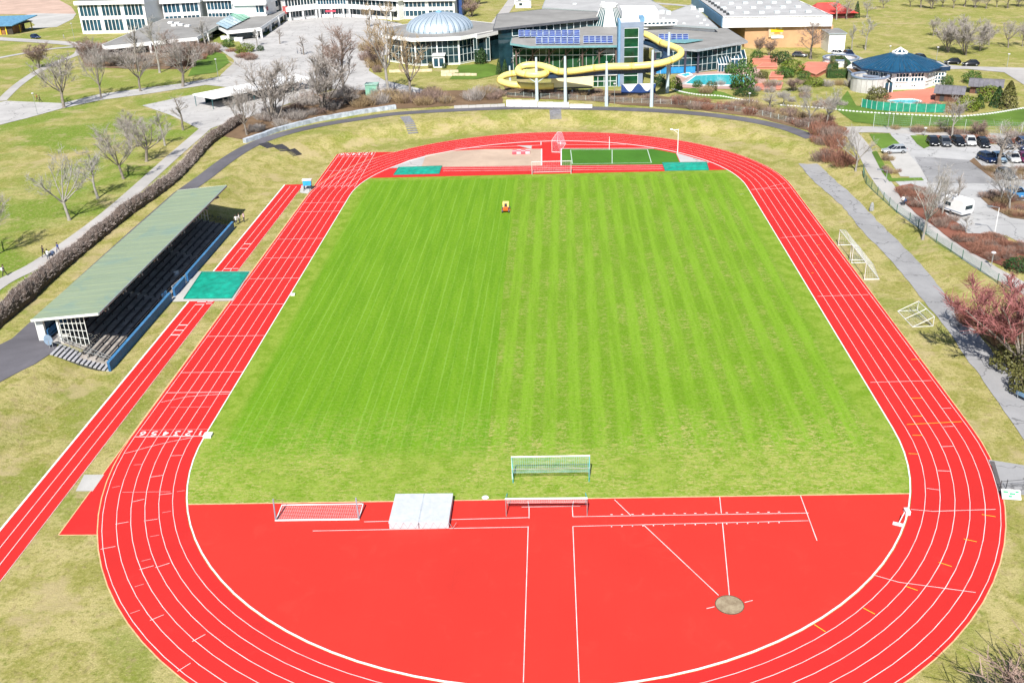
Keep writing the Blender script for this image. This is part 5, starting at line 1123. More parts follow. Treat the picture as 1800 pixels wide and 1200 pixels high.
def deck(px, h, label):
    q = GP(px); c = sum(q, Vector())/len(q); t = thing('terracotta_terrace', c, label, 'terrace'); mb = MB(); mb.prism([xy(p) for p in q], c.z-.2, c.z+h); mb.build('slab', TERR, t, world=True); mb = MB()
    for i in range(len(q)): a, b = q[i], q[(i+1) % len(q)]; mb.bar((a.x, a.y, c.z+h), (b.x, b.y, c.z+h), .3, .14)
    mb.build('edge', M('terracotta_edge', (.60, .27, .19), .7), t, world=True)
deck([(1322, 114), (1365, 114), (1366, 108), (1330, 108)], 1.4, 'upper terracotta terrace among the evergreens'); deck([(1330, 122), (1366, 122), (1364, 115), (1340, 115)], .6, 'middle terracotta terrace below the upper one'); deck([(1352, 141), (1376, 141), (1376, 132), (1356, 132)], .8, 'small square terracotta terrace beside the pool'); deck([(1323, 159), (1372, 159), (1376, 147), (1330, 149)], .3, 'lowest terracotta terrace near the brown hedge'); deck([(1398, 124), (1434, 138), (1456, 126), (1458, 116), (1420, 115)], .9, 'wide terracotta terrace left of the clipped hedge')
# --- school
sch = thing('school', (-130, 300, GZ), 'long white two-storey school with flat white roof edges and ribbon windows', 'school')
def wing(p0, p1, vt, rows, cols, dpt, pane=None, base_z=GZ, gap=.95, piers=None, roof=True):
    a, b = G(*p0), G(*p1); zt = zat(a.x, a.y, vt); d = Vector(xy(b))-Vector(xy(a)); L = d.length; d /= L; n = Vector((-d.y, d.x))*dpt; A_, B_ = Vector(xy(a)), Vector(xy(b))
    block(sch, [A_, B_, B_+n, A_+n], base_z-.3, zt-.5, WALLW); nb = piers or 1; hh = (zt-1.1-base_z)/rows
    for r in range(rows):
        z0, z1 = base_z+r*hh+gap, base_z+(r+1)*hh-.1
        for k in range(nb):
            s0, s1 = k/nb+.025, (k+1)/nb-.025; p, q = A_+d*L*s0, A_+d*L*s1; facade(sch, p, q, z0, z1, max(2, cols//nb), 1, pane or MATS['bglass'], WALLW, .2)
    if roof: roofslab(sch, [Vector((*(A_-d*.6-n/dpt*.9), zt)), Vector((*(B_+d*.6-n/dpt*.9), zt)), Vector((*(B_+d*.6+n), zt)), Vector((*(A_-d*.6+n), zt))], .4, GRAV, WALLW, 1.25)
    return A_, B_, zt
wing((146, 60), (262, 58), 3, 2, 15, 16, piers=3)
wing((258, 52), (278, 51), -6, 1, 2, 8, roof=False)
wing((292, 50), (356, 47), 1, 2, 8, 14, piers=2)
wing((368, 44), (420, 43), -4, 2, 8, 14, pane=MATS['bglass']); wing((420, 47), (470, 46), 4, 2, 5, 12)
wing((470, 46), (503, 30), 0, 2, 6, 12); wing((503, 37), (560, 31), -8, 2, 10, 12, pane=MATS['glass']); wing((560, 31), (612, 30), -8, 2, 10, 12, pane=MATS['bglass']); wing((612, 30), (702, 36), -8, 2, 12, 12, pane=MATS['glass'])
wing((704, 34), (800, 33), -3, 2, 12, 12, piers=2)
a, b = G(800, 30), G(813, 30); mb = MB(); mb.prism([xy(a), xy(b), (b.x, b.y+10), (a.x, a.y+10)], GZ, zat(a.x, a.y, -4)); mb.build('dark_stair', M('navy_panel'), sch, world=True)
# white balcony band of the arcade and its columns
zb_ = GZ+4.1
for p, q in (((503, 37), (560, 31)), ((560, 31), (612, 30)), ((612, 30), (702, 36))):
    a, b = G(*p), G(*q); n = Vector((b.y-a.y, a.x-b.x, 0)).normalized()*1.6; mb = MB(); mb.bar(Vector((a.x, a.y, zb_))+n, Vector((b.x, b.y, zb_))+n, 1.0, 1.5); mb.build('balcony_band', WALLW, sch, world=True)
    for s in (.1, .5, .9): c = a.lerp(b, s)+n; mb = MB(); mb.bar((c.x, c.y, GZ), (c.x, c.y, zb_), .5); mb.build('column', WALLW, sch, world=True)
a = G(506, 36); mb = MB(); mb.box((a.x, a.y-2, GZ+4), (1.8, .4, 2.6)); mb.build('red_panel', M('brick_red', (.40, .08, .08), .7), sch, world=True)
a, b = G(575, 34), G(592, 34); mb = MB(); mb.box(((a.x+b.x)/2, a.y-1.2, GZ+3.0), (b.x-a.x, .3, .7)); mb.build('entrance_sign', M('sign_red', (.55, .06, .10), .6), sch, world=True)
def lowroof(px, z, label, cols):
    q = [P(u, v, z) for u, v in px]; c = sum(q, Vector())/len(q); t = thing('flat_roof_wing', (c.x, c.y, GZ), label, 'building'); roofslab(t, q, .4, GRAV, WALLW, 1.1); block(t, poly_in(q, .86), GZ-.2, z-.4, MATS['glass'])
    for u, v in cols: p = P(u, v, z); mb = MB(); mb.bar((p.x, p.y+.6, GZ), (p.x, p.y+.6, z-.3), .7); mb.build('column', WALLW, t, world=True)
    return t, z
t, z = lowroof([(179, 79), (184, 82), (345, 66), (382, 46), (420, 36), (430, 30), (296, 30)], GZ+3.4, 'wide grey flat-roofed wing in front of the left school block', [(262, 75), (272, 74), (345, 66), (363, 57)])
for u, v in ((300, 41), (312, 42), (318, 45), (330, 47), (306, 46)): p = P(u, v, z); mb = MB(); mb.box((p.x, p.y, z+.25), (1.6, 1.6, .5)); mb.build('roof_light', WALLW, t, world=True)
q = [P(u, v, z+.6) for u, v in ((380, 46), (399, 51), (440, 30), (418, 22))]; n_ = 8
for k in range(n_):
    s0, s1 = k/n_+.01, (k+1)/n_-.01; mb = MB(); mb.slab([q[1].lerp(q[2], s0), q[1].lerp(q[2], s1), q[0].lerp(q[3], s1)+Vector((0, 0, .8)), q[0].lerp(q[3], s0)+Vector((0, 0, .8))], .12); mb.build('glass_roof_pane', M('skylight_pale', (.40, .55, .62), .15) if k < 5 else M('skylight_green', (.10, .36, .24), .3), t, world=True)
lowroof([(384, 47), (399, 55), (457, 49), (504, 18), (476, 24), (430, 32)], GZ+3.5, 'angular grey flat-roofed entrance wing with white edge beside the school yard', [(399, 55), (449, 51), (457, 49), (473, 38), (488, 29)])
for i, px in enumerate([(396, 70), (410, 71), (420, 73)]):
    p = G(*px); t = thing('white_container', p, ['left', 'middle', 'right'][i]+'most white block bench in front of the entrance wing', 'block'); mb = MB(); mb.box((0, 0, .6), (2.6, 1.2, 1.0)); mb.build('body', white, t); mb = MB(); mb.box((0, 0, 1.15), (2.8, 1.4, .12)); mb.build('lid', white, t)
# blue roofed shed and canopy
a, b = G(-20, 62), G(24, 60); b.y = a.y; t = thing('bike_shed', a, 'open shed with shiny blue mono-pitch roof at the top left edge', 'shed'); L = b.x-a.x
mb = MB(); mb.box((L*.5, 4, 1.6), (L, 8, 3.2)); mb.build('walls', M('orange_brown_wall', (.30, .14, .06), .8), t); mb = MB(); mb.slab([(-1, -1.5, 3.4), (L+1.5, -1.5, 3.4), (L+6, 10, 5.4), (-1, 10, 5.4)], .3); mb.build('roof', M('roof_sky_blue', (.12, .28, .42), .25), t)
for x in (L*.3, L*.55, L*.8): mb = MB(); mb.bar((x, -.3, 0), (x, -.3, 3.2), .4); mb.build('post', M('post_yellow', (.75, .52, .03), .5), t)
a, b = G(24, 61), G(57, 52); t = thing('dark_carport', a, 'dark brown open carport beside the blue-roofed shed', 'carport'); ang = math.atan2(b.y-a.y, b.x-a.x); t.rotation_euler.z = ang; L = (b-a).length
mb = MB(); mb.box((L/2, 3, 1.5), (L, .3, 3)); mb.box((0.1, 1.5, 1.5), (.3, 3, 3)); mb.build('walls', M('dark_boards', (.05, .04, .03), .8), t); mb = MB(); mb.slab([(-.4, -.6, 3.1), (L+.4, -.6, 3.1), (L+.4, 4, 3.5), (-.4, 4, 3.5)], .25); mb.build('roof', M('brown_roof', (.10, .07, .05), .8), t)
for x in (L*.35, L*.97): mb = MB(); mb.bar((x, -.2, 0), (x, -.2, 3), .3); mb.build('post', M('post_yellow'), t)
zc = GZ+2.75; q = [P(u, v, zc) for u, v in ((339, 166), (375, 173), (548, 138), (520, 131))]; c = sum(q, Vector())/4; t = thing('bike_canopy', (c.x, c.y, GZ), 'long white flat canopy on slim dark posts over the paved bicycle yard', 'canopy'); roofslab(t, q, .25, white, white, .3)
for s in (0, .2, .4, .6, .8, .97):
    for e in (.08, .92): p = q[0].lerp(q[3], s).lerp(q[1].lerp(q[2], s), e); mb = MB(); mb.bar((p.x, p.y, GZ), (p.x, p.y, zc-.2), .14); mb.build('post', M('post_teal', (.04, .12, .13), .5), t, world=True)
b0_, b1_ = q[0].lerp(q[3], .1), q[3].lerp(q[2], .1); mb = MB(); mb.bar((b0_.x, b0_.y, GZ+1.2), (b1_.x, b1_.y, GZ+1.2), .1, 2.2); mb.build('rear_screen', MATS['glass'], t, world=True)
a = G(654, 170); t = thing('green_kiosk', a, 'pale green box kiosk between the bare trees', 'kiosk'); mb = MB(); mb.box((0, 1.2, 1.4), (3., 2.4, 2.8)); mb.build('walls', M('kiosk_green', (.22, .46, .34), .6), t); mb = MB(); mb.box((0, 1.2, 2.9), (3.3, 2.7, .2)); mb.build('roof', M('kiosk_roof', (.30, .48, .40), .6), t); mb = MB(); mb.box((0, -.04, 1.1), (1.2, .06, 2.0)); mb.build('door', M('kiosk_door', (.14, .34, .26), .6), t)
for i, (u, v) in enumerate(((918, 8), (920, 15))):
    p = G(u, v); t = thing('site_container', p, ['farther', 'nearer'][i]+' white site container on the lawn behind the hall roof', 'container'); mb = MB(); mb.box((0, 1.2, 1.3), (6, 2.4, 2.4)); mb.build('body', WALLW, t); mb = MB(); mb.box((-1, -.03, 1.5), (1.2, .06, .9)); mb.build('window', MATS['glass'], t); mb = MB(); mb.box((0, 1.2, 2.55), (6.2, 2.6, .12)); mb.build('roof', GRAVL, t)
# ------------------------------------------------------------------ trees and shrubs
BARK = M('bark', (.23, .20, .17), .9, .3, 2); BARKP = M('pale_bark', (.31, .29, .26), .9, .25, 1.5); TWIG = M('twigs_grey', (.36, .325, .30), .9, .2, .5); TWIGB = M('twigs_brown', (.28, .20, .165), .9, .3, .5); TWIGP = M('twigs_pale', (.36, .34, .315), .9, .2, .5); TWIGR = M('twigs_pink', (.32, .125, .12), .85, .3, .4); TWIGO = M('twigs_ochre', (.34, .25, .14), .9, .25, .5)
def rdir(rnd, d, a):
    o = d.orthogonal().normalized(); q = Matrix.Rotation(rnd.uniform(0, 6.283), 3, d) @ o
    return (d*math.cos(a)+q*math.sin(a)).normalized()
def limb(mb, rnd, p, d, L, r, n, segs=3, up=.12, wig=.18):
    pts = [p.copy()]; rs = [r]
    for i in range(segs):
        d = (d+Vector((rnd.gauss(0, wig), rnd.gauss(0, wig), up+rnd.gauss(0, wig*.5)))).normalized(); p = p+d*L/segs; pts.append(p.copy()); rs.append(r*(1-.62*(i+1)/segs))
    mb.tube(pts, rs, n, False); return pts, rs, d
def at_(pts, f):
    k = f*(len(pts)-1); i = min(int(k), len(pts)-2); return pts[i].lerp(pts[i+1], k-i), (pts[i+1]-pts[i]).normalized()
def gen_tree(seed, h, th, spread, kind='round', dens=1., tw=.018):
    dens *= 1.08
    """trunk mesh and crown mesh of a leafless tree of height h, branching three times"""
    rnd = random.Random(seed); T, C = MB(), MB(); r0 = h*.0185
    if kind == 'multi':
        mains = []
        for k in range(7): d = rdir(rnd, Vector((0, 0, 1)), rnd.uniform(.12, .6)); pts, rs, _ = limb(T, rnd, Vector((rnd.uniform(-.25, .25), rnd.uniform(-.25, .25), -.1)), d, h*rnd.uniform(.6, .8), r0*.55, 5, 5, .1, .09); mains.append((pts, rs))
    else:
        lead = kind == 'tall'; top = Vector((rnd.uniform(-.3, .3), rnd.uniform(-.3, .3), th))
        n_s = 4; pts = [Vector((0, 0, -.2)), Vector((0, 0, .25)), top*.5+Vector((rnd.uniform(-.1, .1), 0, 0)), top]; T.tube(pts, [r0*1.7, r0*1.1, r0, r0*.88], 8, False); mains = []
        if lead: p2, rs2, _ = limb(T, rnd, top, Vector((rnd.gauss(0, .05), rnd.gauss(0, .05), 1)), h-th, r0*.85, 6, 6, .2, .06); mains.append((p2, rs2))
        nm = 9 if lead else 7
        for k in range(nm):
            az = 6.283*k/nm+rnd.uniform(-.3, .3); tilt = rnd.uniform(.55, .95) if lead else (rnd.uniform(.35, .85) if k else .1)
            if lead: s, _ = at_(mains[0][0], .05+.7*k/nm); L = spread*(1.25-.75*k/nm)
            else: s = top-Vector((0, 0, rnd.uniform(0, .5))); L = math.hypot((h-th)*math.cos(tilt), spread*math.sin(tilt)*1.05)*.8
            d = Vector((math.cos(az)*math.sin(tilt), math.sin(az)*math.sin(tilt), math.cos(tilt))); pts, rs, _ = limb(T, rnd, s, d, L, r0*(.42 if lead else .55), 5, 4, .13, .13); mains.append((pts, rs))
    for pts, rs in mains:
        LL = sum((b-a).length for a, b in zip(pts, pts[1:])); ns = max(4, int(LL*1.3*dens))
        for j in range(ns):
            f = .28+.72*(j+rnd.random())/ns; f = min(f, .99); p, d = at_(pts, f); d2 = rdir(rnd, d, rnd.uniform(.5, 1.0)); d2.z = d2.z*.8+.15; L2 = max(.6, LL*(.48-.25*f)*rnd.uniform(.75, 1.15))
            q, rs2, _ = limb(C, rnd, p, d2.normalized(), L2, max(tw*1.4, r0*.2*(1.2-f)), 3, 3, .1, .16)
            for m in range(int((5+3*L2)*dens)):
                f2 = .2+.8*rnd.random(); p2, e = at_(q, min(f2, .98)); d3 = rdir(rnd, e, rnd.uniform(.4, .95)); d3.z += .2; L3 = max(.35, L2*.5*rnd.uniform(.5, 1.1)); q3, _, e3 = limb(C, rnd, p2, d3.normalized(), L3, tw*1.15, 3, 2, .1, .2)
                for m2 in range(int(4*dens)):
                    p4, e4 = at_(q3, rnd.uniform(.2, .98)); e = p4+(rdir(rnd, e4, rnd.uniform(.35, 1.0))+Vector((0, 0, .15)))*L3*rnd.uniform(.4, .95); w_ = Vector((rnd.gauss(0, 1), rnd.gauss(0, 1), rnd.gauss(0, 1))).normalized()*tw*.95; C.face([p4-w_, p4+w_, e+w_*.6, e-w_*.6])
    return T, C
VAR = {}
def variant(key, seed, h, th, sp, kind, dens, bark, twig, tw=.018):
    T, C = gen_tree(seed, h, th, sp, kind, dens, tw); VAR[key] = (h, sp, T.mesh('trunk', bark, True), C.mesh('crown', twig), len(C.f)*2, sorted(math.hypot(v[0], v[1]) for v in C.v)[int(len(C.v)*.93)], sorted(v[2] for v in C.v)[int(len(C.v)*.985)])
variant('lime1', 1, 11, 2.8, 4.6, 'round', 1., BARK, TWIG); variant('lime2', 2, 11, 3.0, 4.6, 'round', 1., BARK, TWIG); variant('lime3', 3, 11, 2.4, 5, 'round', 1.05, BARK, TWIG)
variant('pale1', 4, 10, 2.6, 4., 'round', .9, BARKP, TWIGP); variant('pale2', 5, 10, 2.8, 3.4, 'tall', 1., BARKP, TWIGP)
variant('tall1', 6, 13, 3., 4., 'tall', .95, BARK, TWIGB); variant('tall2', 7, 13, 2.6, 3.6, 'tall', .9, BARK, TWIG)
variant('plane1', 8, 15, 4.5, 5., 'round', .6, BARKP, TWIGO, .034); variant('plane2', 9, 15, 4., 4.6, 'round', .6, BARK, TWIGO, .034)
variant('multi1', 10, 7, 0, 4., 'multi', 1.2, BARK, TWIG); variant('multi2', 11, 7, 0, 4., 'multi', 1.2, BARK, TWIGB); variant('young1', 12, 7, 2.2, 1.7, 'tall', .7, BARKP, TWIGP, .016); variant('young2', 13, 7, 2.4, 1.5, 'tall', .65, BARK, TWIG, .016)
variant('pink', 14, 7, 1.0, 6., 'round', 1.35, BARK, TWIGR, .022)
rt_ = random.Random(77)
def tree(u, v, vt, wpx, var, label, name='bare_tree', group=None, lean=0.):
    p = G(u, v); h = max(1.5, zat(p.x, p.y, vt)-p.z); dist = (p-CAM).dot(FW); wid = wpx*dist/FPX/2; hv, sv, tm, cm, _, rad, top = VAR[var]
    t = thing(name, p, label, 'tree', group, rt_.uniform(0, 6.283)); t.scale = (wid/rad*1.02, wid/rad*1.02, h/top)
    if lean: t.rotation_euler = (0, lean, 0)
    link('trunk', tm, t); link('crown', cm, t); return t
TL = [
 (122, 387, 270, 95, 'pale1', 'pale bare tree nearest the grandstand on the left lawn'), (172, 349, 265, 66, 'pale2', 'slim pale bare tree second from the grandstand on the left lawn'), (217, 315, 222, 84, 'lime1', 'broad bare tree with stout pale trunk in the middle of the lawn row'),
 (258, 284, 212, 80, 'lime2', 'leaning bare tree next to the footpath at the far end of the lawn row'), (290, 256, 195, 34, 'young1', 'thin young bare tree beside the far bare tree on the left lawn'), (322, 229, 168, 34, 'young2', 'thin young bare tree at the corner of the paved bicycle yard'), (228, 262, 195, 62, 'lime3', 'bare tree behind the leaning one on the left lawn'),
 (-14, 452, 330, 90, 'lime1', 'bare tree at the left edge whose long shadow lies on the lawn'), (113, 190, 98, 80, 'lime2', 'large round bare tree at the left end of the row along the white path'), (178, 173, 72, 62, 'lime3', 'second bare tree from the left along the white path'),
 (247, 161, 78, 72, 'lime1', 'third bare tree from the left along the white path, with wide crown'), (322, 153, 70, 78, 'lime2', 'fourth bare tree along the white path, nearest the round green lawn'), (281, 128, 32, 36, 'young1', 'tall slender pale tree in front of the flat-roofed school wing'), (244, 126, 45, 36, 'young2', 'slender tree left of the tall pale one before the flat-roofed wing'),
 (364, 92, 34, 34, 'young1', 'slender bare tree by the entrance wing of the school'), (302, 110, 55, 40, 'tall1', 'brown bare tree among the shrubs before the school wing'), (340, 118, 72, 56, 'multi2', 'dense brown multi-stemmed tree beside the round lawn'), (68, 120, 78, 46, 'multi2', 'reddish bare shrub tree beside the upper left footpath'), (155, 104, 70, 44, 'multi2', 'reddish bare shrub tree at the left end of the school bed'), (205, 116, 85, 60, 'multi1', 'grey twiggy shrub tree in the middle of the school bed'),
 (434, 238, 150, 66, 'lime3', 'bare tree at the left end of the curved stone wall'), (482, 213, 108, 92, 'multi1', 'many-stemmed bare tree above the curved stone wall'), (568, 196, 92, 96, 'multi1', 'widest many-stemmed bare tree in the middle bed'), (608, 183, 48, 72, 'tall1', 'tall brown bare tree right of the widest many-stemmed tree'), (618, 186, 150, 42, 'multi1', 'low dense grey shrub tree at the foot of the tall brown one'),
 (684, 168, 28, 78, 'plane1', 'large knobbly pale plane tree left of the rotunda'), (722, 176, 62, 62, 'plane2', 'dark-stemmed knobbly plane tree in front of the rotunda'), (661, 120, 72, 34, 'multi2', 'ochre bushy bare tree at the corner of the school yard'), (534, 97, 62, 22, 'young2', 'thin young tree standing alone in the school yard'), (568, 112, 58, 30, 'young2', 'young bare tree by the low brown planter of the school yard'), (585, 118, 78, 34, 'multi2', 'pinkish twiggy shrub tree in the school yard planter'), (600, 92, 50, 30, 'tall1', 'purple-brown bare tree behind the school yard planter'),
 (650, 48, 5, 26, 'plane2', 'bare tree before the right school wing'), (680, 44, 2, 28, 'plane1', 'pale bare tree at the right end of the school front'), (452, 82, 50, 20, 'young1', 'small tree in front of the entrance wing pillar'), (492, 78, 50, 18, 'young2', 'small tree right of the entrance wing pillar'),
 (1422, 219, 160, 44, 'pale1', 'pale bare tree left of the pair behind the brown hedge'), (1453, 219, 155, 60, 'pale1', 'wide pale bare tree right of the pair behind the brown hedge'), (1352, 193, 163, 36, 'tall2', 'small bare tree in the brown hedge below the pool garden'), (1376, 186, 160, 36, 'pale2', 'small pale tree behind the brown hedge below the pool garden'), (1395, 160, 138, 34, 'multi2', 'bare shrub tree beside the terracotta terraces'),
 (1504, 301, 222, 60, 'pale1', 'knotty pale tree at the top of the asphalt strip'), (1622, 421, 292, 76, 'pale1', 'pale bare tree beside the green fence and the caravan'), (1655, 380, 300, 40, 'pale2', 'thin upright tree between fence path and parking bay'), (1678, 372, 305, 26, 'young2', 'thin sapling left of the white caravan'), (1673, 241, 172, 46, 'pale2', 'pale tree by the green fence behind the parked cars'), (1756, 291, 215, 66, 'tall2', 'bare tree between the two rows of parked cars'), (1759, 354, 298, 52, 'pale1', 'left of two pale trees on the planted car park island'), (1774, 372, 290, 64, 'pale1', 'right of two pale trees on the planted car park island'), (1718, 240, 214, 30, 'multi2', 'small bare shrub tree behind the parked cars'), (1652, 232, 210, 30, 'tall2', 'dark small tree at the edge of the access road'), (1698, 410, 378, 20, 'young1', 'sapling at the edge of the red-brown bed'),
 (1425, 104, 40, 54, 'tall1', 'brown bare tree in front of the tan sports hall'), (1497, 90, 42, 20, 'young1', 'thin birch beside the white annex'), (1521, 88, 30, 26, 'young1', 'pale birch on the meadow right of the annex'), (1333, 96, 66, 20, 'multi2', 'low ochre bare shrub against the tan wall'), (1352, 98, 72, 22, 'multi2', 'second ochre bare shrub against the tan wall'),
 (1640, 64, 30, 34, 'lime3', 'gnarled fruit tree left of the big bush on the far meadow'), (1666, 92, 38, 50, 'multi1', 'left dome of the big grey bush on the far meadow'), (1696, 97, 32, 64, 'multi1', 'middle dome of the big grey bush on the far meadow'), (1722, 90, 42, 44, 'multi1', 'right dome of the big grey bush on the far meadow'), (1738, 80, 35, 34, 'lime1', 'bare fruit tree right of the big bush'), (1772, 84, 38, 38, 'lime2', 'bare fruit tree with shadow on the far meadow'), (1797, 82, 38, 34, 'lime3', 'bare fruit tree at the right edge of the far meadow'), (1553, 15, -8, 24, 'lime1', 'lone bare tree at the top of the far meadow'), (1470, 35, 0, 24, 'young1', 'slender birch in front of the red roof'), (1488, 34, -2, 26, 'tall2', 'bare tree at the right end of the red roof'), (1523, 32, 0, 28, 'pale2', 'pale bare tree right of the red roof')]
for a in TL: tree(*a)
tree(1802, 655, 515, 245, 'pink', 'wide pink-budded tree over the asphalt strip at the right edge', 'budding_tree'); tree(1856, 1315, 1172, 270, 'multi2', 'bare shrub tree below the lower right corner, throwing its shadow on the dry grass', 'bare_tree')
tree(1850, 610, 520, 120, 'pink', 'second pink-budded tree mostly outside the right edge', 'budding_tree')
for i in range(12):
    u = 1600+i*19; tree(u, 12+(i*7 % 5), -16-(i*5 % 7), 30, ['lime1', 'tall1', 'multi1', 'lime3'][i % 4], ['first', 'second', 'third', 'fourth', 'fifth', 'sixth', 'seventh', 'eighth', 'ninth', 'tenth', 'eleventh', 'twelfth'][i]+' bare tree from the left in the woodland edge at the far top right', 'bare_tree', 'trees of the far woodland edge')
for i, (u, v) in enumerate(((815, 22), (840, 8), (828, 30))): tree(u, v, v-26, 34, 'multi2', ['reddish bush on the slope right of the dark school stair', 'reddish bush at the top of the path behind the rotunda', 'reddish bush nearest the rotunda roof'][i])
# bare brown shrubs: one mound of stems per variant
def gen_shrub(seed, n, twig):
    rnd = random.Random(seed); mb = MB()
    for i in range(n):
        a = rnd.uniform(0, 6.283); r = math.sqrt(rnd.random())*.7; p = Vector((r*math.cos(a), r*math.sin(a), 0)); d = Vector((math.cos(a)*r*.9+rnd.gauss(0, .25), math.sin(a)*r*.9+rnd.gauss(0, .25), 1)).normalized(); L = rnd.uniform(.55, 1.05)*(1.05-.35*r); q = p+d*L; w = Vector((rnd.gauss(0, 1), rnd.gauss(0, 1), 0)).normalized()*.014
        mb.face([p-w, p+w, q+w*.5, q-w*.5])
        for k in range(3):
            f = rnd.uniform(.35, .95); s = p.lerp(q, f); e = s+rdir(rnd, d, rnd.uniform(.3, .9))*rnd.uniform(.12, .32); mb.face([s-w*.7, s+w*.7, e+w*.4, e-w*.4])
    return mb.mesh('stems', twig)
SHB = [gen_shrub(k, 260, m) for k, m in enumerate((TWIGB, TWIGO, TWIG, M('twigs_red', (.30, .145, .10), .9, .3, .5)))]
def leafball(seed, n, m, shape='ball', core=True):
    rnd = random.Random(seed); mb = MB()
    for i in range(n):
        z = rnd.uniform(-.6, 1); a = rnd.uniform(0, 6.283); rr = math.sqrt(max(0, 1-z*z)); k = rnd.uniform(.72, 1.04)*(1+.13*math.sin(a*3+seed)*math.cos(z*4+seed))
        if shape == 'cone': hh = rnd.random(); rr = (1-hh)**.75*rnd.uniform(.8, 1.05)+.04; p = Vector((rr*math.cos(a)*.8, rr*math.sin(a)*.8, hh*1.9))
        else: p = Vector((rr*math.cos(a)*k, rr*math.sin(a)*k, (z*k+.62)*.95))
        nn = Vector((math.cos(a)*rr, math.sin(a)*rr, z*.8+.2)).normalized(); nn = (nn+Vector((rnd.gauss(0, .55), rnd.gauss(0, .55), rnd.gauss(0, .55)))).normalized(); x = nn.orthogonal().normalized(); x = Matrix.Rotation(rnd.uniform(0, 6.28), 3, nn) @ x; y = nn.cross(x); s = rnd.uniform(.05, .1)
        mb.face([p-x*s, p+y*s*.6, p+x*s, p-y*s*.6])
    return mb.mesh('foliage', m)
LEAF = M('leaf_dark', (.035, .085, .015), .6, .4, 2.5, c2=(.012, .035, .008)); LEAFY = M('leaf_yellow', (.17, .22, .02), .6, .4, 2.5, c2=(.07, .11, .01)); LEAFM = M('leaf_mid', (.075, .16, .02), .6, .4, 2.5, c2=(.025, .06, .01)); LEAFO = M('leaf_olive', (.13, .13, .03), .6, .4, 2.5, c2=(.05, .05, .015)); STEM = M('stem_brown', (.08, .06, .045), .9)
LB = {k: leafball(i, 1100, m, s) for i, (k, m, s) in enumerate((('dark', LEAF, 'ball'), ('yellow', LEAFY, 'ball'), ('mid', LEAFM, 'ball'), ('olive', LEAFO, 'ball'), ('cone', LEAF, 'cone'), ('conem', LEAFO, 'cone')))}
def stem_mesh():
    mb = MB()
    for k in range(6): a = k*1.05; mb.tube([(.06*math.cos(a), .06*math.sin(a), -.05), (.3*math.cos(a), .3*math.sin(a), .6), (.55*math.cos(a), .55*math.sin(a), 1.1)], [.05, .04, .015], 5, False)
    return mb.mesh('stem', STEM)
STM = stem_mesh()
def bush(u, v, vt, wpx, kind, label, group=None, name='evergreen_shrub'):
    p = G(u, v); h = max(.4, zat(p.x, p.y, vt)-p.z); wid = wpx*(p-CAM).dot(FW)/FPX/2; t = thing(name, p, label, 'shrub', group, rt_.uniform(0, 6.28))
    if kind in LB: top = 1.9 if kind.startswith('cone') else 1.55; t.scale = (wid, wid, h/top); link('foliage', LB[kind], t); link('stem', STM, t)
    else: t.scale = (wid, wid, h); link('stems', SHB[kind], t)
    return t
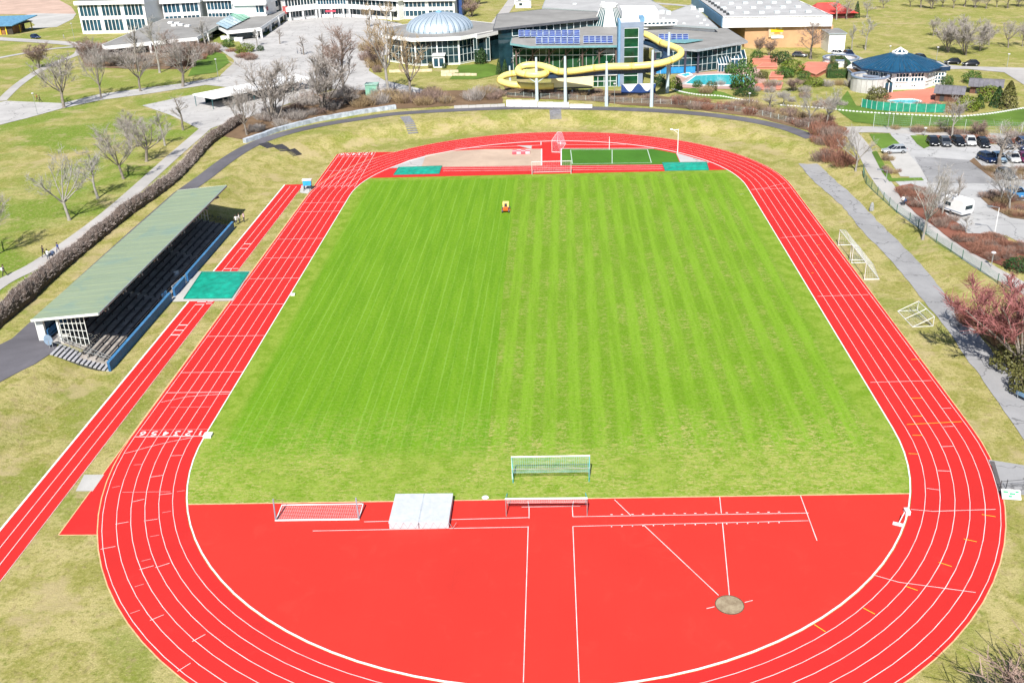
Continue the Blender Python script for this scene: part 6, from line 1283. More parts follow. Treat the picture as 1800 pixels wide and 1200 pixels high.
for a in ((845, 113, 85, 24, 'dark', 'dark round clipped evergreen at the right corner of the rotunda lawn'), (877, 131, 104, 14, 'cone', 'left of two dark conical evergreens beside the hall'), (888, 133, 105, 17, 'cone', 'right of two dark conical evergreens beside the hall'), (757, 120, 109, 9, 'olive', 'small olive ball left of the rotunda porch'), (781, 121, 111, 8, 'dark', 'small dark ball right of the rotunda porch'),
          (1160, 153, 130, 22, 'dark', 'dark shrub left of the yellow-green ball by the pool'), (1187, 157, 135, 24, 'yellow', 'yellow-green ball shrub behind the tallest slide column'), (1226, 154, 141, 18, 'mid', 'low green shrub at the front edge of the outdoor pool'), (1250, 160, 142, 22, 'olive', 'round olive shrub in front of the outdoor pool'), (1290, 155, 147, 16, 'dark', 'small dark shrub at the right end of the pool edge'), (1285, 130, 110, 24, 'mid', 'bright green shrub behind the outdoor pool'), (1306, 158, 104, 46, 'mid', 'tall green evergreen clump right of the outdoor pool'),
          (1330, 110, 88, 24, 'mid', 'dark green shrub above the upper terrace'), (1372, 112, 90, 40, 'dark', 'broad dark evergreen below the tan hall'), (1392, 128, 104, 44, 'yellow', 'wide yellow-green shrub between the terraces'), (1380, 136, 118, 34, 'mid', 'green shrub beside the small square terrace'), (1340, 138, 124, 22, 'olive', 'olive shrub left of the small square terrace'), (1412, 140, 124, 26, 'mid', 'green shrub below the wide terracotta terrace'), (1310, 168, 155, 42, 'dark', 'low dark evergreen mound by the white stake row'), (1430, 150, 136, 40, 'yellow', 'yellow-green low shrub before the clipped hedge'),
          (1542, 177, 152, 40, 'olive', 'dark olive evergreen mound in front of the round yard'), (1560, 188, 176, 26, 1, 'brown bare shrub by the small pool'), (1664, 152, 132, 22, 'mid', 'green shrub right of the pavilion wing'), (1708, 146, 124, 34, 'mid', 'green shrub behind the second shed'), (1738, 178, 150, 44, 'yellow', 'long yellow-green shrub along the garden edge'), (1770, 190, 143, 46, 'conem', 'big dark conifer clump at the garden corner'), (1752, 188, 152, 34, 'cone', 'dark conifer left of the big conifer clump'), (1720, 190, 166, 26, 'cone', 'small dark conifer in front of the sheds'), (1700, 194, 168, 44, 'yellow', 'yellow shrub at the end of the green windbreak'),
          (402, 83, 68, 22, 'mid', 'green shrub at the tip of the planted bed by the school path'), (432, 92, 76, 34, 'yellow', 'yellow-green shrub in the bed beside the school yard'), (458, 90, 80, 14, 'dark', 'dark green shrub at the end of the bed beside the school yard'), (1505, 32, 2, 16, 'cone', 'dark fir right of the red roof'), (700, 172, 160, 22, 'olive', 'olive ground shrub at the foot of the plane tree'), (745, 184, 168, 40, 1, 'ochre bare shrub right of the plane trees'),
          (1775, 648, 605, 70, 'olive', 'olive undergrowth below the pink-budded tree'), (1800, 690, 640, 60, 'olive', 'olive bush at the right edge below the pink-budded tree'), (1790, 474, 452, 50, 'dark', 'dark shrub at the right end of the red-brown bed')): bush(*a)
rs_ = random.Random(5); GB = 'bare shrubs of the planting beds'
def scatter(poly, n, kinds, hpx, wpx, label, group):
    """a bed of stems nobody could count: one mesh"""
    us = [p[0] for p in poly]; vs = [p[1] for p in poly]; k = 0; tries = 0; V, F, MI = [], [], []
    while k < n and tries < 6000:
        tries += 1; u, v = rs_.uniform(min(us), max(us)), rs_.uniform(min(vs), max(vs))
        if not pip(u, v, poly): continue
        f = rs_.uniform(.7, 1.25); p = G(u, v); h = max(.4, zat(p.x, p.y, v-hpx*f)-p.z); w_ = wpx*f*(p-CAM).dot(FW)/FPX/2; a_ = rs_.uniform(0, 6.28); ca_, sa_ = math.cos(a_)*w_, math.sin(a_)*w_; kd = rs_.choice(kinds); sv, sf = SHV[kd]; o = len(V)
        V += [(p.x+ca_*x-sa_*y, p.y+sa_*x+ca_*y, p.z+z*h) for x, y, z in sv]; F += [tuple(i+o for i in q) for q in sf]; MI += [kd]*len(sf); k += 1
    me = bpy.data.meshes.new('bare_shrubs'); me.from_pydata(V, [], F)
    for m in SHM: me.materials.append(m)
    me.polygons.foreach_set('material_index', MI); tag(link('bare_shrubs', me), label, 'shrubs', None, 'stuff')
SHM = (TWIGB, TWIGO, TWIG, MATS['twigs_red']); SHV = []
for k in range(4): me = SHB[k]; SHV.append(([tuple(v.co) for v in me.vertices][:220*16], [tuple(q.vertices) for q in me.polygons][:220*4]))
scatter([(888, 163), (990, 172), (1090, 178), (1180, 186), (1175, 178), (1080, 164), (990, 160), (900, 152)], 26, (0, 1, 0), 9, 26, 'bare brown shrubs in the strip between slide columns and pool fence', 'bare shrubs under the water slide')
scatter([(1180, 174), (1300, 186), (1430, 208), (1480, 226), (1480, 236), (1425, 228), (1330, 204), (1200, 190)], 44, (0, 3, 0, 1), 15, 30, 'bare red-brown shrubs in the long hedge strip below the pool garden', 'bare shrubs of the hedge strip below the pool garden')
scatter([(1438, 232), (1482, 238), (1500, 290), (1470, 296), (1430, 280)], 16, (3, 3, 0), 20, 36, 'bare red-brown shrubs in the clump at the top of the asphalt strip', 'bare shrubs at the top of the asphalt strip')
scatter([(640, 170), (760, 166), (880, 160), (882, 180), (780, 184), (700, 188), (600, 192)], 34, (0, 1, 2), 17, 36, 'bare brown shrubs in the bed left of the white wall', 'bare shrubs of the bed below the rotunda')
scatter([(440, 206), (520, 182), (600, 160), (640, 170), (600, 195), (500, 222), (450, 236)], 26, (2, 0, 2), 15, 34, 'grey bare shrubs under the many-stemmed trees', 'bare shrubs above the curved stone wall')
scatter([(140, 90), (230, 84), (350, 76), (385, 92), (320, 118), (220, 116), (150, 112)], 30, (0, 3, 2), 18, 36, 'bare shrubs in the bed in front of the flat-roofed school wing', 'bare shrubs of the school bed')
scatter([(1700, 413), (1760, 415), (1780, 431), (1860, 438), (1850, 478), (1780, 470), (1726, 453), (1690, 430)], 70, (3, 3, 0), 9, 26, 'low red-brown shrubs in the big bed beside the fence path', 'low shrubs of the red-brown bed'); scatter([(1575, 333), (1600, 327), (1640, 352), (1686, 396), (1690, 432), (1650, 402), (1600, 364)], 26, (3, 0), 11, 26, 'low brown shrubs in the bed left of the caravan', 'low shrubs left of the caravan')
scatter([(1727, 350), (1740, 341), (1800, 345), (1800, 382), (1776, 381), (1748, 368)], 22, (0, 1, 3), 9, 24, 'low brown shrubs on the planted car park island', 'low shrubs of the car park island'); scatter([(1712, 282), (1728, 294), (1800, 300), (1800, 312), (1756, 314)], 16, (1, 0), 9, 20, 'low ochre shrubs in the bed between the car rows', 'low shrubs between the car rows'); scatter([(1640, 240), (1800, 246), (1800, 253), (1700, 252), (1650, 250)], 14, (3,), 6, 22, 'low red shrubs in the bed behind the parked cars', 'low shrubs behind the parked cars')
scatter([(1180, 152), (1500, 140), (1520, 170), (1480, 200), (1300, 172), (1200, 162)], 22, (1, 0, 2), 12, 24, 'bare ochre shrubs in the pool garden', 'bare shrubs of the pool garden'); scatter([(1575, 195), (1660, 196), (1690, 204), (1690, 190), (1520, 186)], 16, (0, 1), 13, 20, 'bare brown shrubs along the green windbreak', 'bare shrubs along the windbreak'); scatter([(1555, 232), (1800, 244), (1800, 238), (1560, 226)], 18, (1, 0), 10, 22, 'bare ochre shrubs at the foot of the green fence', 'bare shrubs at the green fence'); scatter([(1695, 560), (1745, 566), (1800, 600), (1800, 650), (1750, 610)], 14, (0, 1, 3), 22, 50, 'bare brown undergrowth beside the asphalt strip', 'undergrowth beside the asphalt strip'); scatter([(640, 76), (668, 80), (664, 128), (642, 122)], 8, (1, 0), 18, 26, 'ochre bare shrubs at the rotunda side of the school yard', 'bare shrubs beside the school yard'); scatter([(402, 88), (455, 92), (440, 108), (428, 110)], 10, (3, 0), 8, 22, 'red-brown low shrubs in the bed beside the school path', 'low shrubs in the school path bed'); scatter([(1556, 272), (1552, 300), (1572, 312), (1588, 310), (1560, 268)], 10, (0, 1), 10, 14, 'low brown hedge shrubs beside the parking bay', 'hedge shrubs beside the parking bay')
# clipped hedge in the pool garden
q = GP([(1457, 138), (1492, 137), (1492, 125), (1480, 112), (1462, 112), (1462, 120), (1470, 126), (1457, 127)]); c = sum(q, Vector())/8; t = thing('clipped_hedge', c, 'clipped dark yellow-green hedge bent round the terrace', 'hedge'); mb = MB(); rnd = random.Random(3)
for i in range(8):
    a, b = q[i], q[(i+1) % 8]
    for k in range(260): p = a.lerp(b, rnd.random())+Vector((rnd.uniform(-.7, .7), rnd.uniform(-.7, .7), rnd.uniform(0, 2.2))); x = Vector((rnd.gauss(0, 1), rnd.gauss(0, 1), rnd.gauss(0, 1))).normalized()*.16; y = x.orthogonal().normalized()*.12; mb.face([p-x, p+y, p+x, p-y])
mb.build('foliage', LEAFO, t, world=True)
mb = MB()
for i in range(8): a, b = q[i], q[(i+1) % 8]; mb.bar((a.x, a.y, c.z+1), (b.x, b.y, c.z+1), .9, 2.0)
mb.build('core', LEAF, t, world=True)
# the long bare hedge along the footpath
hp = [G(*p) for p in smooth_pts([(-60, 628), (0, 577), (40, 544), (115, 474), (220, 387), (307, 323), (370, 257), (400, 235), (432, 213)], 6)]
j_ = lambda s: s*.7
hd = thing('hornbeam_hedge', hp[len(hp)//2], 'long bare brown hornbeam hedge between the footpath and the grandstand bank', 'hedge'); rnd = random.Random(9); core, tw = MB(), MB(); HW, HH = 2.0, 1.85; prof = [(-.0, 0), (.12, .8), (.0, 1.5), (-.35, 1.9), (-1.0, 2.0), (-1.6, 1.9), (-2.0, 1.5), (-2.1, .7), (-2.0, 0)]; rows = []; cum = 0
fine = []
for a, b in zip(hp, hp[1:]):
    n = max(1, int((b-a).length/.7))
    for j in range(n): fine.append(a.lerp(b, j/n))
fine.append(hp[-1])
for i, p in enumerate(fine):
    a, b = fine[max(i-1, 0)], fine[min(i+1, len(fine)-1)]; d = b-a; d.z = 0; d.normalize(); n = Vector((d.y, -d.x, 0)); z = H(p.x, p.y); k = len(core.v); pr = []
    for s, h in prof: w_ = rnd.uniform(-.16, .16); hv_ = 1+.13*math.sin(i*.11)+.1*math.sin(i*.037+1)+.06*math.sin(i*.41); pt = Vector((p.x, p.y, z-.1))+n*(s*(.94+.1*math.sin(i*.09+j_(s)))+w_)+Vector((0, 0, h*HH/2*hv_*(1+rnd.uniform(-.1, .1)))); pr.append(pt); core.v.append(tuple(pt))
    if i:
        for j in range(len(prof)-1): core.f.append((k-len(prof)+j, k-len(prof)+j+1, k+j+1, k+j)); core.mi.append(0)
    for m in range(52):
        j = rnd.randrange(1, len(prof)-1); f = rnd.random(); s = pr[j].lerp(pr[min(j+1, len(prof)-1)], f)+d*rnd.uniform(-.35, .35); o = (s-(Vector((p.x, p.y, z+.6))-n*1.0)); o = (o.normalized()+Vector((rnd.gauss(0, .35), rnd.gauss(0, .35), rnd.gauss(.35, .3)))).normalized(); L = rnd.uniform(.15, .5); e = s+o*L; w_ = o.orthogonal().normalized()*.018; tw.face([s-w_-o*.12, s+w_-o*.12, e+w_*.5, e-w_*.5])
core.build('hedge_core', M('hedge_brown', (.14, .105, .085), .95, .4, 3, c2=(.05, .035, .028)), hd, world=True); o = tw.build('hedge_twigs', M('hedge_twig', (.42, .36, .33), .9, .3, 1.5), hd, world=True); o['kind'] = 'stuff'
# ------------------------------------------------------------------ fences, stakes, lamps
def fence(px, h, step, label, mp, mw, name='mesh_fence', rows=5, mesh=.0):
    q = [G(*p) for p in smooth_pts(px, 5)]; t = thing(name, q[0], label, 'fence'); acc = 0; posts = []; pts = []
    for a, b in zip(q, q[1:]):
        n = max(1, int((b-a).length/.5))
        for j in range(n): p = a.lerp(b, j/n); pts.append(g3(p.x, p.y))
    posts = pts[::max(1, int(step/.5))]
    for p in posts: mb = MB(); mb.bar(p-Vector((0, 0, .2)), p+Vector((0, 0, h+.1)), .08); mb.build('post', mp, t, world=True)
    for a, b in zip(posts, posts[1:]):
        mb = MB()
        for r in range(rows+1): z = Vector((0, 0, .08+(h-.1)*r/rows)); mb.bar(a+z, b+z, .022)
        L = (b-a).length; n = int(L/(mesh or .3))
        for k in range(1, n): s = a.lerp(b, k/n); mb.bar(s+Vector((0, 0, .05)), s+Vector((0, 0, h)), .016)
        mb.build('mesh_panel', mw, t, world=True)
    return t
FG = M('fence_green', (.03, .13, .08), .5); FGM = M('fence_mesh_green', (.16, .30, .24), .5); FWH = M('fence_pale', (.48, .55, .52), .5)
fence([(1517, 303), (1521, 321), (1540, 341), (1561, 360), (1580, 377), (1604, 393), (1636, 420), (1659, 435), (1691, 456), (1723, 477), (1753, 498), (1800, 530), (1850, 565)], 1.3, 2.6, 'green wire fence curving along the footpath above the asphalt strip', FG, FGM)
fence([(1535, 224), (1600, 228), (1700, 234), (1800, 240), (1860, 244)], 2.6, 3., 'tall green chain-link fence behind the car park', FWH, FGM, rows=6)
fence([(890, 168), (940, 172), (1000, 175), (1080, 180), (1180, 184), (1260, 192), (1340, 204), (1425, 226)], 1.1, 2.2, 'low pale wire fence along the outer edge of the brown shrubs', FWH, FWH, rows=3)
def windbreak():
    q = [G(u, v) for u, v in ((1514, 189), (1540, 194), (1575, 197), (1610, 198), (1660, 199))]; t = thing('windbreak', q[0], 'green fabric windbreak around the small pale pool', 'windbreak')
    for a, b in zip(q, q[1:]):
        n = 3
        for k in range(n):
            s, e = a.lerp(b, k/n), a.lerp(b, (k+1)/n); mb = MB(); mb.slab([(s.x, s.y, s.z+1.9), (e.x, e.y, e.z+1.9), (e.x, e.y+.05, e.z+1.9), (s.x, s.y+.05, s.z+1.9)], 1.8); mb.build('panel', M('windbreak_green', (.02, .26, .17), .6, .2), t, world=True); mb = MB(); mb.bar(s, s+Vector((0, 0, 2.0)), .1); mb.build('post', FWH, t, world=True)
windbreak()
def stakes(px, label, n):
    q = smooth_pts([G(*p) for p in px], 8); t = thing('white_edging', q[0], label, 'edging')
    L = [0]
    for a, b in zip(q, q[1:]): L.append(L[-1]+(b-a).length)
    for k in range(n):
        d = L[-1]*(k+.5)/n; i = next(j for j in range(len(L)-1) if L[j+1] >= d); p = q[i].lerp(q[i+1], (d-L[i])/(L[i+1]-L[i])); mb = MB(); mb.box((p.x, p.y, p.z+.18), (.34, .42, .2), R(35)); mb.build('stone', white, t, world=True)
stakes([(1180, 157), (1200, 163), (1230, 168), (1265, 170), (1300, 176), (1332, 180)], 'curved row of white edging stones below the outdoor pool', 34); stakes([(1370, 186), (1440, 191), (1500, 197), (1560, 201), (1620, 204), (1680, 206), (1740, 201), (1800, 191), (1850, 183)], 'long curved row of white edging stones on the garden lawn', 84)
def globe(t, h):
    mb = MB(); mb.lathe([(0, -.05), (.28, 0), (.32, .12), (.2, .22), (0, .25)], 12, (0, 0, h)); mb.build('lamp_head', M('lamp_head_pale', (.62, .60, .62), .4), t)
def arm(t, h):
    mb = MB(); mb.bar((0, 0, h), (-.9, .3, h+.1), .08); mb.box((-1.2, .4, h+.12), (.8, .3, .14), R(-18)); mb.build('lamp_head', M('lamp_head_dark', (.18, .2, .22), .4), t)
LG = 'street lamps'
for a in ((1742, 470, 445, 'lamp with a disc head beside the fence path near the red-brown bed', globe), (1748, 412, 365, 'tall white lamp mast in the car park beside the red-brown bed', arm), (1557, 322, 300, 'thin lamp mast beside the parking bay hedge', arm), (1625, 240, 226, 'short lamp at the entrance of the car park', globe), (1560, 228, 200, 'lamp mast at the junction above the car park', globe), (1645, 112, 84, 'street lamp on the far road right of the pavilion', globe), (1770, 118, 96, 'street lamp on the far road at the right', globe), (1563, 100, 82, 'thin street lamp behind the pavilion roof', globe), (66, 202, 165, 'thin lamp mast beside the white path at the left', globe), (131, 70, 42, 'lamp mast in front of the left school block', globe), (385, 145, 105, 'thin lamp beside the white path near the round lawn', globe), (1316, 193, 165, 'thin dark post in the brown hedge strip', globe), (1080, 183, 148, 'thin pale lamp post between the slide columns', globe)):
    pole('street_lamp', a[:2], a[2], a[3], .07, a[4], STEEL if a[0] != 1748 else white, 'street lamp', LG)
# ------------------------------------------------------------------ cars
TYRE = M('tyre', (.02, .02, .02), .8); RIM = M('rim', (.4, .41, .42), .35, .1, 3, .8); LAMPC = M('headlamp', (.7, .72, .74), .15); TAIL = M('tail_lamp', (.35, .02, .02), .25); PLATE = M('plate_white', (.72, .72, .70), .5)
def paint(name, c): return M('car_'+name, c, .22, .03, .5, .25, .6)
def loft(secs, close=True):
    mb = MB(); n = len(secs[0])
    for s in secs: mb.v += [tuple(p) for p in s]
    for i in range(len(secs)-1):
        for j in range(n-1): a = i*n+j; mb.f.append((a, a+1, a+n+1, a+n)); mb.mi.append(0)
    for k in (0, len(secs)-1): f = tuple(k*n+j for j in range(n)); mb.f.append(f if k == 0 else f[::-1]); mb.mi.append(0)
    return mb
def car_parts(kind):
    est = kind == 'estate'; van = kind == 'van'; L = 4.4 if est else (4.8 if van else 4.1); W = .88 if not van else .95; top = 1.48 if not van else 1.95; B = .92 if not van else 1.05
    def sec(x, z0, z1, w): return [(x, -w*.9, z0), (x, -w, z0+.12), (x, -w, (z0+z1)/2), (x, -w*.93, z1-.06), (x, -w*.8, z1), (x, 0, z1+.025), (x, w*.8, z1), (x, w*.93, z1-.06), (x, w, (z0+z1)/2), (x, w, z0+.12), (x, w*.9, z0)]
    h = L/2
    body = loft([sec(-h, .38, .82, W*.82), sec(-h+.12, .28, B-.02, W*.94), sec(-h*.5, .22, B, W), sec(h*.25, .22, B, W), sec(h*.45, .22, B-.05, W), sec(h*.8, .24, B-.2, W*.96), sec(h-.08, .3, .64, W*.86), sec(h, .36, .55, W*.74)])
    r0, r1 = (-h+.55 if (est or van) else -h+.75), (h*.05 if not van else h*.3); g0, g1 = -h+.14, h*.45 if not van else h*.62
    def gs(x, w, z): return [(x, -w, z), (x, w, z)]
    gl = MB(); wb, wt = W*.9, W*.72; z0, z1 = B-.03, top-.06
    bl = [(g0, -wb, z0), (g1, -wb, z0), (g1, wb, z0), (g0, wb, z0)]; tl = [(r0, -wt, z1), (r1, -wt, z1), (r1, wt, z1), (r0, wt, z1)]
    for i in range(4): j = (i+1) % 4; gl.face([bl[i], bl[j], tl[j], tl[i]])
    rf = MB(); rf.slab([(r0-.04, -wt-.03, top), (r1+.04, -wt-.03, top), (r1+.04, wt+.03, top), (r0-.04, wt+.03, top)], .07)
    pl = MB()
    for i in range(4): pl.bar(bl[i], tl[i], .07)
    for s in (-1, 1):
        for f in (.42, .72): a = Vector(bl[0 if s < 0 else 3]).lerp(Vector(bl[1 if s < 0 else 2]), f); b = Vector(tl[0 if s < 0 else 3]).lerp(Vector(tl[1 if s < 0 else 2]), f); pl.bar(a, b, .06)
    wh = [(sx*L*.31, sy*(W-.08)) for sx in (-1, 1) for sy in (-1, 1)]
    hl = [(h-.09, s*W*.62, .6) for s in (-1, 1)]; tls = [(-h+.03, s*W*.68, .78) for s in (-1, 1)]
    return L, W, h, body, gl, rf, pl, wh, hl, tls
CM = {}
def wheel_mesh():
    a, b = MB(), MB(); a.tube([(0, -.1, 0), (0, .1, 0)], .32, 16); b.tube([(0, -.112, 0), (0, .112, 0)], .2, 10); return a.mesh('tyre', TYRE, True), b.mesh('rim', RIM)
TYM, RMM = wheel_mesh()
def smallbox(name, d, m): mb = MB(); mb.box((0, 0, 0), d); return mb.mesh(name, m)
HLM, TLM, PLM = smallbox('headlight', (.12, .3, .16), LAMPC), smallbox('tail_light', (.08, .22, .22), TAIL), smallbox('number_plate', (.04, .48, .11), PLATE)
def car(pr, pf, kind, pm, label, group='cars in the car park'):
    a, b = G(*pr), G(*pf); c = (a+b)/2; L, W, h, body, gl, rf, pl, wh, hl, tls = car_parts(kind); t = thing('parked_car', g3(c.x, c.y, .07), label, 'car', group, math.atan2(b.y-a.y, b.x-a.x))
    k = (kind, pm.name)
    if k not in CM: CM[k] = (body.mesh('body', pm, True), gl.mesh('windows', MATS['cglass']), rf.mesh('roof', pm), pl.mesh('window_pillars', pm))
    for n_, me in zip(('body', 'windows', 'roof', 'window_pillars'), CM[k]): link(n_, me, t)
    for x, y in wh: o = link('wheel', TYM, t); o.location = (x, y, .32); r = link('rim', RMM, o)
    for p in hl: o = link('headlight', HLM, t); o.location = p
    for p in tls: o = link('tail_light', TLM, t); o.location = p
    o = link('number_plate', PLM, t); o.location = (h-.0, 0, .45); o = link('number_plate', PLM, t); o.location = (-h, 0, .62); return t
K = paint('black', (.012, .013, .016)); NV = paint('navy', (.012, .03, .10)); SV = paint('silver', (.42, .44, .46)); WH = paint('white', (.76, .76, .75)); GY = paint('grey', (.10, .11, .125)); BL = paint('blue', (.06, .25, .50)); MR = paint('maroon', (.16, .02, .08)); LB_ = paint('light_blue', (.30, .45, .58))
for a in (((1634, 249), (1645, 260), 'hatch', K, 'black hatchback at the left end of the back row of parked cars'), ((1655, 250), (1666, 261), 'hatch', GY, 'dark grey hatchback second from the left in the back row'), ((1676, 249), (1692, 260.5), 'estate', K, 'long black estate third from the left in the back row'), ((1702, 249), (1709, 260), 'hatch', WH, 'small white hatchback in the back row of the car park'), ((1719, 250), (1737, 265), 'estate', K, 'black estate right of the small white hatchback'), ((1760, 254), (1777, 266), 'hatch', GY, 'grey car behind the bare tree in the back row'), ((1789, 255), (1806, 269), 'van', NV, 'navy van at the right end of the back row'),
          ((1722, 278), (1748, 289), 'estate', NV, 'navy estate at the left end of the middle row'), ((1744, 277), (1765, 290), 'hatch', LB_, 'light blue hatchback beside the navy estate'), ((1774, 277), (1788, 290), 'hatch', WH, 'white hatchback in the middle row of the car park'), ((1790, 276), (1809, 291), 'hatch', MR, 'maroon car at the right end of the middle row'), ((1754, 306), (1783, 320), 'estate', GY, 'grey estate under the bare branches below the middle row'), ((1774, 340), (1799, 351), 'hatch', BL, 'blue hatchback behind the planted car park island'), ((1590, 268.5), (1552, 270), 'estate', SV, 'silver estate parked alone beside the hedge')): car(*a)
FC = 'cars on the far roads'
for a in (((52, 67), (74, 69), 'hatch', NV, 'navy car on the access road below the blue-roofed shed'), ((1685, 113), (1662, 113), 'hatch', K, 'black hatchback on the far road left of its twin'), ((1717, 116), (1694, 116), 'hatch', K, 'black hatchback on the far road right of its twin'), ((1608, 103), (1630, 109), 'estate', K, 'black car half hidden behind the blue pavilion roof'), ((1467, 97), (1479, 99), 'hatch', WH, 'white car in front of the annex'), ((1484, 96), (1500, 101), 'hatch', NV, 'navy car right of the white car by the annex'), ((1395, 100), (1416, 101), 'hatch', GY, 'grey car below the tan sports hall')): car(*a, FC)
a, b = G(1660, 371), G(1682, 382); t = thing('caravan', (G(1677, 375).x, G(1677, 375).y, H(62, 60)+.07), 'white caravan parked beside the bare trees in the car park', 'caravan', None, R(118)); 
mb = MB(); pr = [(-2.4, .5), (2.3, .5), (2.55, 1.1), (2.35, 2.3), (1.9, 2.6), (-2.2, 2.6), (-2.5, 2.2), (-2.55, 1.0)]; n = len(pr); mb.v = [(x, -1.1, z) for x, z in pr]+[(x, 1.1, z) for x, z in pr]; mb.f = [tuple(range(n)), tuple(reversed(range(n, 2*n)))]+[(i, i+n, (i+1) % n+n, (i+1) % n) for i in range(n)]; mb.mi = [0]*len(mb.f); mb.build('body', WALLW, t)
for x, y, d in ((-2.56, 0, (.06, 1.5, .6)), (2.52, 0, (.08, 1.5, .6)), (.8, -1.11, (1.1, .05, .55)), (-1.2, -1.11, (.9, .05, .55)), (.5, 1.11, (1.1, .05, .55))): mb = MB(); mb.box((x, y, 1.6), d, 0, 0, R(-6) if abs(y) < .1 and x > 0 else 0); mb.build('window', MATS['glass'], t)
for s in (-1, 1): o = link('wheel', TYM, t); o.location = (-.2, s*1.0, .32); link('rim', RMM, o)
mb = MB(); mb.bar((2.3, 0, .5), (3.6, 0, .5), .1); mb.build('drawbar', DARK, t); mb = MB(); mb.box((.2, 0, 2.66), (.7, .7, .12)); mb.build('roof_vent', GRAVL, t); mb = MB(); mb.box((-.2, -1.12, .75), (4.2, .02, .12)); mb.box((-.2, 1.12, .75), (4.2, .02, .12)); mb.build('side_stripe', GREYB, t)
# ------------------------------------------------------------------ people and bicycles
def person(px, heading, top, legs, label, pose='walk', hair=(.05, .035, .02), hold=None):
    loc = G(*px); t = thing('person', (loc.x, loc.y, loc.z+.06), label, 'person', 'people walking about the grounds', heading)
    s = .30 if pose == 'walk' else .06; fw = .28 if pose == 'push' else .1
    J = [(0, 0, .95, .15, .115), (0, 0, 1.15, .13, .10), (.02, 0, 1.36, .18, .11), (.03, 0, 1.49, .06, .06), (.05, 0, 1.57, .085, .10), (.05, 0, 1.70, .075, .085)]
    E = [(0, 1), (1, 2), (2, 3), (3, 4), (4, 5)]
    for sd, st in ((-1, s), (1, -s)):
        k = len(J); J += [(0, sd*.1, .88, .09, .09), (st*.55+.04, sd*.11, .48, .065, .065), (st, sd*.11, .09, .045, .045), (st+.16, sd*.12, .04, .04, .035)]; E += [(0, k), (k, k+1), (k+1, k+2), (k+2, k+3)]
        k = len(J); J += [(.02, sd*.2, 1.38, .06, .06), (-st*.4 if pose == 'walk' else .06, sd*.25, 1.12, .045, .045), (-st*.6+fw if pose == 'walk' else fw+.2, sd*.22, .9 if pose == 'walk' else 1.0, .032, .032), (-st*.6+fw+.05 if pose == 'walk' else fw+.28, sd*.21, .82 if pose == 'walk' else 1.0, .035, .02)]; E += [(2, k), (k, k+1), (k+1, k+2), (k+2, k+3)]
    me = bpy.data.meshes.new('body'); me.from_pydata([j[:3] for j in J], E, []); o = bpy.data.objects.new('body', me); col.objects.link(o)
    sk = o.modifiers.new('skin', 'SKIN'); sk.use_smooth_shade = True
    for i, j in enumerate(J): v = me.skin_vertices[0].data[i]; v.radius = (j[3], j[4]); v.use_root = (i == 0)
    sb = o.modifiers.new('sub', 'SUBSURF'); sb.levels = 1; sb.render_levels = 1
    dg = bpy.context.evaluated_depsgraph_get(); dg.update(); m2 = bpy.data.meshes.new_from_object(o.evaluated_get(dg)); bpy.data.objects.remove(o)
    SK = M('skin', (.55, .34, .25), .6, .05)
    for m in (M('cloth_%02x%02x%02x' % tuple(int(c*255) for c in top), top, .8), M('cloth_%02x%02x%02x' % tuple(int(c*255) for c in legs), legs, .8), SK, M('shoe', (.04, .04, .045), .6)): m2.materials.append(m)
    for p in m2.polygons:
        c = p.center; p.material_index = 2 if (c.z > 1.46 or (c.z < 1.06 and abs(c.y) > .2 and c.x > fw-.25)) else (0 if c.z > .9 or (abs(c.y) > .19 and c.z > .8) else (1 if c.z > .1 else 3))
    b = link('body', m2, t); hm = MB(); hm.lathe([(.10, 1.56), (.112, 1.64), (.10, 1.74), (.05, 1.79), (0, 1.80)], 10, (.03, 0, 0)); hm.build('hair', M('hair_%d' % int(hair[0]*100), hair, .7), t, True)
    fm = MB(); fm.lathe([(.0, 0), (.018, .02), (0, .05)], 6, (.145, 0, 1.6)); fm.build('nose', SK, t)
    return t
BK = (.02, .02, .025)
person((86, 458), R(75), (.70, .72, .74), (.08, .10, .14), 'person in a pale top pushing a pram along the footpath', 'push'); person((78, 452), R(70), BK, BK, 'person dressed in black beside the pram on the footpath'); person((104, 446), R(250), (.03, .06, .22), (.03, .04, .09), 'person in dark blue on the footpath ahead of the pram'); person((9, 486), R(60), (.06, .06, .07), BK, 'person in black with a white backpack at the left end of the footpath')
p = G(9, 486); t = thing('backpack', (p.x-.12, p.y-.22, p.z+1.2), 'white backpack worn by the person at the left end of the footpath', 'backpack', None, R(60)); mb = MB(); mb.box((0, 0, 0), (.2, .32, .45)); o = mb.build('bag', white, t); bv = o.modifiers.new('b', 'BEVEL'); bv.width = .06; mb = MB(); mb.box((.06, 0, -.1), (.3, .26, .04)); mb.build('strap', DARK, t)
def pram(px, rz, label):
    p = G(*px); t = thing('pram', (p.x, p.y, p.z+.06), label, 'pram', None, rz); mb = MB(); mb.prism([(-.4, -.22), (.4, -.22), (.4, .22), (-.4, .22)], .5, .75); mb.build('basket', M('pram_navy', (.05, .08, .16), .7), t); mb = MB(); mb.lathe([(.36, 0), (.33, .2), (.2, .36), (0, .42)], 10, (.18, 0, .74)); mb.build('hood', M('pram_navy'), t); mb = MB(); mb.bar((-.35, 0, .6), (-.75, 0, 1.02), .04); mb.bar((-.75, -.25, 1.02), (-.75, .25, 1.02), .04); mb.build('handle', STEEL, t)
    for sx in (-.34, .34):
        for sy in (-.24, .24): mb = MB(); mb.tube([(sx, sy-.02, .16), (sx, sy+.02, .16)], .16, 10); mb.bar((sx, sy, .16), (sx*.8, sy*.8, .52), .03); mb.build('wheel', DARK, t)
pram((93, 455), R(75), 'dark pram on the footpath below the lawn'); pram((1589, 360), R(225), 'dark pram on the fence path beside the car park')
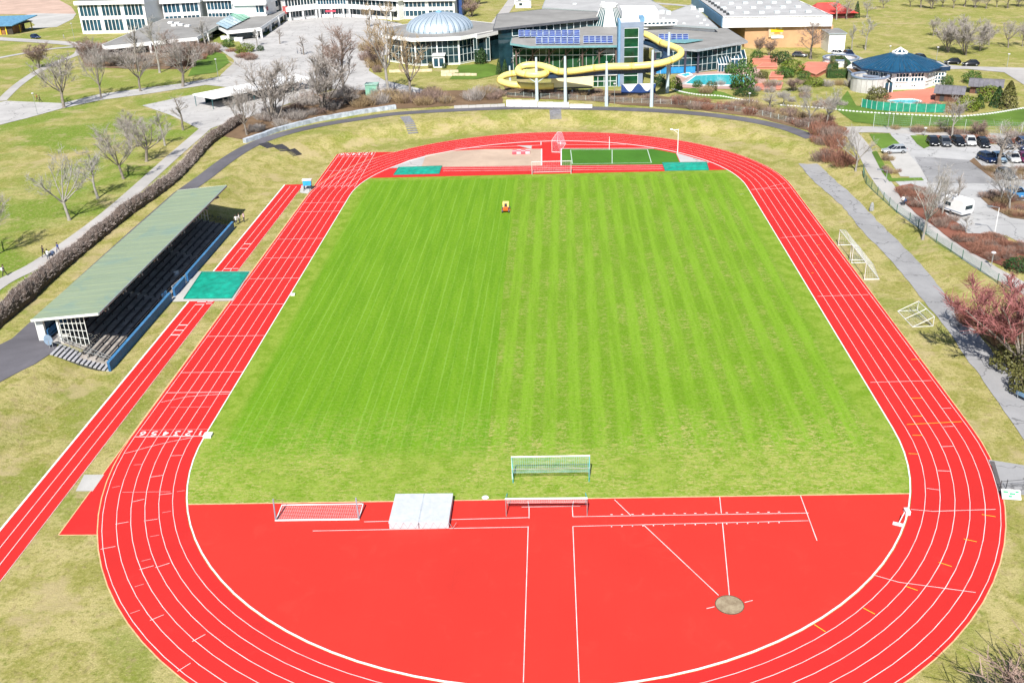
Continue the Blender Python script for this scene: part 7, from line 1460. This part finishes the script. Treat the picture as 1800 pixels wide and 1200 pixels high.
person((66, 178), R(30), (.55, .14, .05), BK, 'person in an orange jacket on the white path at the upper left'); person((71, 180), R(30), (.05, .05, .07), BK, 'person in dark clothes beside the orange jacket on the white path'); person((523, 95), R(10), (.35, .38, .42), (.10, .12, .16), 'person in grey standing in the school yard', 'stand'); person((530, 96), R(190), (.03, .04, .10), BK, 'person in navy standing in the school yard', 'stand'); person((1586, 362), R(225), (.72, .72, .72), (.05, .05, .06), 'person in a white top pushing a pram on the fence path', 'push')
person((113, 69), R(200), (.7, .7, .7), (.35, .35, .38), 'person in white on the road below the left school block'); person((1255, 164.5), R(90), BK, (.10, .04, .04), 'person in dark clothes by the brown shrubs left of the slide column') if 0 else None
def bike(loc, rz, label, m):
    t = thing('bicycle', loc, label, 'bicycle', 'bicycles parked at the end of the grandstand', rz)
    for x in (-.52, .52):
        mb = MB(); mb.tube([(x+.33*math.cos(a*math.pi/8), 0, .34+.33*math.sin(a*math.pi/8)) for a in range(17)], .022, 5, False)
        for a in range(6): mb.bar((x, 0, .34), (x+.32*math.cos(a*1.047), 0, .34+.32*math.sin(a*1.047)), .008)
        mb.build('wheel', TYRE, t)
    mb = MB()
    for a, b in (((-.52, 0, .34), (-.15, 0, .85)), ((-.15, 0, .85), (.02, 0, .3)), ((.02, 0, .3), (-.52, 0, .34)), ((-.12, 0, .8), (.36, 0, .82)), ((.36, 0, .82), (.02, 0, .3)), ((.34, 0, .95), (.52, 0, .34))): mb.tube([a, b], .025, 6)
    mb.build('frame', m, t); mb = MB(); mb.box((-.17, 0, .93), (.26, .14, .06)); mb.build('saddle', DARK, t); mb = MB(); mb.tube([(.3, -.28, 1.02), (.34, 0, 1.0), (.3, .28, 1.02)], .018, 5); mb.build('handlebar', DARK, t)
for i, (x, y, rz, m, l) in enumerate(((-53.2, 68.6, 20, DARK, 'dark bicycle leaning nearest the grandstand front wall'), (-54.6, 68.9, 35, GY, 'grey bicycle in the shade at the grandstand end'), (-55.8, 68.4, 15, NV, 'navy bicycle deepest in the grandstand shade'), (-52.0, 70.2, 60, WH, 'white bicycle at the sunny edge of the grandstand shade'))): bike((x, y, H(x, y)+.02), R(rz), l, m)
for x, y, rz, c, l in ((-51.3, 69.2, 200, (.72, .70, .70), 'person in a white top at the end of the grandstand'), (-50.7, 69.8, 160, (.68, .50, .52), 'person in a pale pink top at the end of the grandstand'), (-51.6, 68.3, 120, (.75, .74, .72), 'person in white nearest the end of the blue wall')):
    t = person((0, 600), R(rz), c, (.06, .06, .08), l, 'stand'); t.location = (x, y, H(x, y)+.03)
